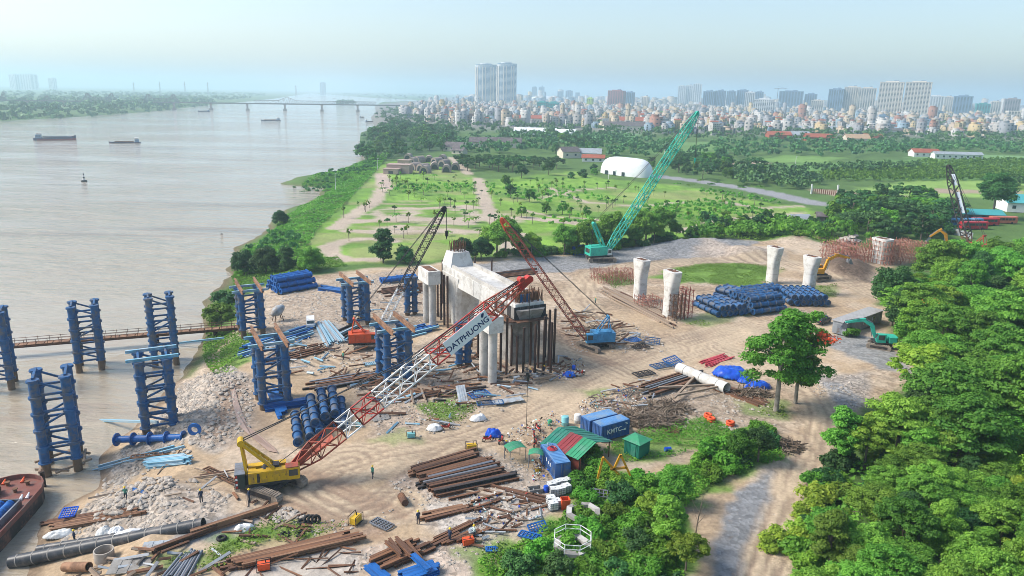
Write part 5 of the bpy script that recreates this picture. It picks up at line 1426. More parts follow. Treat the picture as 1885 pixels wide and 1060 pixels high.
for i, p in enumerate(on_ground(scatter([(1520, 388), (1600, 372), (1700, 368), (1750, 400), (1730, 440), (1600, 448), (1545, 440), (1530, 415)], 46, 6.0, 9))):
 plant('broadleaf_tree', [F_RND[0], F_RND[1], F_UMB[0], F_UMB[1]][i % 4], p - Vector((0, 0, 2.4)), 'dark tree in the grove by the drilling mast, ' + spot(p), group='grove by the drilling mast', sc=rnd.uniform(0.95, 1.35))
hedge([(1690, 800), (1600, 840), (1560, 880), (1530, 930), (1480, 1010), (1460, 1050)], 22, 1.5, T_BUSH, 0.7, 1.1, 'leafy bush along the forest edge of the track', 'bushes edging the track', 303)
# ---- bushes of the thicket between the huts and the track
for i, p in enumerate(on_ground(scatter([(1060, 900), (1110, 870), (1200, 890), (1290, 850), (1350, 800), (1415, 795), (1432, 840), (1385, 852), (1290, 892), (1245, 945), (1250, 1100), (980, 1100), (950, 1050), (1080, 980)], 46, 2.3, 12))):
 k = rnd.random(); pr = T_BUSH[0] if k < .45 else T_BUSH[1] if k < .8 else T_BUSH[2]
 plant('bush', pr, p - Vector((0, 0, 0.2)), 'leafy thicket bush between huts and track, ' + spot(p), 'bush', 'thicket bushes', sc=rnd.uniform(0.55, 0.95))
for p, pr, sc, lab, cat in [((1395, 850), T_RND[1], 0.5, 'dark green small tree at the thicket corner by the track', 'tree'), ((1360, 850), T_RND[0], 0.48, 'vine covered small tree next to the dark thicket corner', 'tree'), ((1330, 850), T_BUSH[0], 1.3, 'big round bush at the thicket top', 'bush'),
       ((1225, 1010), T_TALL[0], 0.55, 'pale feathery sapling tree in the middle of the thicket', 'tree'), ((1262, 1050), T_LIME[0], 0.5, 'yellow green bush tree at the thicket edge by the bare twig', 'tree'), ((1195, 960), T_LIME[1], 0.42, 'lime tinted small tree deep in the thicket', 'tree'),
       ((1240, 930), T_RND[2], 0.5, 'soft feathery small tree beside the grey lattice offcut', 'tree'), ((1080, 845), T_BUSH[0], 0.9, 'bush growing against the green-roofed shed', 'bush'), ((1100, 880), T_BUSH[0], 0.9, 'bush behind the small blue container', 'bush')]:
 plant('broadleaf_tree' if cat == 'tree' else 'bush', pr, GP(*p), lab, cat, sc=sc)
# a bare dead sapling
_t = thing('dead_tree', 'bare dead sapling with thin forked twigs at the gravel edge', 'tree', GP(1280, 985))
_b = MB(); _b.tube([(0, 0, -0.2), (0.1, 0, 1.5), (0.25, 0, 3.0), (0.6, 0.1, 4.4)], [0.09, 0.07, 0.05, 0.02], 6)
for a in range(7): _b.tube([(0.1 + a * .04, 0, 1.4 + a * .35), (0.1 + math.cos(a * 2.2) * 0.5, math.sin(a * 2.2) * 0.5, 2.1 + a * .38), (0.1 + math.cos(a * 2.2) * 0.9, math.sin(a * 2.2) * 0.9, 2.9 + a * .35)], [0.04, 0.025, 0.01], 4)
_b.build('trunk', M_BARK, _t)

# ---- creeping ground cover: too many leaves to count
def cover(name, label, polys, dens, size, lm, seed, amp=1.0, freq=0.22, base_h=0.15, z=0.0, patch=0.35):
 g = np.random.default_rng(seed); PP = []
 for poly in polys:
  P = np.array(pix_poly(poly, z)); lo, hi = P.min(0), P.max(0)
  n = int(np.prod(hi - lo) * dens); n = min(n, 400000)
  c = g.uniform(lo, hi, (n, 2)); c = c[inside(c[:, 0], c[:, 1], P)]
  c = c[fbm(c[:, 0] * 0.2, c[:, 1] * 0.2, seed, 3) > patch]
  PP.append(c)
 c = np.concatenate(PP)
 h = height(c[:, 0], c[:, 1])
 ok = h > WATER_Z + 0.2; c, h = c[ok], h[ok]
 e = 0.4
 def bumpf(x, y): return np.maximum(0, fbm(x * freq, y * freq, seed + 3, 3) - 0.38) * amp * 2.4
 t = bumpf(c[:, 0], c[:, 1])
 gx = (bumpf(c[:, 0] + e, c[:, 1]) - t) / e; gy = (bumpf(c[:, 0], c[:, 1] + e) - t) / e
 P = np.stack([c[:, 0], c[:, 1], h + t * g.uniform(0.75, 1.05, len(c)) + base_h * g.random(len(c)) * 2], -1)
 N = np.stack([-gx, -gy, np.ones(len(c))], -1) + g.normal(0, 0.4, (len(c), 3))
 V, F = leaf_quads(P, N, size, g, 0.7)
 tone = np.clip(fbm(c[:, 0] * 0.12, c[:, 1] * 0.12, seed + 9, 3) * 1.3 - 0.15 + g.normal(0, 0.15, len(c)), 0, 1)
 o = obj(name, mesh_np(name, V, F, lm, tone)); tag(o, label, kind='stuff'); return o
cover('undergrowth', 'creeping vines and weeds carpeting the thicket by the huts', [[(1045, 885), (1100, 855), (1190, 885), (1290, 845), (1345, 795), (1415, 780), (1445, 845), (1390, 862), (1305, 895), (1258, 945), (1258, 1250), (900, 1250), (880, 1045), (960, 1000), (1035, 955)]], 34, 0.36, L_VINE, 401, 1.1, patch=0.25)
cover('undergrowth', 'low weeds round the blue containers and green hut', [[(1105, 835), (1150, 795), (1230, 780), (1310, 765), (1345, 790), (1320, 820), (1230, 840), (1150, 850)]], 22, 0.30, L_VINE, 402, 0.5, patch=0.42)
cover('undergrowth', 'rank grass and weeds on the river bank', [[(372, 640), (374, 575), (392, 538), (430, 515), (420, 480), (470, 490), (620, 480), (640, 495), (470, 520), (440, 545), (430, 600), (470, 620), (460, 665), (390, 680)]], 12, 0.45, L_VINE, 403, 0.9, z=-1.0, patch=0.3)
cover('undergrowth', 'vine covered slope falling to the river beside the park', [[(560, 480), (430, 500), (430, 460), (490, 430), (520, 390), (595, 360), (610, 345), (530, 338), (600, 318), (680, 290), (720, 285), (690, 320), (640, 375), (590, 420), (570, 455)]], 3.2, 0.9, L_VINE, 404, 1.6, 0.1, z=-1.0, patch=0.2)
cover('undergrowth', 'weeds on the yard floor, patchy and bright', [[(1190, 514), (1230, 498), (1300, 484), (1390, 486), (1445, 498), (1415, 532), (1300, 524), (1240, 522)], [(1100, 506), (1140, 500), (1180, 520), (1130, 532)], [(770, 748), (830, 722), (885, 745), (850, 778), (790, 778)], [(440, 985), (500, 955), (560, 970), (640, 965), (600, 990), (520, 1008), (425, 1003)], [(375, 1015), (460, 985), (475, 1010), (400, 1045)], [(270, 1045), (350, 1022), (420, 1012), (430, 1042), (300, 1080)], [(860, 1040), (920, 1000), (965, 1010), (930, 1060)], [(1255, 600), (1330, 580), (1380, 578), (1300, 602)], [(1370, 742), (1440, 742), (1450, 768), (1380, 760)], [(1445, 535), (1540, 525), (1545, 545), (1500, 555)]], 11, 0.30, L_VINE, 405, 0.45, patch=0.44)
cover('undergrowth', 'dark weeds covering the forest floor', [[(1650, 640), (1705, 705), (1700, 770), (1590, 845), (1540, 900), (1520, 960), (1460, 1020), (1450, 1250), (2250, 1250), (2150, 560), (1950, 480), (1780, 478), (1690, 520), (1640, 560)]], 3.2, 0.6, L_MID, 406, 1.4, patch=0.2)
cover('undergrowth', 'weedy strip behind the gravel heaps', [[(1240, 448), (1300, 436), (1430, 444), (1530, 450), (1560, 440), (1500, 425), (1400, 418), (1270, 432)]], 2.6, 0.7, L_VINE, 407, 0.9, patch=0.25)

# ================================================================== YARD CONTENTS
M_TARP = mat('blue_tarp', (0.012, 0.075, 0.50), 0.35, 0, 0.3, 1.5, (0.02, 0.15, 0.62), 0.35)
M_CBLUE = mat('container_blue', (0.045, 0.125, 0.33), 0.5, 0, 0.25, 0.7, (0.12, 0.16, 0.24), 0.3)
M_CBLUE2 = mat('container_roof_blue', (0.11, 0.27, 0.52), 0.5, 0, 0.25, 0.7, (0.20, 0.30, 0.42), 0.4)
M_GRNR = mat('green_sheet_roof', (0.035, 0.24, 0.16), 0.5, 0, 0.25, 0.9, (0.10, 0.26, 0.20), 0.35)
M_GRN2 = mat('green_sheet_bright', (0.05, 0.31, 0.15), 0.5, 0, 0.2, 0.9, (0.12, 0.3, 0.2), 0.3)
M_REDR = mat('red_sheet_roof', (0.33, 0.055, 0.06), 0.55, 0, 0.25, 0.9, (0.25, 0.09, 0.08), 0.35)
M_CABIN = mat('cabin_grey', (0.25, 0.27, 0.29), 0.5, 0, 0.15, 0.6, (0.34, 0.35, 0.35), 0.3)
M_BLKP = mat('black_pipe', (0.045, 0.050, 0.058), 0.4, 0, 0.3, 0.8, (0.13, 0.12, 0.115), 0.35)
M_BARGE = mat('barge_deck', (0.23, 0.085, 0.065), 0.7, 0, 0.35, 0.6, (0.15, 0.10, 0.085), 0.4)
M_HULL = mat('barge_hull', (0.055, 0.045, 0.042), 0.7, 0, 0.35, 0.6, (0.20, 0.10, 0.07), 0.4)
M_ORNG = mat('orange_plastic', (0.72, 0.10, 0.03), 0.5, 0, 0.2, 1)
M_STONE = mat('rubble_stone', (0.43, 0.385, 0.33), 0.9, 0, 0.3, 1.0, (0.30, 0.25, 0.20), 0.4, 0.3, 3)
M_STONE2 = mat('pale_boulder', (0.55, 0.52, 0.47), 0.9, 0, 0.25, 1.0, (0.38, 0.33, 0.27), 0.4, 0.3, 3)
M_SHEET = mat('grey_sheet', (0.36, 0.40, 0.43), 0.5, 0, 0.25, 1.0, (0.28, 0.22, 0.17), 0.35)
M_RED2 = mat('magenta_red_rod', (0.50, 0.05, 0.07), 0.6, 0, 0.3, 1, (0.55, 0.25, 0.25), 0.3)
M_YELB = mat('site_yellow', (0.66, 0.42, 0.03), 0.5, 0, 0.2, 1)
M_SKIN = mat('skin', (0.42, 0.26, 0.18), 0.6, 0, 0.1, 2)
M_HELM = mat('helmet_yellow', (0.75, 0.50, 0.03), 0.4, 0, 0.05, 2)
M_TROU = mat('dark_trousers', (0.035, 0.04, 0.06), 0.85, 0, 0.2, 3)
M_SHG = mat('green_shirt', (0.07, 0.24, 0.17), 0.85, 0, 0.2, 3)
M_SHN = mat('navy_shirt', (0.03, 0.045, 0.09), 0.85, 0, 0.2, 3)
M_SHW = mat('pale_shirt', (0.45, 0.55, 0.52), 0.85, 0, 0.2, 3)
M_TANK = mat('tank_plastic', (0.66, 0.68, 0.66), 0.45, 0, 0.15, 1, (0.45, 0.45, 0.42), 0.3)
M_MINT = mat('mint_cabinet', (0.20, 0.50, 0.52), 0.5, 0, 0.2, 1)

# ---- beams, rails, planks: each its own object, meshes shared
def unit(fn, name, m):
 b = MB(); fn(b); return b.mesh(name, m)
U = {}
for key, m in (('rust', M_RUST), ('brown', M_RUST2), ('grey', M_GREYS), ('cyan', M_CYAN), ('blue', M_BLUE2), ('dark', M_DARK)):
 U[key] = unit(lambda b: b.ibeam((-.5, 0, 0), (.5, 0, 0), 1.0, 1.0, 0.16), 'steel_beam', m)
for key, m in (('timber', M_TIMB), ('plank', M_TIMB), ('red', M_RED2), ('sheet', M_SHEET), ('darkwood', M_RUST), ('palesteel', M_CYAN)):
 U[key] = unit(lambda b: b.bar((-.5, 0, 0), (.5, 0, 0), 1.0, 1.0), 'plank', m)
U['tube'] = smooth_by_angle(unit(lambda b: b.pipe((-.5, 0, 0), (.5, 0, 0), 0.5, 0.09, 12), 'tube', M_GREYS))
NM = {'rust': 'steel_beam', 'brown': 'steel_beam', 'grey': 'steel_beam', 'cyan': 'steel_beam', 'blue': 'steel_beam', 'dark': 'steel_beam', 'timber': 'timber_pole', 'plank': 'plank', 'red': 'steel_rod', 'sheet': 'metal_sheet', 'darkwood': 'plank', 'palesteel': 'steel_channel', 'tube': 'steel_tube'}
def beam(kind, p, q, w, h, label, group=None, roll=0.0):
 p, q = Vector(p), Vector(q); d = q - p
 o = obj(NM[kind], U[kind], None, (p + q) / 2)
 o.scale = (d.length, w, h)
 o.rotation_euler = (roll, -math.atan2(d.z, math.hypot(d.x, d.y)), math.atan2(d.y, d.x))
 return tag(o, label, NM[kind].split('_')[-1], group, 'thing')
def field(kinds, A, B, C_, D, n, w, label, group, layers=1, jit=0.25, ang=0.03, z0=0.0, skip=0.0, h=None, seed=0):
 """beams running A->B on one side to D->C on the other"""
 r = random.Random(seed + n); A, B, C_, D = (GP(*p) for p in (A, B, C_, D))
 h = h or w
 for l in range(layers):
  for k in range(n - (1 if l else 0)):
   if r.random() < skip * (l + 0.3): continue
   f = (k + 0.5 + 0.4 * l) / n
   p, q = A.lerp(D, f), B.lerp(C_, f)
   d = (q - p); s = Vector((-d.y, d.x, 0)).normalized()
   e0, e1 = r.uniform(-jit, jit), r.uniform(-jit, jit); off = d.normalized() * r.uniform(-jit, jit) * 2.5
   z = Vector((0, 0, z0 + h * (0.55 + 1.04 * l)))
   p2, q2 = p + s * e0 * 0.4 + off + z, q + s * e1 * 0.4 + off + z
   c = (p2 + q2) / 2; f2 = r.uniform(0.8, 1.05)
   beam(r.choice(kinds), c + (p2 - c) * f2, c + (q2 - c) * f2, w * r.uniform(0.85, 1.15), h * r.uniform(0.9, 1.1), label, group)
field(['rust', 'rust', 'rust', 'brown'], (756, 868), (868, 832), (918, 858), (774, 892), 11, 0.40, 'rusty steel beam in the big stack by the haul road, upper rows', 'big rusty beam stack, upper rows', 2, 0.3, skip=0.1, seed=1)
field(['rust', 'grey', 'rust', 'dark'], (768, 890), (905, 856), (962, 884), (800, 918), 10, 0.42, 'dark steel beam in the big stack by the haul road, lower rows', 'big rusty beam stack, lower rows', 2, 0.3, skip=0.1, seed=2)
field(['brown', 'rust'], (78, 962), (252, 935), (262, 950), (92, 978), 9, 0.34, 'brown steel beam laid on the river bank by the barge', 'brown beams by the barge', 1, 0.3, seed=3)
field(['rust', 'rust', 'brown'], (410, 1040), (640, 985), (668, 1000), (440, 1052), 8, 0.36, 'rusty rail in the long pile along the concrete slab', 'long rusty rails by the slab', 2, 0.4, skip=0.1, seed=4)
beam('brown', GP(352, 990) + Vector((0, 0, .5)), GP(512, 938) + Vector((0, 0, .5)), 0.5, 0.9, 'long deep rusty girder lying beyond the black pipes')
beam('rust', GP(280, 1020) + Vector((0, 0, .4)), GP(400, 975) + Vector((0, 0, .4)), 0.45, 0.6, 'dark rusty girder lying behind the black pipes')
field(['rust', 'darkwood'], (684, 1032), (760, 1000), (788, 1018), (715, 1052), 9, 0.36, 'rusty beam in the criss-cross pile on the pale rubble', 'criss-cross beam pile', 2, 0.5, skip=0.15, seed=5)
field(['rust'], (705, 1012), (735, 1040), (770, 1030), (745, 1000), 5, 0.34, 'rusty beam lying across the criss-cross pile', 'cross beams of the criss-cross pile', 1, 0.5, z0=0.75, seed=6)
field(['blue'], (668, 1046), (700, 1075), (720, 1065), (688, 1040), 4, 0.40, 'blue steel beam in the small bundle at the bottom edge', 'small blue beam bundle', 1, 0.1, seed=7)
field(['blue'], (735, 1062), (800, 1040), (810, 1062), (745, 1085), 6, 0.42, 'bright blue beam in the broad bundle at the bottom edge', 'broad blue beam bundle', 2, 0.1, seed=8)
beam('blue', GP(760, 1040) + Vector((0, 0, 1.2)), GP(790, 1068) + Vector((0, 0, 1.2)), 0.6, 0.4, 'blue beam lying across the broad blue bundle')
field(['tube'], (292, 1072), (338, 1018), (372, 1018), (345, 1072), 8, 0.34, 'grey steel tube in the bundle below the black pipes', 'grey tube bundle', 1, 0.3, seed=9)
field(['palesteel', 'cyan', 'sheet'], (578, 598), (598, 640), (640, 630), (606, 594), 13, 0.30, 'pale blue steel channel in the fan-shaped bundle before the white van', 'pale channel bundle', 2, 0.3, skip=0.2, seed=10)
field(['blue', 'cyan'], (440, 640), (560, 600), (575, 622), (450, 660), 10, 0.36, 'blue channel in the loose heap behind the front brown-beamed trestle', 'loose blue channel heap', 2, 0.9, skip=0.3, seed=11)
field(['blue'], (590, 528), (640, 536), (640, 542), (590, 536), 3, 0.7, 'thick blue beam between the pipe stack and the rear trestle', 'thick blue beams by the rear trestle', 1, 0.3, seed=40)
field(['blue', 'cyan', 'blue'], (735, 610), (790, 598), (800, 612), (745, 626), 6, 0.4, 'blue beam heaped behind the middle trestle', 'blue beams behind the middle trestle', 2, 0.8, skip=.2, seed=41)
field(['rust', 'grey', 'dark'], (560, 706), (690, 684), (700, 700), (575, 722), 9, 0.34, 'dark beam in the long pile beside the blue pipe cluster', 'long dark pile by pipe cluster', 1, 0.6, seed=12)
field(['rust'], (470, 660), (590, 632), (600, 648), (480, 680), 6, 0.34, 'rusty beam lying under the front brown-beamed trestle', 'rusty beams under the trestle', 1, 0.8, seed=13)
field(['grey', 'dark', 'cyan'], (615, 612), (650, 598), (670, 612), (640, 632), 7, 0.34, 'grey blue beam stacked beside the orange red crane', 'grey beams by the orange crane', 2, 0.3, skip=0.2, seed=14)
field(['timber', 'timber', 'darkwood'], (1108, 540), (1222, 596), (1240, 582), (1130, 534), 15, 0.30, 'weathered timber pole in the long pile at the foot of the white piers', 'long timber pile by the piers', 2, 1.5, skip=0.2, seed=15)
field(['timber', 'grey', 'rust', 'dark'], (1176, 712), (1272, 682), (1300, 700), (1196, 736), 13, 0.34, 'grey weathered pole in the pile beside the big white pipe', 'grey pole pile by the white pipe', 2, 0.5, skip=0.2, seed=16)
for p, q, lab in [((1212, 722), (1326, 718), 'long pale pole lying level across the grey pole pile'), ((1240, 742), (1286, 694), 'pale pole slanting over the grey pole pile'), ((1238, 738), (1328, 720), 'pale pole pointing at the mouth of the white pipe')]:
 beam('timber', GP(*p) + Vector((0, 0, 0.9)), GP(*q) + Vector((0, 0, 1.0)), 0.36, 0.3, lab)
field(['brown', 'rust', 'darkwood'], (1306, 716), (1400, 752), (1425, 742), (1326, 706), 8, 0.30, 'brown beam in the row running from the white pipe to the tree', 'brown beams to the tree', 1, 0.5, seed=17)
field(['red'], (1292, 665), (1330, 652), (1346, 662), (1306, 676), 20, 0.13, 'thin red steel rod in the bundle behind the blue tarpaulin', 'red rod bundle', 2, 0.5, skip=0.2, seed=18)
field(['rust', 'dark', 'darkwood'], (902, 504), (985, 494), (992, 504), (912, 514), 7, 0.36, 'dark beam in the flat pile behind the portal pier', 'dark beams behind the portal', 1, 0.5, seed=19)
field(['rust', 'darkwood'], (700, 532), (790, 520), (800, 536), (710, 548), 8, 0.34, 'rusty beam lying behind the narrow trestle', 'rusty beams behind the narrow trestle', 1, 0.6, seed=20)
field(['rust', 'brown', 'dark'], (730, 722), (880, 706), (900, 720), (740, 740), 8, 0.36, 'rusty beam lying under the middle of the boom', 'rusty beams under the boom', 1, 0.9, seed=21)
field(['darkwood', 'timber'], (850, 905), (960, 935), (1000, 915), (900, 890), 7, 0.3, 'short rusty length strewn over the cutting slab', 'rusty lengths on the cutting slab', 1, 1.4, skip=0.2, seed=22)
field(['rust'], (780, 1000), (860, 960), (880, 985), (820, 1010), 7, 0.34, 'rusty offcut beside the workers at the red generator', 'offcuts by the red generator', 1, 0.8, seed=23)
field(['rust', 'brown'], (780, 945), (870, 928), (880, 940), (790, 960), 4, 0.36, 'rusty beam lying apart in front of the big stack', 'beams before the big stack', 1, 0.5, seed=24)
field(['rust'], (830, 912), (900, 900), (950, 925), (880, 945), 3, 0.34, 'thin rusty beam lying apart on pale ground near the tank cubes', 'beams near the tanks', 1, 0.8, seed=25)
field(['cyan'], (268, 852), (350, 842), (352, 858), (268, 864), 6, 0.42, 'pale blue corrugated trough in the stack on the bank', 'pale troughs on the bank', 2, 0.15, seed=26)
field(['blue'], (232, 892), (268, 905), (266, 912), (230, 900), 3, 0.22, 'short blue bar on the boulders', 'blue bars on the boulders', 1, 0.2, seed=27)
field(['cyan'], (165, 862), (330, 818), (340, 826), (175, 870), 2, 0.34, 'long pale blue rail below the disc-flanged pipe', 'long pale rails on the shore', 1, 0.2, seed=28)
field(['palesteel'], (165, 784), (298, 790), (298, 796), (165, 790), 1, 0.35, 'pale gangplank reaching from the near trestle to the shore', None, 1, 0.05, z0=1.2)
field(['cyan'], (262, 646), (420, 628), (420, 634), (262, 652), 1, 0.35, 'thin pale blue rail reaching from the trestle to the grassy bank', None, 1, 0.05, z0=1.0)
field(['blue'], (485, 752), (578, 738), (580, 746), (486, 760), 3, 0.5, 'long blue beam lying behind the pipe cluster', 'blue beams behind the pipe cluster', 2, 0.2, seed=29)
field(['blue'], (492, 722), (512, 770), (530, 765), (515, 720), 4, 0.6, 'short thick blue beam standing rows before the trestle foot', 'thick blue beams by trestle foot', 1, 0.2, seed=30)
field(['sheet', 'cyan'], (440, 650), (490, 635), (500, 645), (450, 660), 4, 0.3, 'pale steel strip in the weeds near the walkway', 'pale strips in the weeds', 1, 0.8, seed=31)
# loose planks and offcuts strewn about
def strewn(poly, n, kinds, lmin, lmax, w, label, group, seed, zj=0.5):
 r = random.Random(seed)
 for p in on_ground(scatter(poly, n, 0.9, seed)):
  a = r.gauss(0.35, 0.7); L = r.uniform(lmin, lmax); d = Vector((math.cos(a), math.sin(a), 0)) * L / 2
  z = Vector((0, 0, w * 0.5 + r.uniform(0, zj))); t = Vector((0, 0, r.uniform(-.12, .12) * L))
  beam(r.choice(kinds), p - d + z - t, p + d + z + t, w * r.uniform(0.7, 1.5), w * r.uniform(0.5, 1), label, group, r.uniform(0, 1))
strewn([(650, 705), (800, 640), (930, 705), (1000, 705), (900, 770), (760, 800), (690, 790)], 60, ['darkwood', 'plank', 'rust', 'palesteel', 'sheet'], 1.2, 5.0, 0.24, 'loose offcut strewn under the raised boom', 'offcuts under the boom', 501)
strewn([(1020, 600), (1080, 570), (1150, 600), (1200, 640), (1130, 640), (1060, 640)], 36, ['plank', 'darkwood', 'timber', 'sheet'], 1.2, 4.5, 0.22, 'loose plank strewn round the light blue crane', 'planks round the blue crane', 502)
strewn([(950, 690), (1040, 660), (1070, 690), (1010, 705), (960, 715)], 22, ['plank', 'darkwood', 'sheet'], 0.8, 3.5, 0.24, 'plank in the litter before the steel piles', 'planks before the piles', 503)
strewn([(790, 640), (870, 600), (900, 650), (870, 700), (780, 690)], 26, ['darkwood', 'rust', 'plank'], 1.2, 4.5, 0.24, 'beam offcut lying between the trestles and bents', 'offcuts between trestles and bents', 504)
strewn([(470, 650), (560, 620), (640, 650), (600, 690), (480, 700)], 30, ['palesteel', 'cyan', 'darkwood', 'sheet', 'plank'], 1.2, 4.5, 0.24, 'offcut lying in front of the brown-beamed trestles', 'offcuts before the trestles', 505)
strewn([(1070, 735), (1180, 700), (1240, 740), (1180, 765), (1100, 765)], 30, ['plank', 'timber', 'sheet', 'darkwood'], 0.8, 3.5, 0.2, 'plank in the rubbish heap behind the blue containers', 'planks in the rubbish heap', 506, 0.9)
strewn([(110, 1040), (250, 1000), (430, 1020), (420, 1060), (130, 1075)], 30, ['darkwood', 'rust', 'plank', 'sheet'], 0.8, 4.0, 0.26, 'offcut lying between the black pipes and the photo bottom', 'offcuts below the black pipes', 507)
strewn([(440, 1030), (640, 1005), (660, 1060), (420, 1075)], 22, ['rust', 'dark', 'rust'], 1.0, 6.0, 0.14, 'thin steel length lying on the concrete slab at the bottom edge', 'thin lengths on the slab', 508, 0.1)
strewn([(890, 920), (1010, 920), (990, 960), (860, 1010)], 34, ['rust', 'darkwood', 'plank', 'sheet'], 0.8, 3.5, 0.2, 'rusty scrap strewn round the cutting slab', 'scrap round the cutting slab', 509, 0.2)
strewn([(620, 560), (760, 530), (800, 560), (780, 620), (700, 600)], 18, ['darkwood', 'plank', 'sheet', 'palesteel'], 1.0, 4.0, 0.22, 'offcut lying between the rear trestles', 'offcuts between rear trestles', 510)
strewn([(560, 640), (720, 640), (740, 690), (600, 690)], 12, ['darkwood', 'rust'], 1.5, 5, 0.22, 'dark offcut lying on the sand before the orange crane', 'offcuts before the orange crane', 511)
strewn([(860, 640), (940, 690), (1020, 670), (1030, 700), (930, 720), (860, 700)], 46, ['darkwood', 'rust', 'plank', 'timber', 'sheet'], 1.0, 4.5, 0.26, 'broken timber piled round the pier foot', 'broken timber at the pier foot', 513, 0.8)
strewn([(640, 690), (760, 660), (860, 700), (820, 740), (680, 740)], 50, ['darkwood', 'rust', 'dark', 'cyan', 'plank'], 2.0, 6.0, 0.28, 'long offcut in the tangle below the boom', 'tangle below the boom', 514, 0.6)
strewn([(430, 900), (560, 950), (640, 1000), (420, 1010)], 18, ['darkwood', 'rust', 'plank'], 1.0, 4.5, 0.2, 'offcut lying by the grass strip', 'offcuts by the grass strip', 515, 0.2)
strewn([(1030, 580), (1120, 580), (1180, 640), (1090, 640)], 36, ['timber', 'darkwood', 'plank', 'rust'], 2.0, 6.0, 0.24, 'long plank heaped behind the light blue crane', 'plank heap by the blue crane', 516, 0.8)
strewn([(180, 870), (340, 830), (430, 870), (330, 940), (200, 960)], 12, ['plank', 'sheet', 'darkwood'], 1.5, 5, 0.18, 'offcut lying on the boulder bank', 'offcuts on the boulder bank', 512)
# mesh panels, grids
def grid_panel(px, py, rz, w, h, m, label, tilt=0.0, n=(6, 4), z=0.15, bar_=0.09, cat='mesh panel', name='mesh_panel'):
 t = thing(name, label, cat, GP(px, py) + Vector((0, 0, z)), rz); t.rotation_euler[0] = tilt
 f = MB()
 for s in (-1, 1): f.bar((-w / 2, s * h / 2, 0), (w / 2, s * h / 2, 0), bar_ * 1.6); f.bar((s * w / 2, -h / 2, 0), (s * w / 2, h / 2, 0), bar_ * 1.6)
 f.build('frame', m, t)
 for k in range(1, n[0]): b = MB(); b.bar((-w / 2 + w * k / n[0], -h / 2, 0.02), (-w / 2 + w * k / n[0], h / 2, 0.02), bar_); b.build('slat', m, t)
 for k in range(1, n[1]): b = MB(); b.bar((-w / 2, -h / 2 + h * k / n[1], -0.03), (w / 2, -h / 2 + h * k / n[1], -0.03), bar_); b.build('slat', m, t)
 return t
for i, a in enumerate([(882, 728, 0.5, 3.4, 2.4, M_BLUE2, 'blue gridded form panel lying on the weeds under the boom'), (902, 744, 0.2, 4.2, 1.6, M_BLUE, 'long blue gridded panel lying flat beside the haul road'), (1165, 628, 0.4, 3.0, 2.4, M_BLUE2, 'blue mesh panel lying by the tail of the light blue crane'),
     (1200, 630, -0.3, 3.0, 2.0, M_BLUE, 'tilted dark blue mesh panel right of the light blue crane', 0.4), (1178, 640, 0.5, 3.2, 2.0, M_DARK, 'dark grid panel beneath the blue mesh panels'), (1240, 668, 0.7, 3.6, 2.6, M_BLUE2, 'blue mesh panel leaning by the grey pole pile', 0.35), (1218, 675, 0.5, 4.0, 2.2, M_BLUE, 'dark blue panel lying flat by the grey pole pile'),
     (1185, 690, 0.5, 3.8, 2.0, M_DARK, 'dark rod mat lying before the grey pole pile'), (1160, 728, 0.6, 3.0, 2.0, M_GREYS, 'grey rod frame standing askew in the rubbish heap', 0.8), (128, 952, 0.3, 1.6, 2.2, M_TARP, 'bright blue plastic pallet lying over the brown beams'), (703, 968, -0.6, 2.6, 1.3, M_GREYS, 'pale slatted grid lying on the crane track'),
     (300, 838, 0.3, 8.0, 0.9, M_RUST2, 'rusty ladder frame lying along the shoreline'), (410, 880, -0.6, 7.0, 0.9, M_RUST, 'brown track mat lying behind the yellow crane'), (680, 672, 0.4, 2.0, 1.3, M_CYAN, 'pale blue panel stack on the sand by the trestle'), (990, 975, 0.5, 2.2, 1.2, M_BLUE2, 'blue slatted crate panel at the thicket edge', 0.5), (975, 990, -0.4, 2.4, 1.1, M_BLUE2, 'blue gridded panel lying at the thicket edge'),
     (905, 1015, 0.1, 1.2, 0.8, M_BLUE2, 'small blue plastic pallet in the weeds'), (700, 735, 0.4, 2.4, 1.4, M_BLUE, 'blue panel resting under the white boom lattice'), (1110, 918, -0.2, 3.0, 1.6, M_GREYS, 'grey lattice offcut stranded on the thicket', 0.9)]):
 grid_panel(*a[:7], tilt=a[7] if len(a) > 7 else 0.0, n=(14, 2) if a[3] > 6 else (6, 4), z=0.3 if 'over' not in a[6] else 0.7)
for px, py, rz, w, h, tl, lab in [(850, 735, 0.4, 1.5, 2.8, 0.9, 'white board propped in the weeds under the boom'), (935, 770 - 30, 0.4, 5.0, 1.6, 0.0, 'dull corrugated sheet lying by the haul road'), (1035, 690, 0.3, 3.2, 1.4, 0.0, 'grey sheet lying before the steel piles'), (1060, 690, -0.3, 1.8, 1.2, 0.1, 'pale board lying in the litter before the piles'), (700, 770, 0.5, 2.6, 1.6, 0.3, 'grey concrete offcut beside the boom'), (240, 1045, 0.1, 4.0, 2.2, 0.15, 'dull concrete slab offcut below the black pipes'), (300, 1005, 0.2, 4.0, 1.1, 0.1, 'pale sheet lying under the black pipes'), (475, 640, 0.6, 3.2, 1.4, 0.1, 'pale slab lying on the grassy bank')]:
 b = MB(); n = 8
 for k in range(n):
  x0, x1 = -w / 2 + w * k / n, -w / 2 + w * (k + 1) / n
  b.box(((x0 + x1) / 2, 0, 0.04 * (k % 2)), (w / n, h, 0.08))
 o = b.build('metal_sheet', M_WHITE if 'white' in lab else M_SHEET if 'concrete' not in lab else M_GREYC); o.location = GP(px, py) + Vector((0, 0, 0.25 if tl < 0.5 else 1.0)); o.rotation_euler = (tl, 0, rz); tag(o, lab, 'sheet', None, 'thing')

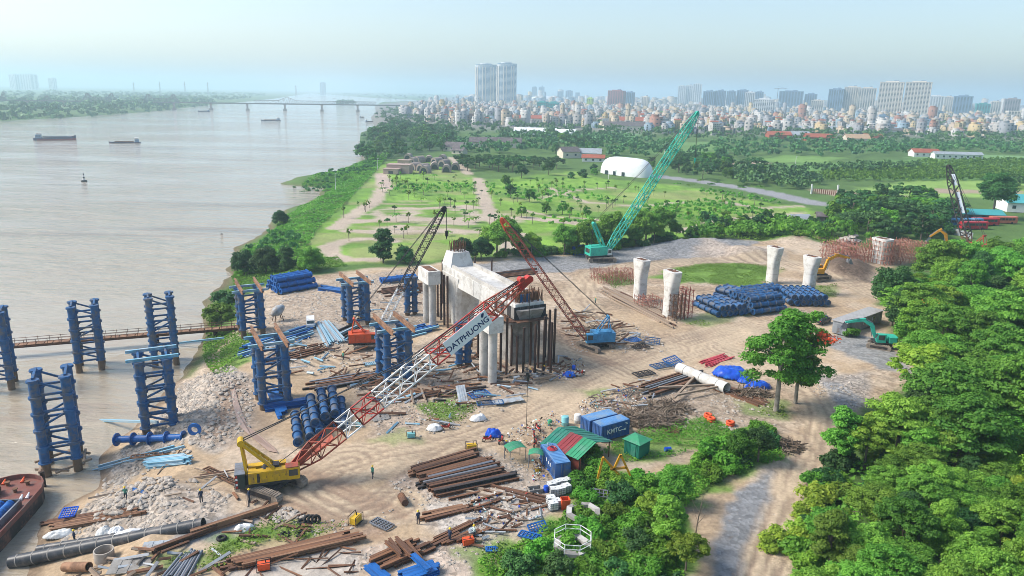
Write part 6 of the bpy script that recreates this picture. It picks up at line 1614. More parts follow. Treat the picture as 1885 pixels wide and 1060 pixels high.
# ---- rubble: boulders one can pick out, small stones as a mass
def rock_mesh(seed, s=1.0):
 g = np.random.default_rng(seed); b = MB()
 rs = []
 for z, r in ((-0.45, 0.55), (-0.15, 0.95), (0.25, 0.85), (0.5, 0.4)):
  rs.append([Vector((math.cos(a) * r * g.uniform(0.75, 1.2), math.sin(a) * r * g.uniform(0.75, 1.2), z * g.uniform(0.8, 1.2))) * s for a in np.linspace(0, 2 * math.pi, 8)[:-1]])
 b.loft(rs); return b.mesh('boulder', M_STONE)
ROCK = [rock_mesh(600 + i) for i in range(5)]
for i, p in enumerate(on_ground(scatter([(170, 925), (215, 880), (262, 858), (300, 870), (320, 900), (260, 925), (190, 940)], 54, 0.75, 31))):
 o = obj('boulder', ROCK[i % 5], None, p + Vector((0, 0, 0.15)), rnd.uniform(0, 6)); s = rnd.uniform(0.28, 0.66); o.scale = (s * 1.2, s, s * 0.75)
 tag(o, 'pale boulder on the bank between the barge and the yellow crane', 'boulder', 'pale boulders on the bank')
for i, p in enumerate(on_ground(scatter([(495, 950), (530, 938), (560, 955), (510, 965)], 26, 0.5, 32)) + on_ground(scatter([(340, 700), (440, 680), (460, 720), (360, 740)], 22, 1.2, 33)) + on_ground(scatter([(255, 850), (330, 815), (350, 830), (280, 845)], 18, 0.7, 34))):
 o = obj('boulder', ROCK[i % 5], None, p + Vector((0, 0, 0.1)), rnd.uniform(0, 6)); s = rnd.uniform(0.25, 0.5); o.scale = (s * 1.2, s, s * 0.75)
 wl = 'white stone in the patch beside the grass strip below the yellow crane' if i < 26 else 'pale stone in the heap beside the muddy ditch' if i < 48 else 'pale stone under the disc-flanged pipe'
 tag(o, wl, 'stone', wl.replace('stone', 'stones'))
def rubble(polys, dens, smin, smax, seed, label, m, z=0.0):
 g = np.random.default_rng(seed); PP = []
 for poly in polys:
  P = np.array(pix_poly(poly, z)); lo, hi = P.min(0), P.max(0); n = int(np.prod(hi - lo) * dens)
  c = g.uniform(lo, hi, (n, 2)); c = c[inside(c[:, 0], c[:, 1], P)]; c = c[vnoise(c[:, 0] * 0.35, c[:, 1] * 0.35, seed) + g.random(len(c)) * 0.5 > 0.55]; PP.append(c)
 c = np.concatenate(PP); h = height(c[:, 0], c[:, 1]); ok = h > WATER_Z - 0.1; c, h = c[ok], h[ok]; n = len(c)
 base_ = np.array([(1, 0, 0), (0, 1, 0), (-1, 0, 0), (0, -1, 0), (0, 0, 0.8), (0.7, 0.7, -0.3), (-0.7, 0.7, -0.2), (-0.7, -0.7, -0.3), (0.7, -0.7, -0.2)], float)
 tri = np.array([(0, 1, 4), (1, 2, 4), (2, 3, 4), (3, 0, 4), (0, 5, 1), (1, 6, 2), (2, 7, 3), (3, 8, 0)])
 s = smin + (smax - smin) * g.random(n) ** 2.5; a = g.uniform(0, 6.28, n)
 V = base_[None] * (s[:, None, None] * g.uniform(0.65, 1.3, (n, 9, 3)))
 ca, sa = np.cos(a)[:, None], np.sin(a)[:, None]
 x, y = V[..., 0] * ca - V[..., 1] * sa, V[..., 0] * sa + V[..., 1] * ca
 V = np.stack([x + c[:, :1], y + c[:, 1:], V[..., 2] + (h + s * 0.2)[:, None]], -1).reshape(-1, 3)
 F = (tri[None] + (np.arange(n) * 9)[:, None, None]).reshape(-1, 3)
 tag(obj('rubble', mesh_np('rubble', V, F, m)), label, kind='stuff')
rubble([[(330, 690), (420, 668), (475, 720), (462, 800), (400, 850), (330, 830), (260, 850), (180, 930), (95, 985), (172, 900), (190, 850), (262, 776)], [(95, 985), (180, 930), (350, 905), (430, 930), (390, 985), (200, 1000), (110, 1010)]], 3.6, 0.10, 0.45, 41, 'broken stone rubble covering the river bank', M_STONE, -1.5)
rubble([[(650, 1000), (740, 930), (870, 890), (760, 858), (715, 885), (740, 930), (690, 950), (640, 1060), (880, 1060), (830, 1000)], [(760, 850), (900, 820), (1040, 890), (1000, 960), (870, 1030), (770, 950)], [(480, 960), (640, 955), (660, 990), (560, 985)]], 3.6, 0.07, 0.26, 42, 'crushed stone and brick littering the steel stacks', M_STONE)
rubble([[(640, 700), (800, 620), (1010, 690), (1000, 710), (900, 775), (760, 805), (690, 800)], [(440, 545), (760, 492), (800, 600), (640, 700), (470, 660), (430, 610)], [(950, 690), (1060, 655), (1080, 695), (1000, 715)]], 1.3, 0.08, 0.36, 43, 'broken stones scattered between the trestles', M_STONE)
rubble([[(1060, 740), (1200, 690), (1400, 720), (1440, 790), (1250, 790), (1100, 770)], [(1480, 690), (1590, 690), (1600, 745), (1560, 760), (1500, 730)], [(1010, 560), (1180, 600), (1240, 650), (1060, 650)]], 1.8, 0.08, 0.34, 44, 'stones and lumps scattered round the timber piles', M_STONE)
# litter: tiny scraps of every colour
def litter(poly, n, seed, label):
 g = np.random.default_rng(seed); P = np.array(pix_poly(poly)); lo, hi = P.min(0), P.max(0)
 c = g.uniform(lo, hi, (n * 4, 2)); c = c[inside(c[:, 0], c[:, 1], P)][:n]; h = height(c[:, 0], c[:, 1]); n = len(c)
 Pn = np.stack([c[:, 0], c[:, 1], h + g.uniform(0.05, 0.7, n)], -1); N = g.normal(size=(n, 3)); N[:, 2] += 0.8
 V, F = leaf_quads(Pn, N, 0.34, g, 0.8)
 ms = [M_WHITE, M_TIMB, M_TARP, M_RED, M_RUST, M_SHEET, M_MINT, M_TANK]
 tag(obj('litter', mesh_np('litter', V, F, ms, midx=g.choice(8, n, p=[.10, .30, .06, .05, .24, .16, .03, .06]))), label, kind='stuff')
litter([(1060, 745), (1130, 718), (1180, 712), (1190, 745), (1120, 765), (1070, 760)], 420, 51, 'household rubbish heaped behind the blue containers')
litter([(960, 785), (1020, 760), (1050, 770), (1010, 800), (1000, 820), (900, 815)], 260, 52, 'sacks and scraps littering the ground by the motorbikes')
litter([(980, 850), (1000, 840), (1012, 880), (980, 890)], 160, 53, 'tools and scraps littering the small blue container')
litter([(1010, 690), (1070, 660), (1080, 690), (1030, 705)], 160, 54, 'scraps littering the foot of the steel piles')
litter([(650, 720), (760, 690), (900, 720), (860, 780), (700, 800)], 260, 55, 'scraps littering the ground under the boom')
litter([(850, 920), (1000, 900), (1010, 950), (880, 1000)], 180, 56, 'scraps littering the cutting slab')
litter([(880, 940), (900, 935), (905, 960), (890, 965)], 10, 57, 'few scraps beside the slab')

# ---- brushwood
def brush(px, py, rx, ry, n, seed, label, h=1.3):
 g = np.random.default_rng(seed); b = MB(); p0 = GP(px, py)
 for i in range(n):
  a, r = g.uniform(0, 6.28), math.sqrt(g.random()); x, y = math.cos(a) * r * rx, math.sin(a) * r * ry; z = h * (1 - r) * g.random() + 0.1
  d = Vector((g.normal(), g.normal(), g.normal() * 0.25)).normalized() * g.uniform(0.6, 1.8)
  b.bar(Vector((x, y, z)) - d, Vector((x, y, z)) + d, float(g.uniform(0.05, 0.14)))
 o = b.build('brushwood', mat('brushwood', (0.17, 0.125, 0.09), 0.9, 0, 0.4, 1.0, (0.30, 0.24, 0.18), 0.4)); o.location = p0; tag(o, label, kind='stuff')
brush(1190, 772, 5.5, 3.0, 520, 61, 'heap of dead branches behind the blue containers')
brush(1225, 752, 4.0, 2.4, 300, 62, 'second heap of dead branches below the grey poles')
brush(1440, 822, 2.6, 2.0, 150, 63, 'dead branches piled where the thicket meets the track')
brush(1385, 725, 3.0, 1.6, 160, 64, 'brown brush tangled under the tall tree')
brush(1100, 610, 3.6, 2.4, 160, 65, 'splintered wood heaped behind the light blue crane', 0.9)

# ---- containers
def ribbed_box(t, name, c, d, m, rz=0.0, rib=0.28, dep=0.06):
 b = MB(); b.box(c, d)
 nx = int(d[0] / rib); ny = int(d[1] / rib)
 for k in range(nx):
  x = c[0] - d[0] / 2 + (k + 0.5) * d[0] / nx
  for s in (-1, 1): b.box((x, c[1] + s * (d[1] / 2 + dep / 2), c[2]), (rib * 0.5, dep, d[2] * 0.9))
 for k in range(ny):
  y = c[1] - d[1] / 2 + (k + 0.5) * d[1] / ny
  for s in (-1, 1): b.box((c[0] + s * (d[0] / 2 + dep / 2), y, c[2]), (dep, rib * 0.5, d[2] * 0.9))
 return b.build(name, m, t)
def container(label, loc, rz, L=5.2, W=2.1, H=2.3, text=None):
 t = thing('shipping_container', label, 'container', loc, rz)
 w = ribbed_box(t, 'wall', (0, 0, H / 2 + 0.1), (L - 0.16, W - 0.16, H - 0.2), M_CBLUE)
 b = MB()
 for x in (-1, 1):
  for y in (-1, 1): b.box((x * (L / 2 - 0.06), y * (W / 2 - 0.06), H / 2 + 0.05), (0.14, 0.14, H))
 for z in (0.12, H): 
  for s in (-1, 1): b.box((0, s * (W / 2 - 0.055), z), (L - 0.2, 0.12, 0.16)); b.box((s * (L / 2 - 0.055), 0, z), (0.12, W - 0.2, 0.16))
 b.build('corner_frame', M_CBLUE, t)
 b = MB(); b.box((0, 0, H + 0.06), (L - 0.1, W - 0.1, 0.1))
 for k in range(14): b.box((-L / 2 + 0.35 + k * (L - 0.7) / 13, 0, H + 0.125), (0.16, W - 0.4, 0.04))
 b.build('roof', M_CBLUE2, t)
 for s in (-1, 1):
  b = MB(); b.box((L / 2 + 0.0, s * W / 4, H / 2 + 0.1), (0.06, W / 2 - 0.14, H - 0.3)); d = b.build('door', M_CBLUE, t)
  b = MB(); b.bar((L / 2 + 0.06, s * 0.25, 0.3), (L / 2 + 0.06, s * 0.25, H - 0.1), 0.05); b.build('lock_bar', M_GREYS, d)
 return t, H
_a, _b2 = G(1106, 814), G(1158, 799); _rz = math.atan2((_b2 - _a).y, (_b2 - _a).x); _cen = (_a + _b2) / 2; _nn = Vector((-math.sin(_rz), math.cos(_rz), 0))
t1, _H = container('blue shipping container with white lettering, nearer of the joined pair', _cen + _nn * 1.05, _rz)
for txt, x, z, s in (('KMTC', -0.2, 1.25, 1.0),):
 me = mesh_text(txt, s, M_WHITE, bold=True); me.transform(Matrix.Translation((x, -1.05, z)) @ Matrix.Rotation(R(90), 4, 'X')); obj('lettering', me, t1)
_lm = MB(); _lm.box((1.35, -1.06, 1.05), (0.7, 0.02, 0.12)); _lm.box((1.75, -1.06, 1.05), (0.35, 0.02, 0.3)); _lm.box((1.9, -1.06, 2.0), (0.5, 0.02, 0.1)); _lm.box((2.1, -1.06, 1.8), (0.3, 0.02, 0.1)); _lm.build('lettering_swash', M_WHITE, t1)
container('blue shipping container behind the lettered one, rear of the joined pair', _cen + _nn * 3.2 + Vector((-0.4, 0, 0)), _rz)
_q = Vector((6.1, 88.2, 0)); t3, _ = container('weathered blue container by the canopies with a red hose coil on its roof', _q, R(-72), 5.6, 2.1, 2.35)
for i, (x, z, s) in enumerate(((1.0, 1.4, 0.5), (0.4, 1.4, 0.4), (-0.3, 1.5, 0.5), (0.9, 2.0, 0.2))):
 b = MB(); b.box((x, -1.06, z), (s * 0.5, 0.02, s)); b.build('paint_mark', M_WHITE, t3)
_c = MB()
for k in range(3): _c.torus((0, 0, 0.09 * k), 0.62 - 0.14 * k, 0.075, 20, 6)
_o = _c.build('hose_coil', M_RED2); _o.location = _q + Vector((-0.35, 1.0, 2.55)); tag(_o, 'coil of red hose lying on the weathered blue container', 'hose')
_c = MB()
for s in (-1, 1): _c.bar((s * .25, -.3, 0), (s * .25, .3, 0.0), 0.06)
_c.bar((-.25, -.3, 0), (.25, -.3, 0), .06); _c.bar((-.25, .3, 0), (.25, .3, 0), .06)
_o = _c.build('square_frame', M_CYAN); _o.location = _q + Vector((-0.7, 2.2, 2.62)); tag(_o, 'small pale square frame on the far end of the container roof', 'frame')
# ---- long grey cabin and SUV
def cabin():
 a, b2 = G(1556, 618), G(1622, 593); rz = math.atan2((b2 - a).y, (b2 - a).x); L = (b2 - a).length; W, H = 3.0, 2.7
 n = Vector((-math.sin(rz), math.cos(rz), 0))
 t = thing('site_cabin', 'long flat-roofed grey site cabin with two dark windows', 'cabin', (a + b2) / 2 + n * W / 2, rz)
 b = MB(); b.box((0, 0, H / 2), (L, W, H)); w = b.build('wall', M_CABIN, t)
 for k in range(11): b = MB(); b.box((-L / 2 + L * (k + .5) / 11, -W / 2 - 0.02, H / 2), (0.08, 0.05, H - 0.1)); b.build('batten', M_CABIN, w)
 b = MB(); b.box((0, 0, H + 0.06), (L + 0.5, W + 0.5, 0.14)); 
 for k in range(24): b.box((-L / 2 + L * (k + .5) / 24, 0, H + 0.15), (0.07, W + 0.3, 0.05))
 b.build('roof', mat('cabin_roof', (0.36, 0.36, 0.36), 0.5, 0, 0.2, 0.6), t)
 for x in (0.0, 4.0):
  b = MB(); b.box((x, -W / 2 - 0.03, 1.6), (1.1, 0.1, 1.1)); wo = b.build('window', M_WHITE, t)
  b = MB(); b.box((x, -W / 2 - 0.075, 1.6), (0.95, 0.03, 0.95)); b.build('pane', M_GLASS, wo)
 b = MB(); b.box((-L / 2 - 0.02, 0, 1.05), (0.08, 0.95, 2.1)); b.build('door', M_GREYS, t)
 plant('bush', T_BUSH[1], (a + b2) / 2 - Vector((math.cos(rz), math.sin(rz), 0)) * (L / 2 - 1.0) - n * 0.4, 'climbing plant on the near corner of the grey cabin', 'bush', sc=0.75)
 return (a + b2) / 2 + n * 6.5, rz
_cp, _crz = cabin()
def car(label, loc, rz, m, sc=0.92, name='parked_car', L=4.7, cat='car'):
 t = thing(name, label, cat, loc, rz); t.scale = (sc,) * 3
 b = MB(); rs = []
 for x, w, z0, z1 in ((-2.3, .78, .45, .95), (-2.15, .9, .35, 1.05), (-0.8, .93, .3, 1.05), (0.9, .93, .3, 1.05), (2.1, .88, .35, .95), (2.35, .72, .45, .8)):
  rs.append([Vector((x, -w, z0)), Vector((x, w, z0)), Vector((x, w, z1 - .15)), Vector((x, w * .9, z1)), Vector((x, -w * .9, z1)), Vector((x, -w, z1 - .15))])
 b.loft(rs); obj('body', smooth_by_angle(b.mesh('body', m), 35), t)
 b = MB(); b.loft([[Vector((x, s * w, z)) for x, s, w in ((x0, -1, w0), (x1, -1, w0), (x1, 1, w0), (x0, 1, w0))] for x0, x1, w0, z in ((-2.1, 1.15, .86, 1.04), (-1.9, .45, .72, 1.62))]); g = b.build('glasshouse', M_GLASS, t)
 b = MB(); b.box((-0.72, 0, 1.65), (2.2, 1.4, 0.07)); b.build('roof', m, t)
 for x in (-1.45, 1.45):
  for s in (-1, 1):
   b = MB(); b.cyl((x, s * .70, .34), (x, s * .95, .34), .34, n=16); wo = b.build('wheel', M_BLACK, t)
   b = MB(); b.cyl((x, s * .94, .34), (x, s * .965, .34), .2, n=12); b.build('rim', M_GREYS, wo)
 for s in (-1, 1):
  b = MB(); b.box((2.28, s * .62, .74), (.14, .3, .16)); b.build('headlight', M_WHITE, t)
  b = MB(); b.box((-2.27, s * .68, .85), (.1, .22, .2)); b.build('tail_light', M_RED, t)
 return t
car('black sport utility car parked behind the long grey cabin', _cp + Vector((-3.2, -1.0, 0)), _crz, mat('car_black', (0.02, 0.025, 0.035), 0.2, 0, 0.1, 1, spec=0.6), 1.05)
# ---- sheds
def shed():
 P = Vector((9.2, 92.0, 0)); rz = R(-43)
 t = thing('open_shed', 'gabled shed with red and green corrugated roof beside the blue containers', 'shed', P, rz)
 L, W, H, Rg = 6.6, 7.0, 2.3, 3.3
 def roofpanel(x0, x1, side, m, nm='roof_sheet'):
  b = MB(); n = max(3, int((x1 - x0) / 0.3))
  for k in range(n):
   a0, a1 = x0 + (x1 - x0) * k / n, x0 + (x1 - x0) * (k + 1) / n; zz = 0.05 * (k % 2)
   b.add([Vector((a0, 0, Rg + zz)), Vector((a1, 0, Rg + zz)), Vector((a1, side * (W / 2 + 0.3), H - 0.15 + zz)), Vector((a0, side * (W / 2 + 0.3), H - 0.15 + zz)), Vector((a0, 0, Rg + zz - .06)), Vector((a1, 0, Rg + zz - .06)), Vector((a1, side * (W / 2 + .3), H - .21 + zz)), Vector((a0, side * (W / 2 + .3), H - .21 + zz))], [(0, 1, 2, 3), (7, 6, 5, 4), (0, 4, 5, 1), (2, 6, 7, 3), (0, 3, 7, 4), (1, 2, 6, 5)])
  b.build(nm, m, t)
 for i, (a, c, m) in enumerate([(-L / 2, -L / 6, M_GRNR), (-L / 6, L / 6, M_REDR), (L / 6, L / 2, M_GRN2)]): roofpanel(a, c - 0.03, -1, m)
 for i in range(3): roofpanel(-L / 2 + L / 3 * i, -L / 2 + L / 3 * (i + 1) - 0.03, 1, M_GRNR)
 b = MB(); b.box((0.4, -W / 2 + 0.35, 1.05), (L - 1.0, 0.12, 2.1)); b.build('wall', mat('brick_red_wall', (0.36, 0.09, 0.06), 0.85, 0, 0.25, 1.0), t)
 for x in (-L / 2 + .2, 0, L / 2 - .2):
  for y in (-W / 2 + .2, W / 2 - .2):
   b = MB(); b.cyl((x, y, -0.1), (x, y, H), 0.08, n=8); b.build('post', M_RUST, t)
 b = MB(); b.bar((-L / 2, 0, Rg - .12), (L / 2, 0, Rg - .12), .12); b.build('ridge_beam', M_TIMB, t)
shed()
def hut():
 P = Vector((17.7, 93.3, 0)); rz = R(45)
 t = thing('green_hut', 'small square green sheet-metal hut with low pyramid roof', 'hut', P, rz)
 ribbed_box(t, 'wall', (0, 0, 1.1), (2.5, 2.5, 2.2), mat('hut_green', (0.02, 0.19, 0.13), 0.5, 0, 0.2, 0.8), rib=0.22, dep=0.03)
 b = MB(); b.loft([[Vector((s * 1.5, u * 1.5, 2.15)) for s, u in ((-1, -1), (1, -1), (1, 1), (-1, 1))], [Vector((s * 0.1, u * 0.1, 2.75)) for s, u in ((-1, -1), (1, -1), (1, 1), (-1, 1))]]); b.build('roof', M_GRN2, t)
 b = MB(); b.box((-1.29, -0.3, 0.95), (0.06, 0.8, 1.8)); b.build('door', M_GRNR, t)
hut()
def canopy(px, py, rz, w, d, h, label):
 t = thing('work_canopy', label, 'canopy', GP(px, py), rz)
 b = MB()
 n = 8
 for k in range(n):
  x0, x1 = -w / 2 + w * k / n, -w / 2 + w * (k + 1) / n; f = lambda x: h + 0.35 * (1 - (2 * x / w) ** 2) - 0.1
  b.add([Vector((x0, -d / 2, f(x0))), Vector((x1, -d / 2, f(x1))), Vector((x1, d / 2, f(x1) + .1)), Vector((x0, d / 2, f(x0) + .1)), Vector((x0, -d / 2, f(x0) - .04)), Vector((x1, -d / 2, f(x1) - .04)), Vector((x1, d / 2, f(x1) + .06)), Vector((x0, d / 2, f(x0) + .06))], [(0, 1, 2, 3), (7, 6, 5, 4), (0, 4, 5, 1), (2, 6, 7, 3)])
 b.build('roof_sheet', M_GRN2, t)
 for x in (-1, 1):
  for y in (-1, 1): b = MB(); b.cyl((x * (w / 2 - .1), y * (d / 2 - .1), -.05), (x * (w / 2 - .1), y * (d / 2 - .1), h), 0.05, n=6); b.build('post', M_GREYS, t)
canopy(948, 845, 0.5, 2.6, 1.8, 1.9, 'free-standing green work canopy near the motorbikes'); canopy(986, 858, -0.1, 2.0, 1.4, 2.0, 'small green lean-to canopy against the weathered container')

# ---- pipes lying about
def big_pipe(label, p, q, r, m, bands=0, t_=0.08, name='big_pipe', n=20):
 p, q = Vector(p), Vector(q); t = thing(name, label, 'pipe', (p + q) / 2); c = (p + q) / 2
 b = MB(); b.pipe(p - c, q - c, r, t_, n); obj('pipe_body', smooth_by_angle(b.mesh('pipe_body', m)), t)
 for k in range(bands):
  f = (k + 0.5) / bands; e = (p - c).lerp(q - c, f); d = (q - p).normalized() * 0.06
  b = MB(); b.pipe(e - d, e + d, r + 0.025, 0.04, n); b.build('weld_band', M_GREYC, t)
 return t
big_pipe('long black pipe lying across the bank, front of the two', GP(22, 1046) + Vector((0, 0, .8)), GP(376, 976) + Vector((0, 0, .8)), 0.72, M_BLKP, 12)
big_pipe('long black pipe lying behind the front one', GP(72, 1020) + Vector((0, 0, .6)), GP(374, 972) + Vector((0, 0, .6)), 0.5, M_BLKP, 10)
big_pipe('big pale steel pipe lying by the pole pile with its mouth open', Vector((30.1, 124.4, .95)), Vector((36.2, 115.2, .95)), 0.95, M_CONC2, 3)
_o = big_pipe('short rusty pipe lying below the black pipes', GP(120, 1052) + Vector((0, 0, .6)), GP(165, 1052) + Vector((0, 0, .6)), 0.5, M_RUST2, 0)
_c = MB(); _c.pipe((0, 0, 0), (0, 0, 1.25), 1.0, 0.12, 24); _o = obj('concrete_ring', smooth_by_angle(_c.mesh('concrete_ring', M_STONE))); _o.location = GP(193, 1030); tag(_o, 'pale concrete well ring standing below the black pipes', 'concrete ring')
_c = MB(); _c.pipe((0, 0, 0), (0, 0, 0.9), 0.75, 0.06, 20); _o = obj('steel_ring', smooth_by_angle(_c.mesh('steel_ring', M_RUST2))); _o.location = GP(995, 1008); _o.rotation_euler = (0.5, 0.2, 0); tag(_o, 'rusty steel ring drum tipped in the weeds', 'drum')
# ---- tarpaulins
def tarp(px, py, rx, ry, h, seed, label, rz=0.0, m=None):
 g = np.random.default_rng(seed); n = 34; u = np.linspace(-1, 1, n); A, B = np.meshgrid(u, u)
 rr = np.sqrt(A ** 2 + B ** 2); edge = 0.86 + 0.14 * vnoise(np.arctan2(B, A) * 2.2 + 9, rr * 0 + 3, seed)
 z = h * np.clip(1.15 - (rr / edge) ** 3, 0, 1) * (0.55 + 0.75 * fbm(A * 1.6 + 7, B * 1.6 + 3, seed, 4)) + 0.03 + 0.22 * (fbm(A * 5 + 2, B * 5, seed + 5, 3) - 0.4) * (rr < edge)
 z = z + 0.3 * (np.abs(fbm(A * 3.2 + 5, B * 3.2 + 1, seed + 8, 3) - 0.5)) * h * (rr < edge * .95); z = np.maximum(z, 0.06); V = np.stack([A * rx, B * ry, z], -1).reshape(-1, 3); idx = np.arange(n * n).reshape(n, n)
 f = np.stack([idx[:-1, :-1], idx[:-1, 1:], idx[1:, 1:], idx[1:, :-1]], -1).reshape(-1, 4); keep = (rr.ravel()[f].max(1) < edge.ravel()[f].mean(1) * 1.08); f = f[keep]
 me = mesh_np('tarpaulin', V, f, m or M_TARP, smooth=True); o = obj('tarpaulin', me, None, GP(px, py), rz); md = o.modifiers.new('thickness', 'SOLIDIFY'); md.thickness = 0.04; md.offset = -1
 tag(o, label, 'tarpaulin')
tarp(1346, 690, 3.5, 2.8, 1.5, 71, 'large crumpled bright blue tarpaulin by the white pipe'); tarp(1395, 714, 2.6, 1.6, 1.1, 72, 'smaller blue tarpaulin near the tall tree trunk', 0.3); tarp(1372, 702, 1.6, 1.2, .8, 73, 'narrow blue tarpaulin fold joining the two larger sheets', 0.2)
tarp(1066, 466, 4.6, 3.0, 2.6, 74, 'blue tarpaulin mound left of the teal crane'); tarp(1047, 692, 1.3, 0.9, .7, 75, 'small blue tarpaulin in the litter by the steel piles'); tarp(908, 802, 1.3, .9, 1.0, 76, 'small blue tarpaulin over the motorbikes')
tarp(800, 790, 1.2, .9, .7, 77, 'white cloth bundle beside the haul road', 0, M_WHITE); tarp(880, 772, 1.4, .9, .7, 78, 'pale sacks bundle at the bend of the haul road', .3, M_WHITE); tarp(193, 985, 1.1, .9, .9, 79, 'pale blue sack on the bank above the black pipes', .2, M_TANK); tarp(215, 985, 1.0, .8, .9, 80, 'white sack next to the pale blue one', .2, M_WHITE); tarp(450, 975, 1.2, .7, .6, 81, 'white sheet lying by the grass strip', .3, M_WHITE); tarp(110, 985, 1.8, .9, .5, 82, 'pale rag heap beside the barge', .3, M_TANK)
tarp(245, 985, 2.4, .6, .6, 83, 'long white sheet lying against the black pipes', .2, M_WHITE)

# ---- plastic tank cubes
def ibc():
 t = thing('tank_cube', 'white plastic tank cube', 'tank', (0, 0, -400), 0, 'white tank cubes at the thicket edge')
 b = MB(); b.box((0, 0, .62), (.98, .88, .92)); b.cyl((0, 0, 1.06), (0, 0, 1.14), .12, n=10); b.build('tank', M_TANK, t)
 b = MB()
 for k in range(4):
  z = .2 + .28 * k
  for s in (-1, 1): b.bar((-.52, s * .47, z), (.52, s * .47, z), .03); b.bar((s * .52, -.47, z), (s * .52, .47, z), .03)
 for k in range(4):
  x = -.52 + 1.04 * k / 3
  for s in (-1, 1): b.bar((x, s * .47, .12), (x, s * .47, 1.06), .03)
 b.build('cage', M_GREYS, t)
 b = MB(); b.box((0, 0, .1), (1.04, .94, .06))
 for x in (-.4, 0, .4): b.box((x, 0, .035), (.12, .9, .07))
 b.build('pallet', M_GREYS, t)
 return t
_i = ibc()
for k, (x, y) in enumerate([(1015, 902), (1026, 898), (1036, 896), (1020, 912), (1032, 910), (1042, 906), (1014, 928), (1024, 934), (1018, 938), (1048, 893)]):
 copy_tree(_i, GP(x, y), 0.3 + rnd.uniform(-.2, .2), 'white plastic tank cube in the cluster behind the orange crate' if k < 6 or k == 9 else 'white plastic tank cube left of the orange crate')
for ch in list(_i.children): bpy.data.objects.remove(ch, do_unlink=True)
bpy.data.objects.remove(_i, do_unlink=True)
# ---- orange crate, octagon frames, tray, A-frame
def open_crate(label, loc, rz, w, d, h, m, name='open_crate', cat='crate'):
 t = thing(name, label, cat, loc, rz)
 for s in (-1, 1):
  b = MB(); b.box((s * w / 2, 0, h / 2 + .05), (.06, d, h)); b.build('side', m, t)
  b = MB(); b.box((0, s * d / 2, h / 2 + .05), (w - .08, .06, h)); b.build('side', m, t)
 b = MB(); b.box((0, 0, .08), (w - .1, d - .1, .06)); b.build('bottom', m, t)
 return t
open_crate('tall orange open crate beside the white tank cubes', GP(1040, 936), .2, 1.0, .9, 1.3, M_ORNG)
open_crate('long brown open steel tray sunk in the thicket', GP(1122, 1022), R(83), 3.6, 1.5, .5, M_RUST, 'steel_tray', 'tray')
open_crate('shallow rusty tray lying by the weeds near the red rings', GP(1238, 794), R(-20), 1.9, 1.4, .3, M_RUST2, 'steel_tray', 'tray')
open_crate('low grey box bed on the cutting slab', GP(985, 905), .3, 1.6, 1.0, .5, M_GREYC)
def octagon(px, py, label, Ro, Ri, h, rails=False, rz=.3):
 t = thing('octagon_frame', label, 'frame', GP(px, py) + Vector((0, 0, .75)), rz)
 for k in range(8):
  a0, a1 = R(45 * k), R(45 * (k + 1)); b = MB()
  v = [Vector((r * math.cos(a), r * math.sin(a), z)) for z in (0, h) for r, a in ((Ro, a0), (Ro, a1), (Ri, a1), (Ri, a0))]
  b.add(v, [(3, 2, 1, 0), (4, 5, 6, 7), (0, 1, 5, 4), (1, 2, 6, 5), (2, 3, 7, 6), (3, 0, 4, 7)]); b.build('deck_segment', M_GREYC if k % 3 else M_CONC, t)
  b = MB(); b.bar((Ro * math.cos(a0), Ro * math.sin(a0), 0), (Ro * math.cos(a0), Ro * math.sin(a0), -.7), .09); b.build('leg', M_GREYS, t)
  if rails:
   b = MB()
   for rr in (Ro, ):
    for zz in (.6, 1.1): b.bar((rr * math.cos(a0), rr * math.sin(a0), h + zz), (rr * math.cos(a1), rr * math.sin(a1), h + zz), .06)
    b.bar((rr * math.cos(a0), rr * math.sin(a0), h), (rr * math.cos(a0), rr * math.sin(a0), h + 1.1), .06)
   b.build('rail', M_WHITE, t)
octagon(1073, 956, 'white octagonal deck ring half overgrown in the thicket', 2.1, 1.45, .38); octagon(1053, 1018, 'white octagonal platform with handrails near the bottom edge', 2.1, 1.3, .38, True)
_t = thing('yellow_frame', 'orange yellow triangular steel frame standing in the thicket', 'frame', GP(1125, 898))
for p, q in (((-1.3, 0, 0.2), (-.9, 0, 2.4)), ((-.9, 0, 2.4), (1.0, .1, .2)), ((.1, 0, 1.1), (.7, 0, 2.7)), ((.7, 0, 2.7), (1.7, 0, .6)), ((-.2, 0, 1.2), (1.3, 0, 1.4))): b = MB(); b.bar(Vector(p) * 1.35 + Vector((0, 0, 1)), Vector(q) * 1.35 + Vector((0, 0, 1)), .26); b.build('frame_bar', M_YEL2, _t)
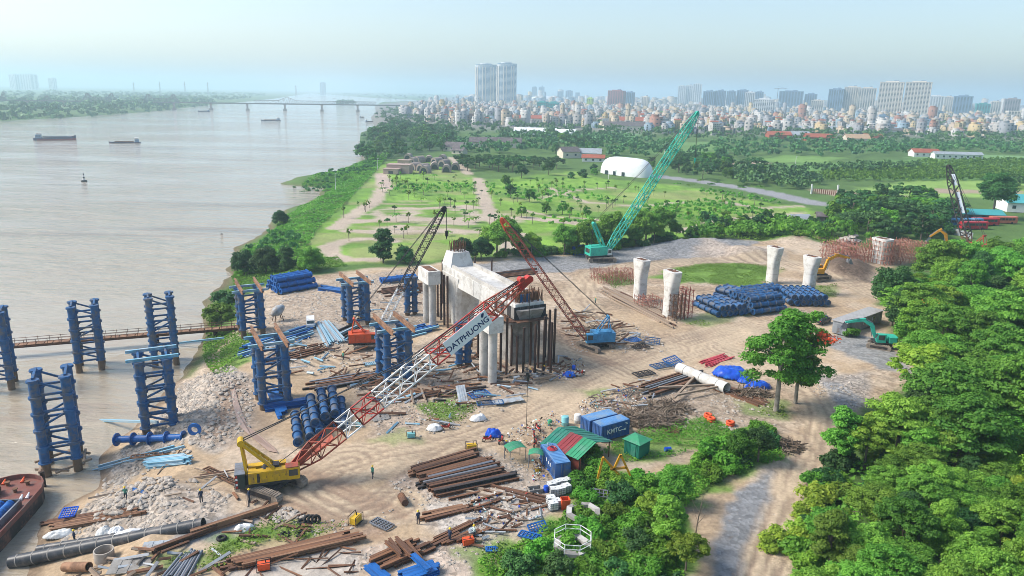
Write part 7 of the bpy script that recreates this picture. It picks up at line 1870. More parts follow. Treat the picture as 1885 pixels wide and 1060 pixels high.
# ---- red rings, barrel, cones
def ring_roll(px, py, label, n=2):
 t = thing('rubber_fender', label, 'fender', GP(px, py))
 for k in range(n): b = MB(); b.torus((0, 0, .2 + .34 * k), .48, .2, 18, 8); obj('ring', smooth_by_angle(b.mesh('ring', M_ORNG), 80), t)
ring_roll(1303, 769, 'orange red ring roll behind its twin on the sand'); ring_roll(1309, 776, 'orange red ring roll in front of its twin on the sand'); ring_roll(1344, 783, 'single orange red ring roll lying apart near the tree')
_c = MB(); _c.cyl((-.45, 0, .3), (.45, 0, .3), .3, n=16)
for x in (-.2, .2): _c.pipe((x - .03, 0, .3), (x + .03, 0, .3), .325, .04, 16)
_o = _c.build('barrel', M_TARP); _o.location = GP(1229, 830); _o.rotation_euler[2] = .2; tag(_o, 'blue plastic barrel lying in the weeds right of the green hut', 'barrel')
for px, py, m, lab in [(1056, 680, M_TARP, 'blue barrel standing in the litter by the steel piles'), (1176, 620, M_SHEET, 'grey drum near the mesh panels'), (1005, 905, M_TARP, 'blue drum beside the green hose reel'), (868, 985, M_SHEET, 'grey steel drum lying on the cutting slab'), (1040, 782, M_MINT, 'pale aqua water tank by the red-roofed shed'), (1063, 778, M_CONC2, 'cream plastic can beside the aqua water tank'), (1012, 782, M_GRN2, 'green bin by the motorbikes')]:
 b = MB(); b.lathe([(.3, 0), (.33, .05), (.33, .3), (.35, .33), (.33, .36), (.33, .75), (.28, .82), (.1, .86)], 14); o = obj('drum', smooth_by_angle(b.mesh('drum', m))); s = 1.7 if 'tank' in lab else 1.0; o.scale = (s, s, s); o.location = GP(px, py); tag(o, lab, 'drum')
def genset(px, py, m, label, rz=.3, s=1.0):
 t = thing('generator', label, 'generator', GP(px, py), rz); t.scale = (s,) * 3
 b = MB(); b.box((0, 0, .45), (1.2, .7, .7)); b.build('housing', m, t)
 b = MB()
 for x in (-.7, .7):
  for y in (-.45, .45): b.bar((x, y, 0), (x, y, 1.0), .05)
 for y in (-.45, .45): b.bar((-.7, y, 1), (.7, y, 1), .05); b.bar((-.7, y, .06), (.7, y, .06), .05)
 b.build('frame', M_DARK, t); b = MB(); b.cyl((.2, 0, .8), (.2, 0, 1.15), .06, n=8); b.build('exhaust', M_DARK, t)
genset(862, 1002, M_ORNG, 'red welding generator beside two workers'); genset(486, 1048, M_ORNG, 'red generator on the concrete slab at the bottom edge'); genset(868, 828, M_YELB, 'yellow machine box at the top of the big beam stack', .2, 1.1); genset(757, 805, M_MINT, 'aqua cabinet standing alone beside the haul road', .2, .9); genset(660, 785, M_MINT, 'small aqua cabinet under the boom', .2, .7); genset(655, 962, M_YELB, 'pale yellow tank box at the end of the rusty rails', 1.2, 1.1); genset(990, 868, M_YELB, 'small yellow box at the lean-to canopy', .2, .6)
_c = MB(); _c.cyl((-.9, 0, .45), (.9, 0, .45), .45, n=12); _o = obj('timber_bundle', _c.mesh('timber_bundle', M_RUST)); _o.location = GP(742, 925); _o.rotation_euler[2] = R(-65); tag(_o, 'short strapped bundle of rusty bars standing alone on the rubble', 'bundle')
def tyre(px, py, label, rz=0, lean=0.0, z=.12):
 b = MB(); b.torus((0, 0, 0), .42, .16, 18, 8); o = obj('tyre', smooth_by_angle(b.mesh('tyre', M_BLACK), 80)); o.location = GP(px, py) + Vector((0, 0, z)); o.rotation_euler = (lean, 0, rz); tag(o, label, 'tyre')
tyre(408, 992, 'worn tyre lying beside the gravel below the girder'); tyre(556, 962, 'black tyre by the white stones'); 
for k in range(3): tyre(568 + 7 * k, 962, ['first', 'middle', 'last'][k] + ' of three black tyres leaning in a row by the grass', .3, 1.2, .42)
tyre(525, 985, 'tyre lying sunk in the grass strip'); tyre(552, 984, 'tyre lying right of the sunken one')

# ---- people
def person_mesh(pose, shirt):
 P = {'pelvis': (0, 0, .92), 'chest': (.0, 0, 1.28), 'neck': (.02, 0, 1.46), 'head': (.04, 0, 1.6), 'top': (.04, 0, 1.70)}
 E = [('pelvis', 'chest'), ('chest', 'neck'), ('neck', 'head'), ('head', 'top')]; Rd = {'pelvis': .15, 'chest': .17, 'neck': .06, 'head': .105, 'top': .085}
 for s, n in ((1, 'l'), (-1, 'r')):
  st = pose.get('step', .0) * s; arm = pose.get('arm', .1) * (1 if s > 0 else pose.get('arm2', 1))
  P.update({'hip' + n: (0, .1 * s, .88), 'knee' + n: (st * .5 + .03, .11 * s, .48), 'ank' + n: (st - .02, .11 * s, .08), 'toe' + n: (st + .16, .12 * s, .04), 'sh' + n: (0, .19 * s, 1.40), 'el' + n: (arm * .6 - .02, .25 * s, 1.14), 'wr' + n: (arm * 1.6 + .06, .22 * s, .92 + abs(arm) * .5), 'hd' + n: (arm * 1.75 + .1, .21 * s, .86 + abs(arm) * .55)})
  Rd.update({'hip' + n: .105, 'knee' + n: .07, 'ank' + n: .05, 'toe' + n: .045, 'sh' + n: .07, 'el' + n: .048, 'wr' + n: .038, 'hd' + n: .04})
  E += [('pelvis', 'hip' + n), ('hip' + n, 'knee' + n), ('knee' + n, 'ank' + n), ('ank' + n, 'toe' + n), ('chest', 'sh' + n), ('sh' + n, 'el' + n), ('el' + n, 'wr' + n), ('wr' + n, 'hd' + n)]
 ks = list(P); me = bpy.data.meshes.new('person'); me.from_pydata([P[k] for k in ks], [(ks.index(a), ks.index(b)) for a, b in E], [])
 o = bpy.data.objects.new('person', me); col.objects.link(o); md = o.modifiers.new('s', 'SKIN'); o.modifiers.new('u', 'SUBSURF').levels = 1
 for i, k in enumerate(ks): me.skin_vertices[0].data[i].radius = (Rd[k], Rd[k]); me.skin_vertices[0].data[i].use_root = (k == 'pelvis')
 bpy.context.view_layer.update()
 r = bpy.data.meshes.new_from_object(o.evaluated_get(bpy.context.evaluated_depsgraph_get())); bpy.data.objects.remove(o, do_unlink=True)
 r.materials.clear()
 for m in (M_TROU, shirt, M_SKIN, M_BLACK): r.materials.append(m)
 for p in r.polygons:
  z = p.center.z; y = abs(p.center.y)
  p.material_index = 3 if z < .1 else 0 if z < .93 and y < .2 else 2 if (z > 1.47 or (z < .98 and y >= .2)) else 1
  p.use_smooth = True
 return r
POSES = {k: person_mesh(p, s) for k, p, s in (('walkg', {'step': .26, 'arm': .2, 'arm2': -1}, M_SHG), ('standn', {'step': .04, 'arm': .05}, M_SHN), ('workw', {'step': .1, 'arm': .32}, M_SHW), ('walkn', {'step': .22, 'arm': .16, 'arm2': -1}, M_SHN))}
_hm = MB(); _hm.lathe([(.155, 0), (.13, .02), (.125, .07), (.09, .13), (.03, .155)], 12); HELM = smooth_by_angle(_hm.mesh('helmet', M_HELM), 60)
def person(pose, px, py, rz, label, helmet=True):
 t = obj('person', POSES[pose], None, GP(px, py), rz); t.scale = (1.02,) * 3; tag(t, label, 'person')
 if helmet: obj('helmet', HELM, t, (.04, 0, 1.64))
person('walkg', 686, 880, 1.2, 'worker in green and a yellow helmet walking on the open sand'); person('standn', 459, 924, .4, 'worker in dark clothes and a yellow helmet by the yellow crane counterweight'); person('standn', 828, 998, 1.0, 'worker in dark clothes standing by the offcuts'); person('workw', 873, 992, 3.6, 'worker in a pale shirt at the red welding generator')
person('walkg', 232, 920, 2.0, 'worker in green bending over the boulder bank'); person('walkg', 632, 664, 1.0, 'worker in green walking before the orange red crane'); person('walkg', 1096, 560, .5, 'worker in green walking alone on the road left of the timber pile'); person('standn', 1001, 690, .2, 'worker with white helmet standing among the near steel piles'); person('standn', 976, 696, 1.5, 'worker in dark clothes crouched low by the steel piles')
person('standn', 138, 1000, .5, 'worker with a yellow helmet half hidden behind the black pipes'); person('walkn', 932, 832, 1.5, 'worker in white near the motorbikes'); person('standn', 770, 965, 2.2, 'worker by the green bottle on the rubble'); person('standn', 371, 925, 2.2, 'worker with pale hat squatting on the sandy bank')
person('standn', 652, 596, 2.2, 'first of two workers in the shade of the rear brown-beamed trestle'); person('standn', 660, 597, 2.2, 'second of two workers in the shade of the rear brown-beamed trestle')

# ---- motorbikes
def motorbike():
 t = thing('motorbike', 'parked motorbike', 'motorbike', (0, 0, -300), 0, 'parked motorbikes')
 for x in (-.62, .62):
  b = MB(); b.torus((x, 0, .3), .25, .06, 16, 6, Matrix.Rotation(R(90), 3, 'X')); w = b.build('wheel', M_BLACK, t)
  b = MB(); b.cyl((x, -.03, .3), (x, .03, .3), .08, n=8); b.build('hub', M_GREYS, w)
 b = MB(); b.loft([[Vector((x, s * w, z)) for s, z in ((-1, z0), (1, z0), (1, z1), (-1, z1))] for x, w, z0, z1 in ((-.75, .08, .55, .7), (-.3, .14, .35, .72), (.1, .1, .28, .5), (.35, .12, .3, .75), (.5, .1, .55, .95))]); b.build('body', M_RED, t)
 b = MB(); b.box((-.3, 0, .78), (.7, .24, .1)); b.build('seat', M_BLACK, t)
 b = MB(); b.bar((.62, 0, .3), (.45, 0, .98), .07); b.bar((.42, -.32, 1.02), (.42, .32, 1.02), .04); b.build('handlebar', M_DARK, t)
 return t
_mb = motorbike()
for x, y, a, lab in [(898, 812, .4, 'parked motorbike at the left of the pair under blue tarpaulin'), (922, 815, 1.2, 'parked motorbike right of the small blue tarpaulin'), (983, 806, 1.6, 'pale parked motorbike near the red wall of the shed'), (985, 820, 1.3, 'parked motorbike between canopy and shed'), (822, 790, .3, 'parked red motorbike beside white sacks at the road'), (1068, 690, .2, 'parked motorbike at the litter by the piles'), (990, 792, 2.0, 'parked motorbike by the green bin')]:
 copy_tree(_mb, GP(x, y), a, lab)
for ch in list(_mb.children):
 for c2 in list(ch.children): bpy.data.objects.remove(c2, do_unlink=True)
 bpy.data.objects.remove(ch, do_unlink=True)
bpy.data.objects.remove(_mb, do_unlink=True)
# ---- white van and cement mixer beyond the front trestles
_v = thing('white_van', 'small white van with dark windscreen between the trestles', 'van', GP(572, 600), R(-75))
_b = MB(); _b.loft([[Vector((x, s * .8, z)) for s, z in ((-1, .35), (1, .35), (1, z1), (-1, z1))] for x, z1 in ((-1.9, 1.75), (.6, 1.8), (1.2, 1.6), (1.7, 1.0), (1.85, .9))]); _b.build('body', M_WHITE, _v)
_b = MB(); _b.bar((1.22, 0, 1.56), (1.68, 0, 1.06), 1.35, .08, up=(1, 0, 1)); _b.build('windscreen', M_GLASS, _v)
for s in (-1, 1):
 _b = MB(); _b.box((.3, s * .81, 1.35), (1.2, .04, .45)); _b.build('side_window', M_GLASS, _v)
 for x in (-1.2, 1.15): _b = MB(); _b.cyl((x, s * .62, .3), (x, s * .84, .3), .3, n=12); _b.build('wheel', M_BLACK, _v)
_v = thing('concrete_mixer', 'pale cement silo drum on a frame near the grassy bank', 'mixer', GP(512, 590), R(40))
_b = MB(); _b.lathe([(.3, -1.6), (1.0, -.6), (1.05, .4), (.6, 1.4), (.3, 1.7)], 16); _mm = smooth_by_angle(_b.mesh('drum', M_SHEET)); _mm.transform(Matrix.Translation((0, 0, 2.2)) @ Matrix.Rotation(R(60), 4, 'Y')); obj('drum', _mm, _v)
for x in (-1, 1):
 for y in (-.7, .7): _b = MB(); _b.bar((x, y, 0), (x * .5, y * .7, 1.9), .14); _b.build('leg', M_RUST, _v)

# ---- barge
def barge():
 P0 = G(78, 900, -4); t = thing('river_barge', 'rusty red deck barge moored at the bank, carrying blue pipes', 'barge', Vector((-62.6, 79.0, WATER_Z)), R(97))
 L, W, Hh = 17.0, 8.0, 1.7       # bow at +x
 def ring(x, w, z): return [Vector((x, -w, z)), Vector((x, w, z))]
 out = [(L * .5, .6), (L * .485, 1.5), (L * .45, 2.5), (L * .38, 3.3), (L * .28, 3.8), (.0, 4.0), (-L * .9, 4.0)]
 poly = [(x, -w) for x, w in out] + [(x, w) for x, w in out[::-1]]
 b = MB(); b.prism([(x * .98, y * .97) for x, y in poly][::-1], -1.0, Hh - .05); b.build('hull', M_HULL, t)
 b = MB(); b.prism(poly[::-1], Hh - .045, Hh + .06); b.build('deck', M_BARGE, t)
 b = MB()
 for (x0, y0), (x1, y1) in zip(poly, poly[1:] + poly[:1]): b.bar((x0 * .99, y0 * .985, Hh + .35), (x1 * .99, y1 * .985, Hh + .35), .12, .62)
 b.build('bulwark', M_BARGE, t)
 for x, y in ((6.6, -1.2), (6.6, 1.2), (4.8, -.6), (5.2, 1.6)):
  b = MB(); b.cyl((x, y, Hh), (x, y, Hh + .5), .22, n=10); b.cyl((x, y, Hh + .5), (x, y, Hh + .6), .34, n=10); b.build('bollard', M_RUST, t)
 b = MB(); b.box((4.2, 1.8, Hh + .5), (1.6, 1.2, .8)); b.cyl((4.2, .9, Hh + .8), (4.2, 2.7, Hh + .8), .45, n=12); b.build('windlass', M_RUST, t)
 for s in (-1, 1): b = MB(); b.box((-3.5, s * 2.9, Hh + .5), (10.0, .2, .9)); b.build('hatch_coaming', M_GREYS, t)
 b = MB(); b.box((1.5, 0, Hh + .5), (.2, 5.8, .9)); b.build('hatch_coaming', M_GREYS, t)
 for x, y, m in ((7.2, -.2, M_ORNG), (6.8, 1.9, M_ORNG), (3.0, -2.8, M_WHITE), (2.6, -2.2, M_WHITE)): b = MB(); b.cyl((x, y, Hh + .06), (x + .9, y + .1, Hh + .4), .24, .1, n=8); b.build('deck_gear', m, t)
 for k, y in enumerate((-2.0, -.9, .2, 1.3)):
  p = Vector((-62.6, 79.0, WATER_Z + Hh + .62)) + rotz((-3.5, y, 0), R(97)); d = rotz((4.4, 0, 0), R(97)); o = thing('cargo_pipe', ['blue pipe on the barge nearest the bank', 'second blue pipe on the barge deck', 'third blue pipe on the barge deck', 'blue pipe on the barge farthest from the bank'][k], 'pipe', p, R(97), 'pipes on the barge')
  b = MB(); b.pipe((-4.5, 0, 0), (4.5, 0, 0), .52, .06, 16); obj('pipe_body', smooth_by_angle(b.mesh('pipe_body', M_BLUE2)), o)
  for x in (-4.3, -2, .4, 2.6, 4.3): b = MB(); b.pipe((x - .1, 0, 0), (x + .1, 0, 0), .55, .05, 16); b.build('flange', M_BLUE2, o)
barge()
for px, py, h, lab in [(81, 895, 2.2, 'rusty mooring post at the barge bow'), (141, 852, 1.0, 'short stub pile in the water beyond the mooring post')]:
 b = MB(); b.cyl((0, 0, -3), (0, 0, h), .3, n=10); o = obj('mooring_post', smooth_by_angle(b.mesh('mooring_post', M_PILE))); o.location = base(px, py, WATER_Z); tag(o, lab, 'post')
# timber fenders round the near trestle foot
_tf = base(118, 858, WATER_Z)
for k in range(6):
 a = R(30 + 60 * k); p = _tf + Vector((math.cos(a) * 2.6, math.sin(a) * 2.6, .8)); beam('timber', p - rotz((2.4, 0, 0), a + 1.5), p + rotz((2.4, 0, .1), a + 1.5), .3, .3, 'grey timber waler lashed round the foot of the nearest trestle', 'walers at the trestle foot')
# ---- rusty walkway over the water
def walkway():
 a, b2 = Vector((-99.5, 136.2, -1.6)), Vector((-58.0, 151.3, -1.6)); d = b2 - a; L = d.length; rz = math.atan2(d.y, d.x)
 t = thing('pile_walkway', 'rusty steel walkway on piles crossing the water to the bank', 'walkway', a, rz)
 b = MB()
 for y in (-.7, .7): b.ibeam((0, y, -.3), (L, y, -.3), .3, .5)
 b.build('girder', M_RUST, t)
 n = 30
 dm = None
 for k in range(n):
  if dm is None: bb = MB(); bb.box((0, 0, 0), (L / n * .9, 1.9, .08)); dm = bb.mesh('deck_plate', M_RUST2)
  obj('deck_plate', dm, t, (L * (k + .5) / n, 0, 0))
 for s in (-1, 1):
  b = MB(); b.bar((0, s * .95, 1.0), (L, s * .95, 1.0), .07); b.bar((0, s * .95, .55), (L, s * .95, .55), .06); b.build('handrail', M_RUST, t)
  for k in range(23): b = MB() ; b.bar((L * k / 22, s * .95, 0), (L * k / 22, s * .95, 1.15), .07); b.build('rail_post', M_RUST, t)
 for f in (.3, .62, .88):
  for s in (-.8, .8): b = MB(); b.cyl((L * f, s, -5), (L * f + (s * .2), s, -.5), .3, n=10); b.build('pile', M_PILE, t)
walkway()
# ---- muddy ditch
_w = MB(); _pts = [(422, 700), (432, 715), (440, 745), (455, 785), (475, 800), (505, 825), (512, 835), (495, 832), (465, 808), (440, 785), (430, 750), (420, 715)]
_pp = [GP(*p) for p in _pts]; _zz = sorted(p.z for p in _pp)[-2] + .1
_w.add([Vector((p.x, p.y, p.z + .16)) for p in _pp], [tuple(range(len(_pp)))[::-1]])
tag(_w.build('muddy_water', mat('ditch_water', (0.36, 0.25, 0.19), 0.25, 0, 0.15, 0.3)), kind='structure')

# ================================================================== PARK AND MIDDLE GROUND
M_DOME = mat('dome_membrane', (0.78, 0.80, 0.80), 0.45, 0, 0.06, 0.05, (0.62, 0.64, 0.64), 0.25, amt_scale=0.08)
M_PINK = mat('pinkish_stone', (0.42, 0.31, 0.27), 0.85, 0, 0.2, 0.3)
M_ROOFD = mat('dark_tile_roof', (0.12, 0.10, 0.105), 0.8, 0, 0.25, 0.3, (0.2, 0.17, 0.16), 0.3)
M_ROOFG = mat('grey_sheet_roof', (0.33, 0.37, 0.40), 0.6, 0, 0.2, 0.2, (0.25, 0.24, 0.23), 0.3)
M_ROOFR = mat('red_tile_roof', (0.36, 0.10, 0.06), 0.8, 0, 0.25, 0.2, (0.25, 0.09, 0.06), 0.3)
M_WALLC = mat('cream_wall', (0.62, 0.56, 0.46), 0.85, 0, 0.15, 0.2)
M_WALLW = mat('white_wall', (0.72, 0.72, 0.70), 0.85, 0, 0.12, 0.2)
M_WIN = mat('dark_window', (0.035, 0.05, 0.065), 0.15, 0, 0.2, 0.3, spec=0.6)
M_TEALR = mat('teal_sheet_roof', (0.07, 0.34, 0.36), 0.55, 0, 0.15, 0.2)

# ---- inflated white dome
def dome():
 a, b2 = G(1113, 318), G(1200, 329); c = (a + b2) / 2 + Vector((0, 6, 0)); L = (b2 - a).length; rz = math.atan2((b2 - a).y, (b2 - a).x)
 t = thing('inflated_dome', 'white inflated sports dome on the lawn of the park', 'dome', c, rz)
 W, Hh = 17.0, 10.5; rs = []
 n = 26
 for k in range(10):
  f = k / 9; s = math.cos(f * math.pi / 2 * 0.995) ** 0.55; z = Hh * math.sin(f * math.pi / 2) ** 0.9
  rs.append([Vector((math.copysign(abs(math.cos(u)) ** .72, math.cos(u)) * L / 2 * (0.25 + .75 * s) * (1 if f < .99 else .4), math.copysign(abs(math.sin(u)) ** .8, math.sin(u)) * W / 2 * (0.05 + .95 * s), z)) for u in [2 * math.pi * i / n for i in range(n)]])
 b = MB(); b.loft(rs); obj('membrane', smooth_by_angle(b.mesh('membrane', M_DOME), 70), t)
 for x in (-9, -2, 5): b = MB(); b.box((x, -W / 2 + .2, 1.2), (1.8, 1.2, 2.4)); b.build('door', M_WIN, t)
 b = MB(); b.box((-3, -W / 2 + .25, 1.9), (4.0, .9, 3.4)); b.build('entrance_porch', M_DOME, t)
dome()
# ---- houses of the middle ground
def house(name, label, px, py, rz, L, W, H, Rf, roof, wall, cat='house', windows=True, over=.7):
 t = thing(name, label, cat, Vector((*G(px, py)[:2], 0)), rz)
 b = MB(); b.box((0, 0, H / 2), (L, W, H))
 b.add([Vector((s * L / 2, y, z)) for s in (-1, 1) for y, z in ((-W / 2, H), (W / 2, H), (0, H + Rf * .97))], [(0, 1, 2), (5, 4, 3)]); b.build('wall', wall, t)
 b = MB()
 for s in (-1, 1):
  v = [Vector((-L / 2 - over, 0, H + Rf)), Vector((L / 2 + over, 0, H + Rf)), Vector((L / 2 + over, s * (W / 2 + over), H - .1)), Vector((-L / 2 - over, s * (W / 2 + over), H - .1))]
  b.add(v + [p - Vector((0, 0, .22)) for p in v], [(0, 1, 2, 3), (7, 6, 5, 4), (2, 6, 7, 3), (0, 3, 7, 4), (1, 5, 6, 2)])
 b.build('roof', roof, t)
 if windows:
  n = max(2, int(L / 5))
  for k in range(n): b = MB(); b.box((-L / 2 + L * (k + .5) / n, -W / 2 - .03, H * .52), (1.5, .1, 1.4)); b.build('window', M_WIN, t)
 return t
house('lodge', 'dark tiled two-roof lodge at the head of the villa lane', 838, 278, R(-25), 16, 11, 4, 3.6, M_ROOFD, M_WALLC); house('lodge', 'lower dark tiled wing in front of the lodge', 846, 283, R(-25), 10, 8, 3, 2.6, M_ROOFD, M_WALLC)
house('hall', 'long grey roofed hall hidden in trees beyond the lodge', 912, 271, R(-2), 46, 14, 5, 4, M_ROOFD, M_WALLC, 'hall'); house('hall', 'grey roofed house with white gable left of the dome', 1080, 290, R(-8), 22, 12, 4, 3.4, M_ROOFG, M_WALLW, 'house'); house('hall', 'red roofed annex in front of the white gabled house', 1092, 297, R(-8), 16, 8, 3, 2.2, M_ROOFR, M_WALLW); house('hall', 'dark roofed villa left of the white gabled house', 1046, 290, R(20), 14, 12, 5, 3.5, M_ROOFD, M_WALLC)
house('warehouse', 'long low warehouse with dull red roof left of the blue shed', 958, 226, R(-2), 75, 26, 8, 5, M_ROOFR, M_WALLC, 'warehouse'); house('warehouse', 'long red-ridged warehouse in the town edge beyond the dome', 1165, 231, R(-3), 82, 30, 8, 6, M_ROOFR, M_WALLC, 'warehouse'); house('warehouse', 'dull purple roofed warehouse before the red-ridged one', 1150, 240, R(-3), 60, 24, 7, 5, M_ROOFD, M_WALLC, 'warehouse'); house('warehouse', 'pale grey workshop right of the red-ridged warehouse', 1215, 238, R(-3), 34, 22, 8, 4, M_ROOFG, M_WALLW, 'warehouse')
house('greenhouse', 'white tunnel shed in the trees beyond the lawn', 985, 247, R(-4), 50, 16, 4, 4, M_DOME, M_DOME, 'shed', False); house('greenhouse', 'second white tunnel shed right of the first', 1025, 250, R(-4), 44, 14, 4, 4, M_DOME, M_DOME, 'shed', False)
house('barn', 'dark red barn at the wood edge under the cream towers', 1432, 257, R(-3), 26, 18, 6, 4, M_ROOFR, M_ROOFR, 'barn'); house('barn', 'pale blue roofed barn next to the red barn', 1460, 257, R(-3), 34, 18, 6, 4, M_ROOFG, M_WALLW, 'barn'); house('barn', 'second dark red barn right of the pale roofed one', 1505, 260, R(-3), 30, 16, 5, 4, M_ROOFR, M_ROOFR, 'barn'); house('barn', 'tan tiled farmhouse in the fields', 1575, 262, R(-3), 26, 16, 5, 4.5, mat('tan_tile', (0.44, 0.30, 0.19), 0.8, 0, 0.2, 0.3), M_WALLC, 'farmhouse'); house('barn', 'red tiled farmhouse beside the tan one', 1604, 260, R(-3), 20, 14, 5, 4, M_ROOFR, M_WALLC, 'farmhouse')
house('long_shed', 'long pale roofed shed between the woods and houses', 1490, 243, R(-1), 80, 18, 6, 3, M_ROOFG, M_WALLW, 'shed'); house('long_shed', 'long dark roofed shed right of the pale one', 1640, 247, R(-1), 64, 18, 6, 3, M_ROOFD, M_WALLW, 'shed'); house('teal_shed', 'teal roofed shed at the right photo edge', 1890, 388, R(-12), 22, 14, 4.5, 3, M_TEALR, M_WALLW, 'shed'); house('teal_shed', 'small teal roofed shed behind the buses', 1790, 404, R(-8), 20, 8, 3, 1.6, M_TEALR, M_ROOFD, 'shed'); house('hut', 'pale tin hut in the bushes behind the gravel heaps', 1470, 412, R(10), 7, 5, 2.4, 1.5, M_ROOFG, M_WALLC, 'hut'); house('hut', 'dark low tin shelter among the bushes', 1535, 408, R(-15), 13, 7, 2.6, 1.2, M_ROOFD, M_ROOFD, 'hut')
house('hut', 'pink hut near the far playing field', 1700, 288, R(-3), 22, 12, 4, 3, M_ROOFR, M_WALLW, 'hut'); house('hut', 'white shed row at the playing field', 1760, 292, R(-3), 40, 8, 4, 2, M_ROOFG, M_WALLW, 'shed')
# ---- arched villas of the small resort
def arch_hut():
 b = MB(); n = 10; L = 7.0; R0 = 2.6
 pr = [Vector((0, math.cos(math.pi * k / n) * R0, math.sin(math.pi * k / n) ** .8 * 4.2)) for k in range(n + 1)]
 b.loft([[p + Vector((-L / 2, 0, 0)) for p in pr], [p + Vector((L / 2, 0, 0)) for p in pr]]); 
 b.cur = 1; b.loft([[p * .72 + Vector((-L / 2 - .05, 0, 0)) for p in pr], [p * .72 + Vector((-L / 2 - .1, 0, 0)) for p in pr]])
 return b.mesh('arched_villa', [mat('thatch_grey', (0.36, 0.29, 0.26), 0.9, 0, 0.3, 0.6, (0.25, 0.2, 0.18), 0.3), M_WIN])
AH = arch_hut()
for i, (x, y) in enumerate([(765, 312), (780, 314), (800, 311), (760, 302), (772, 299), (790, 298), (805, 302), (818, 306), (822, 316), (838, 312), (783, 318), (752, 294), (815, 296)]):
 o = obj('arched_villa', AH, None, Vector((*G(x, y)[:2], 0)), R(80 + rnd.uniform(-25, 25))); o.scale = (1.1,) * 3
 tag(o, 'small grey vaulted villa in the resort cluster above the lawn', 'villa', 'vaulted resort villas')
for px, py, d, lab in [((736, 318), 0, (14, 8, 5), 'flat pink stone block left of the vaulted villas'), ((722, 320), 0, (9, 6, 3), 'low pink stone terrace at the lawn edge'), ((745, 306), 0, (8, 6, 4), 'small pink stone cube behind the terrace')]:
 t = thing('stone_block', lab, 'building', Vector((*G(*px)[:2], 0)), R(-8)); b = MB(); b.box((0, 0, d[2] / 2), d); b.build('wall', M_PINK, t); b = MB(); b.box((0, 0, d[2] + .15), (d[0] + .5, d[1] + .5, .3)); b.build('roof', M_PINK, t); b = MB(); b.box((0, -d[1] / 2 - .03, d[2] * .4), (d[0] * .3, .1, d[2] * .5)); b.build('window', M_WIN, t)
# ---- parked buses
def bus(px, py, rz, m, label, L=11.0):
 t = thing('parked_bus', label, 'bus', GP(px, py), rz)
 b = MB(); b.loft([[Vector((x, s * w, z)) for s, z in ((-1, .5), (1, .5), (1, 2.9), (.8, 3.15), (-.8, 3.15), (-1, 2.9))] for x, w in ((-L / 2, 1.15), (-L / 2 + .2, 1.25), (L / 2 - .3, 1.25), (L / 2, 1.12))]); b.build('body', m, t)
 for s in (-1, 1):
  for k in range(6): b = MB(); b.box((-L / 2 + 1.3 + k * (L - 2.2) / 6 + .5, s * 1.26, 2.1), ((L - 2.2) / 6 * .88, .05, .9)); b.build('window', M_GLASS, t)
 b = MB(); b.box((L / 2 - .08, 0, 2.0), (.2, 2.1, 1.3)); b.build('windscreen', M_GLASS, t)
 for x in (-L / 2 + 2.6, L / 2 - 2.4):
  for s in (-1, 1): b = MB(); b.cyl((x, s * 1.0, .5), (x, s * 1.27, .5), .5, n=12); b.build('wheel', M_BLACK, t)
M_BUSB = mat('bus_blue', (0.06, 0.22, 0.42), 0.4, 0, 0.2, 0.3, (0.35, 0.5, 0.6), 0.3); M_BUSR = mat('bus_red', (0.48, 0.03, 0.045), 0.4, 0, 0.2, 0.3, (0.3, 0.03, 0.05), 0.3); M_BUST = mat('bus_teal', (0.10, 0.40, 0.44), 0.4, 0, 0.2, 0.3)
bus(1722, 413, R(12), M_BUST, 'teal blue bus parked at the left end of the line'); bus(1752, 416, R(10), M_BUSB, 'blue bus parked with patterned side'); bus(1782, 416, R(8), M_BUSB, 'second blue bus, behind the red ones'); bus(1790, 422, R(6), M_BUSR, 'red bus parked in front, nearest the drilling mast'); bus(1812, 415, R(6), M_BUSR, 'red bus in the second rank'); bus(1845, 412, R(4), mat('bus_salmon', (0.55, 0.16, 0.10), 0.4, 0, 0.2, 0.3), 'salmon coloured bus at the right of the line')
def fence_wall():
 a, b2 = G(1690, 415), G(1790, 440); d = b2 - a; t = thing('sheet_fence', 'pale sheet metal fence in front of the parked buses', 'fence', a, math.atan2(d.y, d.x)); n = 16; L = d.length
 for k in range(n): b = MB(); b.box((L * (k + .5) / n, 0, 1.1), (L / n * .96, .12, 2.2)); b.build('panel', M_SHEET, t)
fence_wall()
t_ = thing('dark_skip', 'dark open container beside the half hidden excavator', 'container', GP(1762, 462), R(5))
for c, d in (((0, -1.3, 1.2), (11, .15, 2.4)), ((0, 1.3, 1.2), (11, .15, 2.4)), ((-5.5, 0, 1.2), (.15, 2.5, 2.4)), ((5.5, 0, 1.2), (.15, 2.5, 2.4)), ((0, 0, .1), (10.8, 2.5, .15))): b = MB(); b.box(c, d); b.build('side', M_NAVY, t_)
for i, p in enumerate(on_ground(scatter([(1542, 446), (1572, 438), (1580, 448), (1552, 456)], 26, 1.0, 91))):
 o = obj('sandbag', ROCK[i % 5], None, p + Vector((0, 0, .4 + (i % 3) * .6)), i); o.scale = (1.5, 1.2, .9); tag(o, 'pale bag in the heap left of the far scaffold', 'bag', 'bag heap by the far scaffold')
# red gate
t_ = thing('site_gate', 'red barred gate between white posts at the park lane', 'gate', Vector((*G(1517, 358)[:2], 0)), R(-6))
for x in (-6.5, 6.5): b = MB(); b.box((x, 0, 2.6), (.7, .7, 5.2)); b.build('post', M_WALLW, t_)
for k in range(12): b = MB(); b.box((-5.7 + k * 1.04, 0, 1.4), (.5, .12, 2.6)); b.build('bar', M_SCAF, t_)
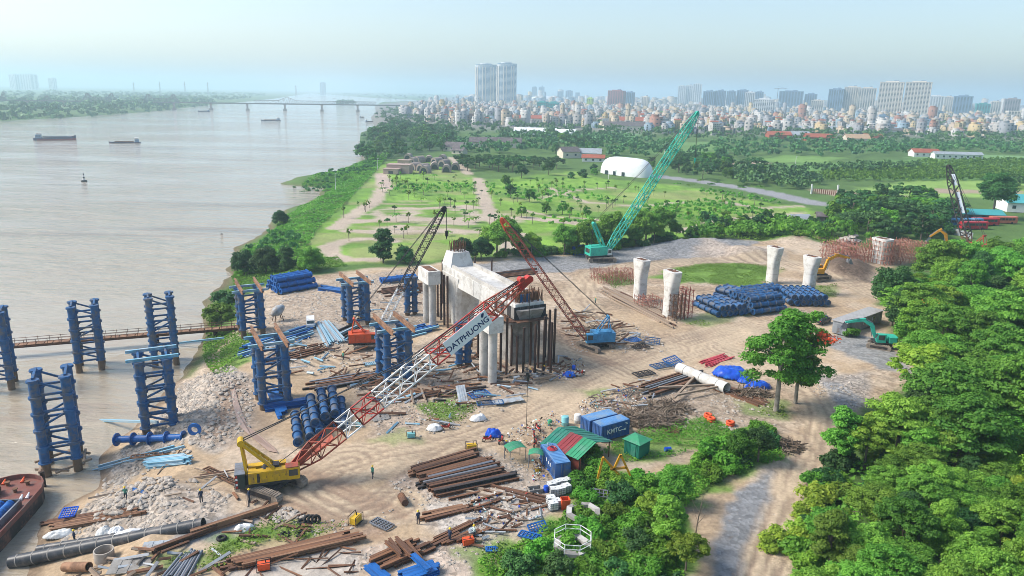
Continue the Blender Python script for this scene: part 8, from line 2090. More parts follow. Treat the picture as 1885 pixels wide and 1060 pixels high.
# poles
for px, py, h, lab in [(1462, 322, 12, 'tall thin pole standing in the banana field'), (857, 283, 9, 'white lamp post near the lodge'), (695, 312, 7, 'lamp post on the river slope of the park'), (618, 350, 8, 'lamp post above the vine slope'), (1120, 330, 8, 'lamp post left of the dome'), (1222, 300, 10, 'pole behind the green boom')]:
 b = MB(); b.cyl((0, 0, -.2), (0, 0, h), .16, .1, 8); b.box((.5, 0, h), (1.2, .3, .15)); o = b.build('lamp_post', M_WALLW); o.location = (*G(px, py)[:2], 0); tag(o, lab, 'pole')

# ---- saplings, palms and trees of the park
for i, p in enumerate(scatter([(640, 440), (625, 400), (700, 330), (760, 325), (860, 330), (1000, 335), (1100, 340), (1250, 350), (1420, 380), (1480, 400), (1380, 420), (1200, 432), (950, 425), (800, 432), (760, 470), (640, 470)], 150, 3.6, 92)):
 pr = F_SAP[i % 3]; zone_ = 'dry western lawn' if p[0] < 0 else 'middle lawn' if p[0] < 60 else 'eastern lawn'
 plant('sapling', pr, Vector((*p, hz(*p))), f'young tree on the {zone_}, {spot((*p, 0))}', 'tree', f'saplings on the {zone_}', sc=rnd.uniform(.7, 1.35))
for i, p in enumerate(scatter([(720, 365), (690, 350), (740, 325), (860, 325), (900, 340), (910, 400), (880, 440), (760, 440), (700, 400)], 30, 5.0, 93)):
 plant('palm', PALM[i % 2], Vector((*p, hz(*p))), 'small palm planted in the dry western lawn, ' + spot((*p, 0)), 'palm', 'palms on the western lawn', sc=rnd.uniform(.6, 1.0))
_names = [((960, 328), F_RND[1], 1.0, 'round dark tree standing on the lawn left of the pair'), ((1010, 322), F_RND[1], 1.1, 'tall round tree on the lawn below the hall'), ((930, 345), F_RND[0], .8, 'round tree alone at the left of the middle lawn'), ((940, 365), F_RND[2], .75, 'dark round shrub tree on the middle lawn'), ((975, 372), F_RND[0], .7, 'bright tree on the middle lawn path'), ((1005, 395), F_RND[0], .6, 'bushy tree in the middle of the lawn'), ((1035, 395), F_RND[0], .6, 'second bushy tree in the middle of the lawn'), ((960, 400), F_RND[0], .55, 'third bushy tree at the lawn path'),
          ((1080, 400), F_RND[0], .5, 'low tree by the curved lawn path'), ((1330, 430), F_RND[1], .7, 'dark tree at the lawn end beside gravel heaps')]
for p, pr, sc, lab in _names: plant('broadleaf_tree', pr, GP(*p), lab, sc=sc)
def grove(poly, n, mind, seed, protos, smin, smax, label, group):
 for i, p in enumerate(scatter(poly, n, mind, seed)):
  plant('broadleaf_tree', protos[int(rng.integers(len(protos)))], Vector((*p, hz(*p) - 1.6)), label + ', ' + spot((*p, 0)), 'tree', group, sc=float(rng.uniform(smin, smax)))
grove([(838, 312), (850, 300), (1035, 302), (1040, 312), (900, 318)], 22, 9, 94, F_UMB, .9, 1.15, 'flat-topped dark tree in the row behind the lawn', 'flat-topped row behind the lawn')
grove([(668, 300), (664, 250), (690, 240), (720, 232), (830, 240), (850, 275), (800, 280), (760, 290), (700, 305)], 48, 10, 95, F_RND + F_UMB, 1.1, 1.6, 'dark tree in the riverside wood', 'riverside wood')
grove([(1030, 330), (1110, 302), (1210, 300), (1215, 318), (1110, 325)], 16, 8, 96, F_RND, .6, .9, 'tree round the dome', 'trees round the dome')
grove([(1000, 262), (1080, 258), (1100, 280), (1020, 284)], 14, 9, 97, F_RND, .9, 1.3, 'dark tree beside the white gabled house', 'clump by the gabled house')
grove([(1190, 345), (1280, 325), (1420, 345), (1420, 352), (1290, 340)], 10, 8, 98, F_BSH, .8, 1.2, 'shrub along the grey lane', 'shrubs along the lane')
grove([(1220, 300), (1340, 290), (1420, 325), (1330, 335), (1240, 325)], 32, 10, 99, F_RND + F_UMB, .8, 1.2, 'dark tree in the wood behind the green boom', 'wood behind the green boom')
plant('conifer_tree', F_CON, GP(815, 278), 'dark pointed conifer beside the lodge', sc=1.2); plant('conifer_tree', F_CON, GP(823, 276), 'second dark pointed conifer beside the lodge', sc=1.3)
# thick woods and hedges that read as one mass
def wood(name, label, polys, n, smin, smax, seed, nq=46, lm=None, size=2.2, flat=.72):
 g = np.random.default_rng(seed); pts = []
 for poly, k in zip(polys, n): pts += scatter(poly, k, 3.5, seed + k)
 c = np.array(pts); h = height(c[:, 0], c[:, 1]); m = len(c); s = g.uniform(smin, smax, m); hgt = s * g.uniform(1.5, 2.1, m)
 d = g.normal(size=(m, nq, 3)); d /= np.linalg.norm(d, axis=2, keepdims=True); d[..., 2] = np.abs(d[..., 2]) * 1.1 - .25
 rr = g.uniform(.7, 1.1, (m, nq, 1)) * (0.75 + .35 * np.sin(d[..., :1] * 5 + g.uniform(0, 6, (m, 1, 1))))
 P = d * rr * s[:, None, None]; P[..., 2] *= flat; P += np.stack([c[:, 0], c[:, 1], h + hgt - s * .75], -1)[:, None, :]
 P = P.reshape(-1, 3); N = d.reshape(-1, 3) + g.normal(0, .35, (m * nq, 3)); V, F = leaf_quads(P, N, size * 1.0, g, .8)
 sc = np.repeat(s / s.mean(), nq)
 tone = np.clip(np.repeat(g.normal(.45, .25, m), nq) + g.normal(0, .15, m * nq), 0, 1)
 tag(obj(name, mesh_np(name, V, F, lm or L_FAR, tone)), label, kind='stuff')
wood('woodland', 'belt of woods between the park and the town', [[(840, 262), (1000, 250), (1240, 262), (1230, 290), (1110, 292), (1040, 280), (860, 290)], [(1230, 292), (1340, 262), (1560, 265), (1900, 268), (2100, 280), (2100, 290), (1800, 282), (1560, 290), (1440, 285), (1340, 300)]], [330, 460], 2.6, 5.2, 701, 44)
wood('woodland', 'dark hedges and scrub between the banana fields', [[(1340, 318), (1420, 310), (1480, 322), (1510, 336), (1500, 348), (1440, 350), (1360, 340)], [(1440, 318), (1560, 312), (1640, 306), (1700, 312), (1600, 322)], [(1830, 340), (1990, 348), (1990, 352), (1840, 348)]], [130, 70, 30], 2.0, 4.2, 702, 54, size=1.7)
wood('woodland', 'trees mixed with roofs at the edge of the town', [[(690, 215), (720, 205), (900, 232), (1100, 236), (1400, 240), (1885, 252), (2100, 262), (2100, 275), (1500, 262), (1240, 258), (900, 252), (760, 240)]], [800], 3.2, 6.0, 703, 34, size=2.6)
wood('woodland', 'trees standing among the houses of the city', [[(700, 202), (1000, 205), (1885, 225), (2200, 235), (2200, 250), (1885, 248), (1000, 230), (760, 222)], [(760, 196), (1885, 212), (2200, 222), (1885, 225), (900, 205)]], [700, 560], 4, 7.5, 704, 26, size=4.0)
wood('woodland', 'wooded far bank of the river', [[(-60, 220), (0, 221), (130, 214), (270, 204), (345, 197), (400, 191), (380, 187), (200, 194), (0, 205), (-80, 208)], [(-80, 204), (0, 200), (250, 190), (420, 186), (470, 182), (300, 180), (0, 184), (-100, 188)], [(-150, 184), (500, 178), (480, 173), (0, 170), (-200, 176)]], [300, 340, 460], 5, 10.5, 705, 30, size=5.5)
wood('woodland', 'low wooded islands beyond the old bridge', [[(615, 192), (655, 192), (650, 188), (620, 188)], [(560, 176.5), (600, 176), (770, 184), (1000, 183), (1000, 178), (600, 172.5)]], [22, 200], 6, 12, 706, 26, size=7.0)
wood('woodland', 'dense riverside wood filling in between its taller trees', [[(668, 300), (663, 250), (690, 238), (720, 230), (830, 238), (850, 272), (800, 280), (760, 290), (700, 302)]], [230], 3.0, 5.4, 710, 60, lm=L_DARK, size=1.8)
wood('woodland', 'thick scrub filling the grove by the drilling mast', [[(1520, 392), (1600, 376), (1700, 372), (1745, 400), (1725, 436), (1600, 446), (1545, 440), (1530, 415)], [(1250, 440), (1340, 420), (1420, 422), (1500, 430), (1550, 440), (1500, 446), (1400, 440)]], [150, 90], 1.8, 3.6, 711, 70, lm=L_MID, size=1.1)
wood('banana_crop', 'banana plants growing thick in the far fields', [[(1480, 326), (1560, 316), (1700, 308), (1885, 312), (2000, 318), (2000, 330), (1660, 334), (1500, 334)], [(1690, 300), (1885, 296), (2000, 300), (2000, 306), (1720, 308)]], [800, 260], 1.2, 2.3, 707, 22, lm=L_VINE, size=1.5, flat=1.2)
wood('shrubbery', 'flowering shrub beds of the park', [[(880, 345), (980, 340), (1080, 350), (1120, 372), (1000, 378), (900, 362)], [(1180, 380), (1330, 372), (1420, 395), (1300, 410), (1200, 405)], [(720, 345), (860, 340), (870, 350), (730, 356)], [(1000, 408), (1080, 404), (1100, 412), (1010, 418)], [(1290, 350), (1430, 372), (1440, 378), (1290, 356)]], [90, 150, 90, 60, 90], .6, 1.7, 708, 26, lm=L_MID, size=.9)
wood('shrubbery', 'scrub along the river spit and bank', [[(520, 337), (560, 326), (640, 312), (680, 300), (700, 305), (640, 330), (600, 340)], [(440, 478), (430, 462), (490, 436), (520, 420), (560, 450), (520, 480)]], [60, 40], .9, 2.0, 709, 40, lm=L_DARK, size=1.0)

# ================================================================== CITY, OLD BRIDGE, BOATS
HM = [mat('render_%d' % i, c, 0.85, 0, 0.14, 0.1) for i, c in enumerate([(0.46, 0.45, 0.43), (0.42, 0.35, 0.26), (0.40, 0.33, 0.26), (0.26, 0.27, 0.29), (0.37, 0.35, 0.33), (0.32, 0.17, 0.13), (0.24, 0.33, 0.40), (0.44, 0.35, 0.20)])]
RM = [M_ROOFR, M_ROOFG, mat('pale_flat_roof', (0.36, 0.36, 0.36), 0.85, 0, 0.2, 0.1), mat('blue_tin_roof', (0.09, 0.22, 0.40), 0.6, 0, 0.2, 0.1), M_ROOFD]
CN = ['white', 'cream', 'tan', 'grey', 'pale', 'brick coloured', 'pale blue', 'ochre']
RN = ['red tiled', 'grey tin', 'flat white', 'blue tin', 'dark']
def town_house(w, d, floors, ci, ri, seed):
 g = random.Random(seed); b = MB(); h = floors * 3.4
 b.cur = 0; b.box((0, 0, h / 2), (w, d, h))
 if floors > 2: b.box((0, d * .18, h + 1.2), (w * .96, d * .5, 2.4))
 b.cur = 1; top = h + (2.4 if floors > 2 else 0); y0, y1 = (-d * .1, d * .45) if floors > 2 else (-d / 2 - .3, d / 2 + .3)
 if ri in (0, 4): b.loft([[Vector((s * (w / 2 + .3), y, z)) for s, y, z in ((-1, y0, top), (1, y0, top), (1, y1, top), (-1, y1, top))], [Vector((s * (w / 2 + .3), (y0 + y1) / 2 + e, top + 1.9)) for s, e in ((-1, -.1), (1, -.1), (1, .1), (-1, .1))]])
 else: b.box((0, (y0 + y1) / 2, top + .2), (w + .4, y1 - y0, .4))
 b.cur = 2; nb = max(1, int(w / 3.0))
 for f in range(floors):
  for k in range(nb):
   x = -w / 2 + w * (k + .5) / nb; b.box((x, -d / 2 - .03, f * 3.4 + 1.8), (w / nb * .42, .12, 1.7))
  if g.random() < .6:
   for s in (-1, 1):
    for k in range(2): b.box((s * (w / 2 + .03), -d / 2 + d * (k + .7) / 2.6, f * 3.4 + 1.9), (.12, 1.3, 1.4))
 b.cur = 0
 for f in range(1, floors): b.box((g.choice((-.2, 0, .2)) * w, -d / 2 - .4, f * 3.4), (w * .5, .8, .25))
 return b.mesh('town_house', [HM[ci], RM[ri], M_WIN]), h
protos = []
for i in range(26):
 w, d, fl = rnd.choice([5, 6, 7, 9, 12]), rnd.choice([12, 14, 16]), rnd.choice([2, 3, 3, 4, 4, 5, 6])
 ci = rnd.choices(range(8), [5, 4, 2, 3, 4, 1.2, 1.2, 1.2])[0]; ri = rnd.choices(range(5), [3, 3, 3, 1.5, 1])[0]
 protos.append((town_house(w, d, fl, ci, ri, i)[0], ci, ri, fl))
CITY = [(735, 214), (800, 204), (900, 204), (1100, 212), (1300, 216), (1500, 224), (1700, 231), (2050, 244), (2050, 256), (1700, 251), (1500, 246), (1420, 247), (1300, 249), (1230, 246), (1120, 238), (1040, 236), (960, 232), (880, 233), (800, 226)]
_hs = scatter(CITY, 300, 9, 801); _hs.sort(key=lambda p: p[1])
for i, p in enumerate(_hs):
 me, ci, ri, fl = protos[(i * 7 + int(p[0])) % len(protos)]
 o = obj('town_house', me, None, (p[0], p[1], 0), R(rnd.choice([-20, -8, 0, 10, 22, 80])) + rnd.uniform(-.1, .1)); o.scale = (.78, .78, .74)
 bx = p[0] / p[1]
 wh = 'by the river' if bx < -.08 else 'below the twin towers' if bx < .04 else 'behind the warehouses' if bx < .2 else 'behind the green boom' if bx < .3 else 'below the blue blocks' if bx < .42 else 'below the cream towers' if bx < .56 else 'in the eastern town'
 fw = {2: 'two-storey', 3: 'three-storey', 4: 'four-storey', 5: 'five-storey', 6: 'six-storey'}[fl]
 tag(o, f'{CN[ci]} {fw} house with {RN[ri]} roof {wh}, {spot((*p, 0))[6:]}', 'house', f'{CN[ci]} {fw} houses {wh}')
# the mass of roofs behind
def mass(polys, ns, seed, label, smin=7, smax=16, hmax=22):
 g = np.random.default_rng(seed); pts = []
 for poly, k in zip(polys, ns): pts += scatter(poly, k, 5, seed + k)
 c = np.array(pts); n = len(c)
 w, d = g.uniform(smin, smax, n), g.uniform(smin, smax * 1.4, n); h = 6 + (hmax - 6) * g.random(n) ** 1.8; h = np.where(g.random(n) < .05, h * 1.8, h); a = g.uniform(-.4, .4, n)
 V, F, MI = [], [], []
 cube = np.array([(x, y, z) for x in (-.5, .5) for y in (-.5, .5) for z in (0, 1)], float); fc = np.array([(0, 1, 3, 2), (4, 6, 7, 5), (0, 4, 5, 1), (2, 3, 7, 6), (1, 5, 7, 3)])
 ca, sa = np.cos(a), np.sin(a); k0 = 0
 def put(ox, oy, oz, sx, sy, sz, mi, top=None):
  nonlocal k0
  q = cube[None] * np.stack([sx, sy, sz], -1)[:, None, :] + np.stack([ox, oy, oz], -1)[:, None, :]
  x = q[..., 0] * ca[:, None] - q[..., 1] * sa[:, None] + c[:, :1]; y = q[..., 0] * sa[:, None] + q[..., 1] * ca[:, None] + c[:, 1:]
  V.append(np.stack([x, y, q[..., 2]], -1).reshape(-1, 3)); F.append((fc[None] + (np.arange(len(x)) * 8)[:, None, None]).reshape(-1, 4) + k0); k0 += len(x) * 8
  m = np.repeat(mi[:, None], 5, 1)
  if top is not None: m[:, 4] = top
  MI.append(m.ravel())
 z = np.zeros(n); wall = g.choice(8, n, p=[.24, .18, .09, .13, .18, .06, .06, .06]); roof = 8 + g.choice(5, n, p=[.27, .27, .26, .1, .1])
 put(z, z, z, w, d, h, wall, roof); put(z, d * .2, h, w * .7, d * .4, z + 2.6, wall, roof)
 for f in (.2, .5, .78):
  for s in (-1, 1): put(s * w * .24, -d / 2 - .05, h * f, w * .2, z + .2, z + 1.7, z.astype(int) + 13)
  put(-w / 2 - .05, d * g.uniform(-.3, .3, n), h * f, z + .2, z + 1.6, z + 1.7, z.astype(int) + 13)
 tag(obj('city_roofs', mesh_np('city_roofs', np.concatenate(V), np.concatenate(F), HM + RM + [M_WIN], midx=np.concatenate(MI))), label, kind='stuff')
mass([CITY, [(730, 208), (780, 200), (900, 203), (1100, 210), (1300, 214), (1500, 221), (1700, 228), (2050, 240), (2050, 222), (1700, 212), (1300, 200), (1000, 193), (790, 192)]], [900, 2600], 811, 'packed roofs of the low city behind the nearer houses', 6, 14, 20)
mass([[(860, 192), (1000, 193), (1300, 199), (1700, 210), (2050, 220), (2050, 208), (1500, 192), (1000, 185), (860, 184)]], [1500], 812, 'hazy low city towards the horizon', 14, 34, 40)

# ---- towers
M_TGLASS = mat('tower_glass', (0.10, 0.20, 0.30), 0.25, 0, 0.2, 0.05, spec=0.6); M_TBLUE = mat('tower_blue_grey', (0.20, 0.29, 0.40), 0.6, 0, 0.15, 0.05); M_TCREAM = mat('tower_cream', (0.66, 0.60, 0.52), 0.8, 0, 0.1, 0.05); M_TWHITE = mat('tower_white', (0.70, 0.70, 0.69), 0.8, 0, 0.1, 0.05); M_NET = mat('teal_netting', (0.05, 0.36, 0.34), 0.8, 0, 0.2, 0.1); M_TRED = mat('tower_maroon', (0.36, 0.13, 0.13), 0.8, 0, 0.1, 0.05); M_LIME2 = mat('tower_lime', (0.45, 0.62, 0.10), 0.8, 0, 0.1, 0.1)
def tower(label, x0, x1, yt, yb, depth, m, yaw=28, bays=6, fl=3.3, side=.6, crown=True, wm=None, strips=False, name='tower_block'):
 a, b2 = Y(x0, yb, depth), Y(x1, yb, depth); top = Y((x0 + x1) / 2, yt, depth).z
 wpx = (b2 - a).length; y = -R(yaw); W = wpx / (math.cos(y) + side * math.sin(abs(y))); D = W * side
 H = top; t = thing(name, label, 'tower', ((a.x + b2.x) / 2, depth, 0), y)
 b = MB(); b.box((0, 0, H / 2), (W, D, H)); b.build('wall', m, t)
 n = int(H / fl); b = MB(); db = max(2, int(bays * side + .5))
 for f in range(1, n):
  z = f * H / n
  for k in range(bays):
   x = -W / 2 + W * (k + .5) / bays; b.box((x, -D / 2 - .02, z), (W / bays * .52, .5, H / n * .55))
  for k in range(db):
   yv = -D / 2 + D * (k + .5) / db
   for s in (-1, 1): b.box((s * (W / 2 + .02), yv, z), (.5, D / db * .5, H / n * .55))
 g = b.build('window_grid', wm or M_WIN, t); g['kind'] = 'stuff'
 b = MB()
 for k in range(bays + 1): b.box((-W / 2 + W * k / bays, -D / 2 - .35, H / 2), (W / bays * .16, .7, H))
 b.build('pilasters', m, t)['kind'] = 'stuff'
 if crown:
  b = MB(); b.box((0, 0, H + 1.6), (W * .55, D * .6, 3.2)); b.box((0, 0, H + .3), (W * 1.03, D * 1.03, .9)); b.build('roof_house', m, t)
  b = MB(); b.box((W * .15, 0, H + 4.2), (W * .18, D * .3, 2.0)); b.build('lift_motor_room', M_TBLUE, t)
 return t
def round_tower(label, xc, w, yt, yb, depth):
 p = Y(xc, yb, depth); r = w / 2 * depth / FOC / .97; H = Y(xc, yt, depth).z
 t = thing('round_tower', label, 'tower', (p.x, depth, 0)); n = 24
 def rr(a): return r * (1 + .06 * math.cos(3 * a + 1.0))
 b = MB(); b.loft([[Vector((rr(2 * math.pi * k / n) * math.cos(2 * math.pi * k / n), rr(2 * math.pi * k / n) * math.sin(2 * math.pi * k / n) * .8, z)) for k in range(n)] for z in (0, H * .9, H)]); b.build('glass_shaft', M_TGLASS, t)
 fl = 38
 b = MB()
 for f in range(1, fl):
  z = H * f / fl; b.loft([[Vector((rr(2 * math.pi * k / n) * 1.015 * math.cos(2 * math.pi * k / n), rr(2 * math.pi * k / n) * 1.015 * math.sin(2 * math.pi * k / n) * .8, zz)) for k in range(n)] for zz in (z - .75, z + .75)])
 b.build('floor_bands', M_TWHITE, t)['kind'] = 'stuff'
 for k in (14, 15, 17, 18, 20, 21):
  a = 2 * math.pi * k / n; b = MB(); b.box((rr(a) * 1.02 * math.cos(a), rr(a) * 1.02 * math.sin(a) * .8, H * .47), (3.6, 3.0, H * .94), rz=a); b.build('facade_rib', M_TCREAM, t)
 b = MB(); b.box((0, 0, 7), (r * 2.15, r * 1.9, 14)); b.build('podium', M_TCREAM, t)
 b = MB(); b.cyl((0, 0, H), (0, 0, H + 4), r * .55, n=16); b.build('roof_house', M_TWHITE, t)
round_tower('left of the round twin towers with pale ribs and blue glass', 894, 36, 119, 190, 2750); round_tower('right of the round twin towers with pale ribs and blue glass', 931.5, 34, 117, 190, 2700)
for a in [('pale tower with tan window bays, left of the tallest leaning pair', 1612, 1657, 151, 212, 2150, M_TCREAM, 30, 8), ('pale tower with tan window bays, right of the tallest leaning pair', 1659, 1707, 151, 215, 2080, M_TCREAM, 30, 8),
          ('cream ribbed slab block left of the tallest pair, nearer half', 1576, 1609, 162, 203, 2400, M_TCREAM, 24, 7), ('cream ribbed slab block left of the tallest pair, farther half', 1549, 1580, 160, 202, 2450, M_TCREAM, 24, 7), ('dark blue and brown tower left of the cream slabs', 1522, 1551, 164, 201, 2450, M_TBLUE, 30, 6),
          ('maroon and white block alone beyond the warehouses', 1118, 1151, 167, 196, 2500, M_TRED, 28, 6), ('grey block joined behind the maroon and white one', 1149, 1168, 170, 193, 2650, M_TBLUE, 28, 5), ('small cream block right of the maroon one', 1181, 1195, 178, 193, 2500, M_TCREAM, 28, 4), ('small lime sided block left of the maroon one', 1080, 1092, 181, 195, 2400, M_LIME2, 28, 3),
          ('teal netted building under construction right of the twin towers', 988, 1008, 188, 207, 1900, M_NET, 20, 4), ('second teal netted building, lower and wider', 1008, 1029, 189, 208, 1880, M_NET, 20, 4), ('tall pale slab at the left of the white slab trio', 1247, 1262, 158, 184, 3900, M_TWHITE, 20, 4), ('tall pale slab in the middle of the white slab trio', 1261, 1275, 157, 184, 3900, M_TWHITE, 20, 4), ('tallest white slab at the right of the trio', 1274, 1291, 154.5, 184, 3850, M_TWHITE, 20, 4),
          ('brown and blue stepped block right of the white slabs', 1293, 1316, 168, 193, 2700, M_TBLUE, 28, 6), ('blue stepped block joined on the right', 1315, 1335, 167, 192, 2750, M_TBLUE, 28, 6), ('plain blue slab behind the stepped blocks', 1336, 1354, 168, 190, 3000, M_TBLUE, 25, 5), ('tall blue grey slab behind the green boom tip', 1355, 1377, 166, 190, 3000, M_TBLUE, 25, 5), ('white block before the blue grey slab', 1370, 1389, 170, 194, 2700, M_TWHITE, 25, 5), ('blue glass block right of the white one', 1387, 1405, 169, 186, 3100, M_TBLUE, 25, 5),
          ('low white office with blue windows near the town front', 1385, 1424, 183, 208, 2100, M_TWHITE, 25, 9), ('wide blue block under a construction crane', 1431, 1478, 168, 194, 2900, M_TBLUE, 20, 8), ('blue block right of the wide blue one', 1479, 1503, 173, 191, 2950, M_TBLUE, 20, 5), ('cream block before the blue blocks', 1491, 1515, 185, 200, 2400, M_TCREAM, 20, 6), ('pale block right behind the tallest pair', 1705, 1735, 177, 196, 2700, M_TWHITE, 25, 6), ('cream block between pale blocks at the right', 1736, 1752, 178, 198, 2650, M_TCREAM, 25, 4), ('blue grey tower at the right of the tallest pair', 1752, 1787, 177, 203, 2350, M_TBLUE, 28, 6),
          ('low teal block near the right edge', 1795, 1820, 191, 204, 2300, M_NET, 20, 5), ('pale block near the right edge', 1822, 1840, 187, 202, 2500, M_TCREAM, 20, 4), ('brown grey tower at the right photo edge', 1846, 1874, 182, 204, 2300, mat('tower_brown', (0.36, 0.30, 0.30), 0.8, 0, 0.1, 0.05), 25, 6), ('cream civic hall with red roof at the right edge', 1852, 1884, 204, 216, 1900, M_TCREAM, 15, 6), ('far pale block on the left horizon', 20, 37, 137, 160, 6000, M_TWHITE, 20, 4), ('far wide block on the left horizon', 41, 70, 137, 160, 6000, M_TWHITE, 20, 4), ('far low block on the left horizon', 91, 105, 144, 160, 6000, M_TWHITE, 20, 4), ('far lone tower beyond the river', 590, 600, 152, 170, 6500, M_TBLUE, 20, 3),
          ('far block left of the maroon one', 1026, 1037, 168, 180, 4600, M_TBLUE, 20, 3), ('far wide block left of the maroon one', 1041, 1054, 167, 180, 4600, M_TBLUE, 20, 3), ('far block behind the pale stadium roof', 979, 988, 160, 178, 5200, M_TBLUE, 20, 3), ('second far block behind the pale stadium roof', 992, 1002, 160, 178, 5200, M_TBLUE, 20, 3), ('far block right of the pale stadium roof', 1059, 1067, 170, 180, 4800, M_TBLUE, 20, 3), ('slim white tower in the low roofs near the river', 839, 845, 176, 192, 2600, M_TWHITE, 20, 3), ('grey block in the low roofs near the river', 862, 872, 179, 192, 2500, M_TBLUE, 20, 3), ('white mid-rise in the roofs under the twin towers', 1030, 1041, 190, 206, 2000, M_TWHITE, 20, 4), ('cream mid-rise right of the maroon block', 1172, 1180, 188, 200, 2200, M_TCREAM, 20, 3), ('cream mid-rise left of the white office', 1266, 1290, 191, 203, 2300, M_TCREAM, 20, 6), ('pale mid-rise in the roofs under the tallest pair', 1610, 1632, 214, 236, 1500, M_TBLUE, 20, 5), ('brown mid-rise before the right-hand towers', 1700, 1712, 212, 232, 1550, M_TCREAM, 20, 3)]:
 tower(*a, crown=a[4] - a[3] > 12)
# pale stadium roof with a mast
_p = Y(998, 177, 4300); _t = thing('stadium', 'pale shallow dome roof beyond the city with a thin mast', 'stadium', (_p.x, 4300, 0))
_b = MB(); _b.lathe([(85, 0), (85, 18), (70, 27), (40, 34), (5, 37)], 28); _b.build('roof', M_DOME, _t); _b = MB(); _b.cyl((0, 0, 30), (0, 0, 92), 1.6, .8, 8); _b.build('mast', M_TBLUE, _t)

# ---- the old steel railway bridge
def old_bridge():
 A = Vector((-1190, 1620, 0)); B = Vector((-290, 1905, 0)); d = B - A; L = d.length; rz = math.atan2(d.y, d.x)
 t = thing('railway_bridge', 'old steel truss railway bridge crossing the river in the haze', 'bridge', A, rz)
 MS = mat('bridge_steel', (0.17, 0.15, 0.15), 0.7, 0, 0.2, 0.1); MP = mat('bridge_masonry', (0.34, 0.27, 0.23), 0.85, 0, 0.2, 0.1)
 def xs(px):   # distance along the bridge seen at that photo column
  r = ray(px, 190); k = (A.x * r.y - A.y * r.x) / (r.x * d.y / L - r.y * d.x / L); return k
 b = MB(); b.box((L / 2, 0, 11.4), (L, 9, 1.6)); b.box((L / 2, -4.2, 12.8), (L, .4, 1.2)); b.build('deck_girder', MS, t)
 px_p = [-20, 50, 118, 186, 252, 320, 388, 455, 524, 592, 658]
 for q in px_p:
  x = xs(q); b = MB(); b.box((x, 0, 5.3), (4.2, 9, 10.6)); b.box((x, 0, -2.4), (8.5, 13, 4.6)); b.loft([[Vector((x + sx * w, sy * w * 1.6, z)) for sx, sy in ((-1, -1), (1, -1), (1, 1), (-1, 1))] for z, w in ((9.0, 2.2), (10.6, 3.6))]); b.build('pier', MP, t)
 def truss(p0, p1, hf, nm='truss_span', n=12):
  x0, x1 = xs(p0), xs(p1); b = MB()
  for s in (-4, 4):
   pts = [(x0 + (x1 - x0) * k / n, 12.2 + hf(k / n)) for k in range(n + 1)]
   for (a, za), (c, zc) in zip(pts[:-1], pts[1:]): b.bar((a, s, za), (c, s, zc), .8)
   for k, (a, za) in enumerate(pts):
    if k % 2: continue
    for e in (-1, 1):
     if 0 <= k + e <= n: b.bar((a, s, 12.2 if (k // 2) % 2 else za), (pts[k + e][0], s, pts[k + e][1] if (k // 2) % 2 else 12.2), .55)
  b.build(nm, MS, t)
 cant = lambda f: 3.5 + 11 * max(0, 1 - abs(f - .14) / .14) + 11 * max(0, 1 - abs(f - .86) / .14) + (4.5 if .1 < f < .9 else 0)
 truss(153, 216, cant, n=24); truss(264, 330, cant, n=24); truss(-12, 12, cant, n=16); truss(80, 96, lambda f: 10 * (1 - abs(2 * f - 1)) + 1, n=8)
 low = lambda f: 7.5
 truss(468, 514, low, n=16); truss(512, 546, lambda f: 7.5 + 8.5 * (1 - abs(2 * f - 1)), n=12); truss(545, 590, low, n=16); truss(591, 657, low, n=20); truss(658, 692, low, n=12)
old_bridge()
# pylons on the horizon
for px, yt, lab in [(295, 150, 'hazy pylon above the far bank, second from the left'), (247, 151, 'hazy pylon above the far bank, left end of the row'), (341, 150, 'hazy pylon above the far bank, third from the left'), (383, 151, 'hazy pylon above the far bank, fourth from the left'), (545, 157, 'hazy mast beyond the old bridge')]:
 p = Y(px, 168, 4200); h = Y(px, yt, 4200).z; b = MB()
 for s in (-1, 1):
  for u in (-1, 1): b.bar((s * 4, u * 4, 0), (s * .5, u * .5, h), .7)
 for k in range(6): z = h * k / 6; w = 4 - 3.5 * k / 6; b.bar((-w, -w, z), (w * .85, -w * .85, z + h / 6), .45); b.bar((w, -w, z), (-w * .85, -w * .85, z + h / 6), .45)
 for z in (.78, .9): b.bar((-9, 0, h * z), (9, 0, h * z), .7)
 o = b.build('power_pylon', M_GREYS); o.location = (p.x, 4200, 0); tag(o, lab, 'pylon')

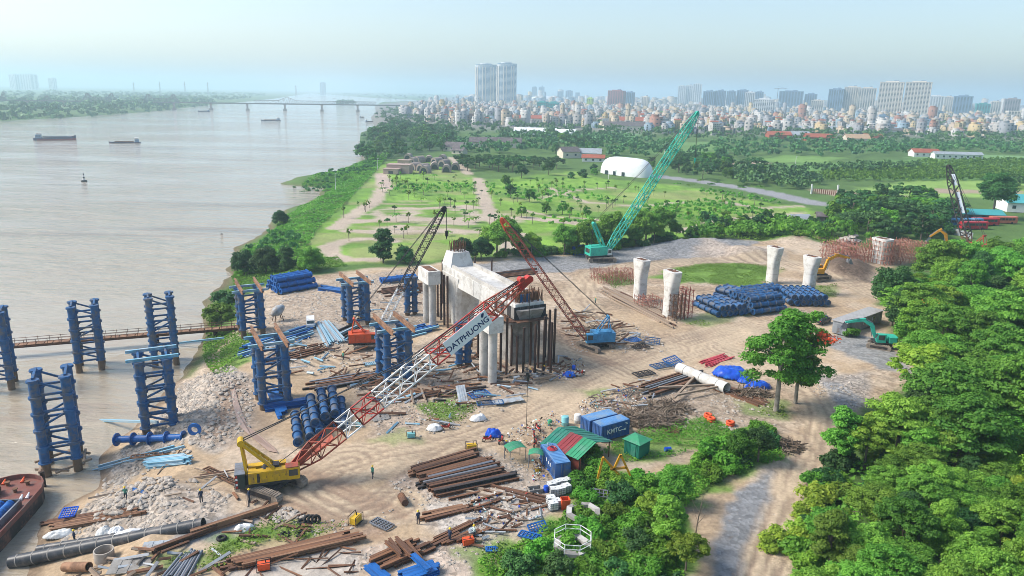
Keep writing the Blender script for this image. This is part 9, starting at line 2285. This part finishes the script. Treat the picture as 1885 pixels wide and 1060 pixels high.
# ---- boats
M_BHULL = mat('boat_hull', (0.05, 0.06, 0.12), 0.6, 0, 0.2, 0.1, (0.20, 0.06, 0.06), 0.3); M_BRED = mat('boat_red', (0.26, 0.05, 0.06), 0.6, 0, 0.2, 0.1)
def ship(px0, px1, py, label, loaded=False, cab_right=False, red=True, hf=1.0):
 a, b2 = G(px0, py, WATER_Z), G(px1, py - (2 if not cab_right else -2) * 0, WATER_Z); d = b2 - a; L = d.length; rz = math.atan2(d.y, d.x) + (math.pi if cab_right else 0) + R(7)
 t = thing('cargo_ship', label, 'boat', (a + b2) / 2, rz); W = L * .085; h = (L * .045 if loaded else L * .11) * hf
 def sec(x, w, z0, z1): return [Vector((x, -w * .8, z0)), Vector((x, w * .8, z0)), Vector((x, w, z1)), Vector((x, -w, z1))]
 prof = [(-.5, .6, .55 * h), (-.42, .95, .6 * h), (-.2, 1, .7 * h), (.3, 1, .85 * h), (.42, .8, 1.0 * h), (.5, .12, 1.25 * h)]
 b = MB(); b.loft([sec(x * L, w * W, -1, z) for x, w, z in prof]); b.build('hull', M_BHULL, t)
 b = MB(); b.loft([sec(x * L * .999, w * W * 1.012, -1, z * .45) for x, w, z in prof[1:]]); b.build('boot_top', M_BRED if red else M_BHULL, t)
 b = MB(); b.box((.02 * L, 0, .78 * h + .4), (.6 * L, W * 1.3, .9)); b.build('hatch', M_RUST2 if loaded else M_GREYS, t)
 hh = L * .05 + 1.2
 b = MB(); b.box((-.38 * L, 0, .6 * h + hh / 2), (.14 * L, W * 1.4, hh)); w = b.build('wheelhouse', M_TBLUE, t); b = MB(); b.box((-.37 * L, 0, .6 * h + hh + .5), (.1 * L, W * 1.1, 1.4)); b.build('bridge_deck', M_WALLW, t); b = MB(); b.box((-.37 * L, 0, .6 * h + hh + 1.4), (.15 * L, W * 1.6, .25)); b.build('roof', M_WALLW, t)
 for k in range(3): b = MB(); b.box((-.42 * L + .04 * L * k, -W * .71, .6 * h + hh * .6), (.02 * L, .1, hh * .35)); b.build('window', M_WIN, w)
 b = MB(); b.cyl((.46 * L, 0, h), (.46 * L, 0, h + L * .05), .12, n=6); b.build('mast', M_GREYS, t)
ship(63, 140, 258, 'dark red and blue cargo ship on the river, largest of the boats'); ship(201, 259, 263, 'low loaded barge boat with rear cabin, right of the largest ship', True, True, False); ship(480, 517, 222, 'small loaded boat in midstream before the old bridge', True, True, False); ship(364, 387, 206, 'small boat under the old bridge near the far bank', False, True, False); ship(662, 671, 216, 'tiny boat moored by the riverside wood', False, False, False); ship(672, 690, 224, 'small red boat moored under the riverside wood', True, False, True)
ship(612, 618, 181, 'tiny far boat upstream of the bridge', True, False, False); ship(566, 572, 180, 'tiniest far boat beyond the bridge', True, True, False)
_t = thing('river_buoy', 'black and white striped channel buoy with a tapering tower', 'buoy', base(155, 334, WATER_Z))
_b = MB(); _b.lathe([(1.2, -.6), (1.5, 0), (1.5, .6), (.5, .9)], 14); _b.build('float', M_BLACK, _t)
for k in range(4): _b = MB(); _b.cyl((0, 0, .85 + k * .9), (0, 0, 1.75 + k * .9), .62 - .11 * k, .62 - .11 * (k + 1), 10); _b.build('tower_band', M_WHITE if k % 2 == 0 else M_BLACK, _t)
_b = MB(); _b.cyl((0, 0, 4.45), (0, 0, 4.9), .16, .2, 8); _b.build('lamp', M_DARK, _t)
_b = MB(); _b.lathe([(.3, -.2), (.45, 0), (.3, .25)], 10); _o = _b.build('float_drum', M_BLACK); _o.location = base(408, 431, WATER_Z); tag(_o, 'tiny black float drifting off the bank corner', 'float')
# construction crane on the wide blue block
_p = Y(1432, 168, 2880); _t = thing('tower_crane', 'thin tower crane over the wide blue block', 'crane', (_p.x, 2880, 0)); _b = MB(); _b.bar((0, 0, 0), (0, 0, _p.z + 12), 1.6); _b.build('mast', M_GREYS, _t); _b = MB(); _b.bar((-14, 0, _p.z + 10), (34, 0, _p.z + 10), 1.2); _b.bar((0, 0, _p.z + 18), (30, 0, _p.z + 10.5), .5); _b.build('jib', M_GREYS, _t)
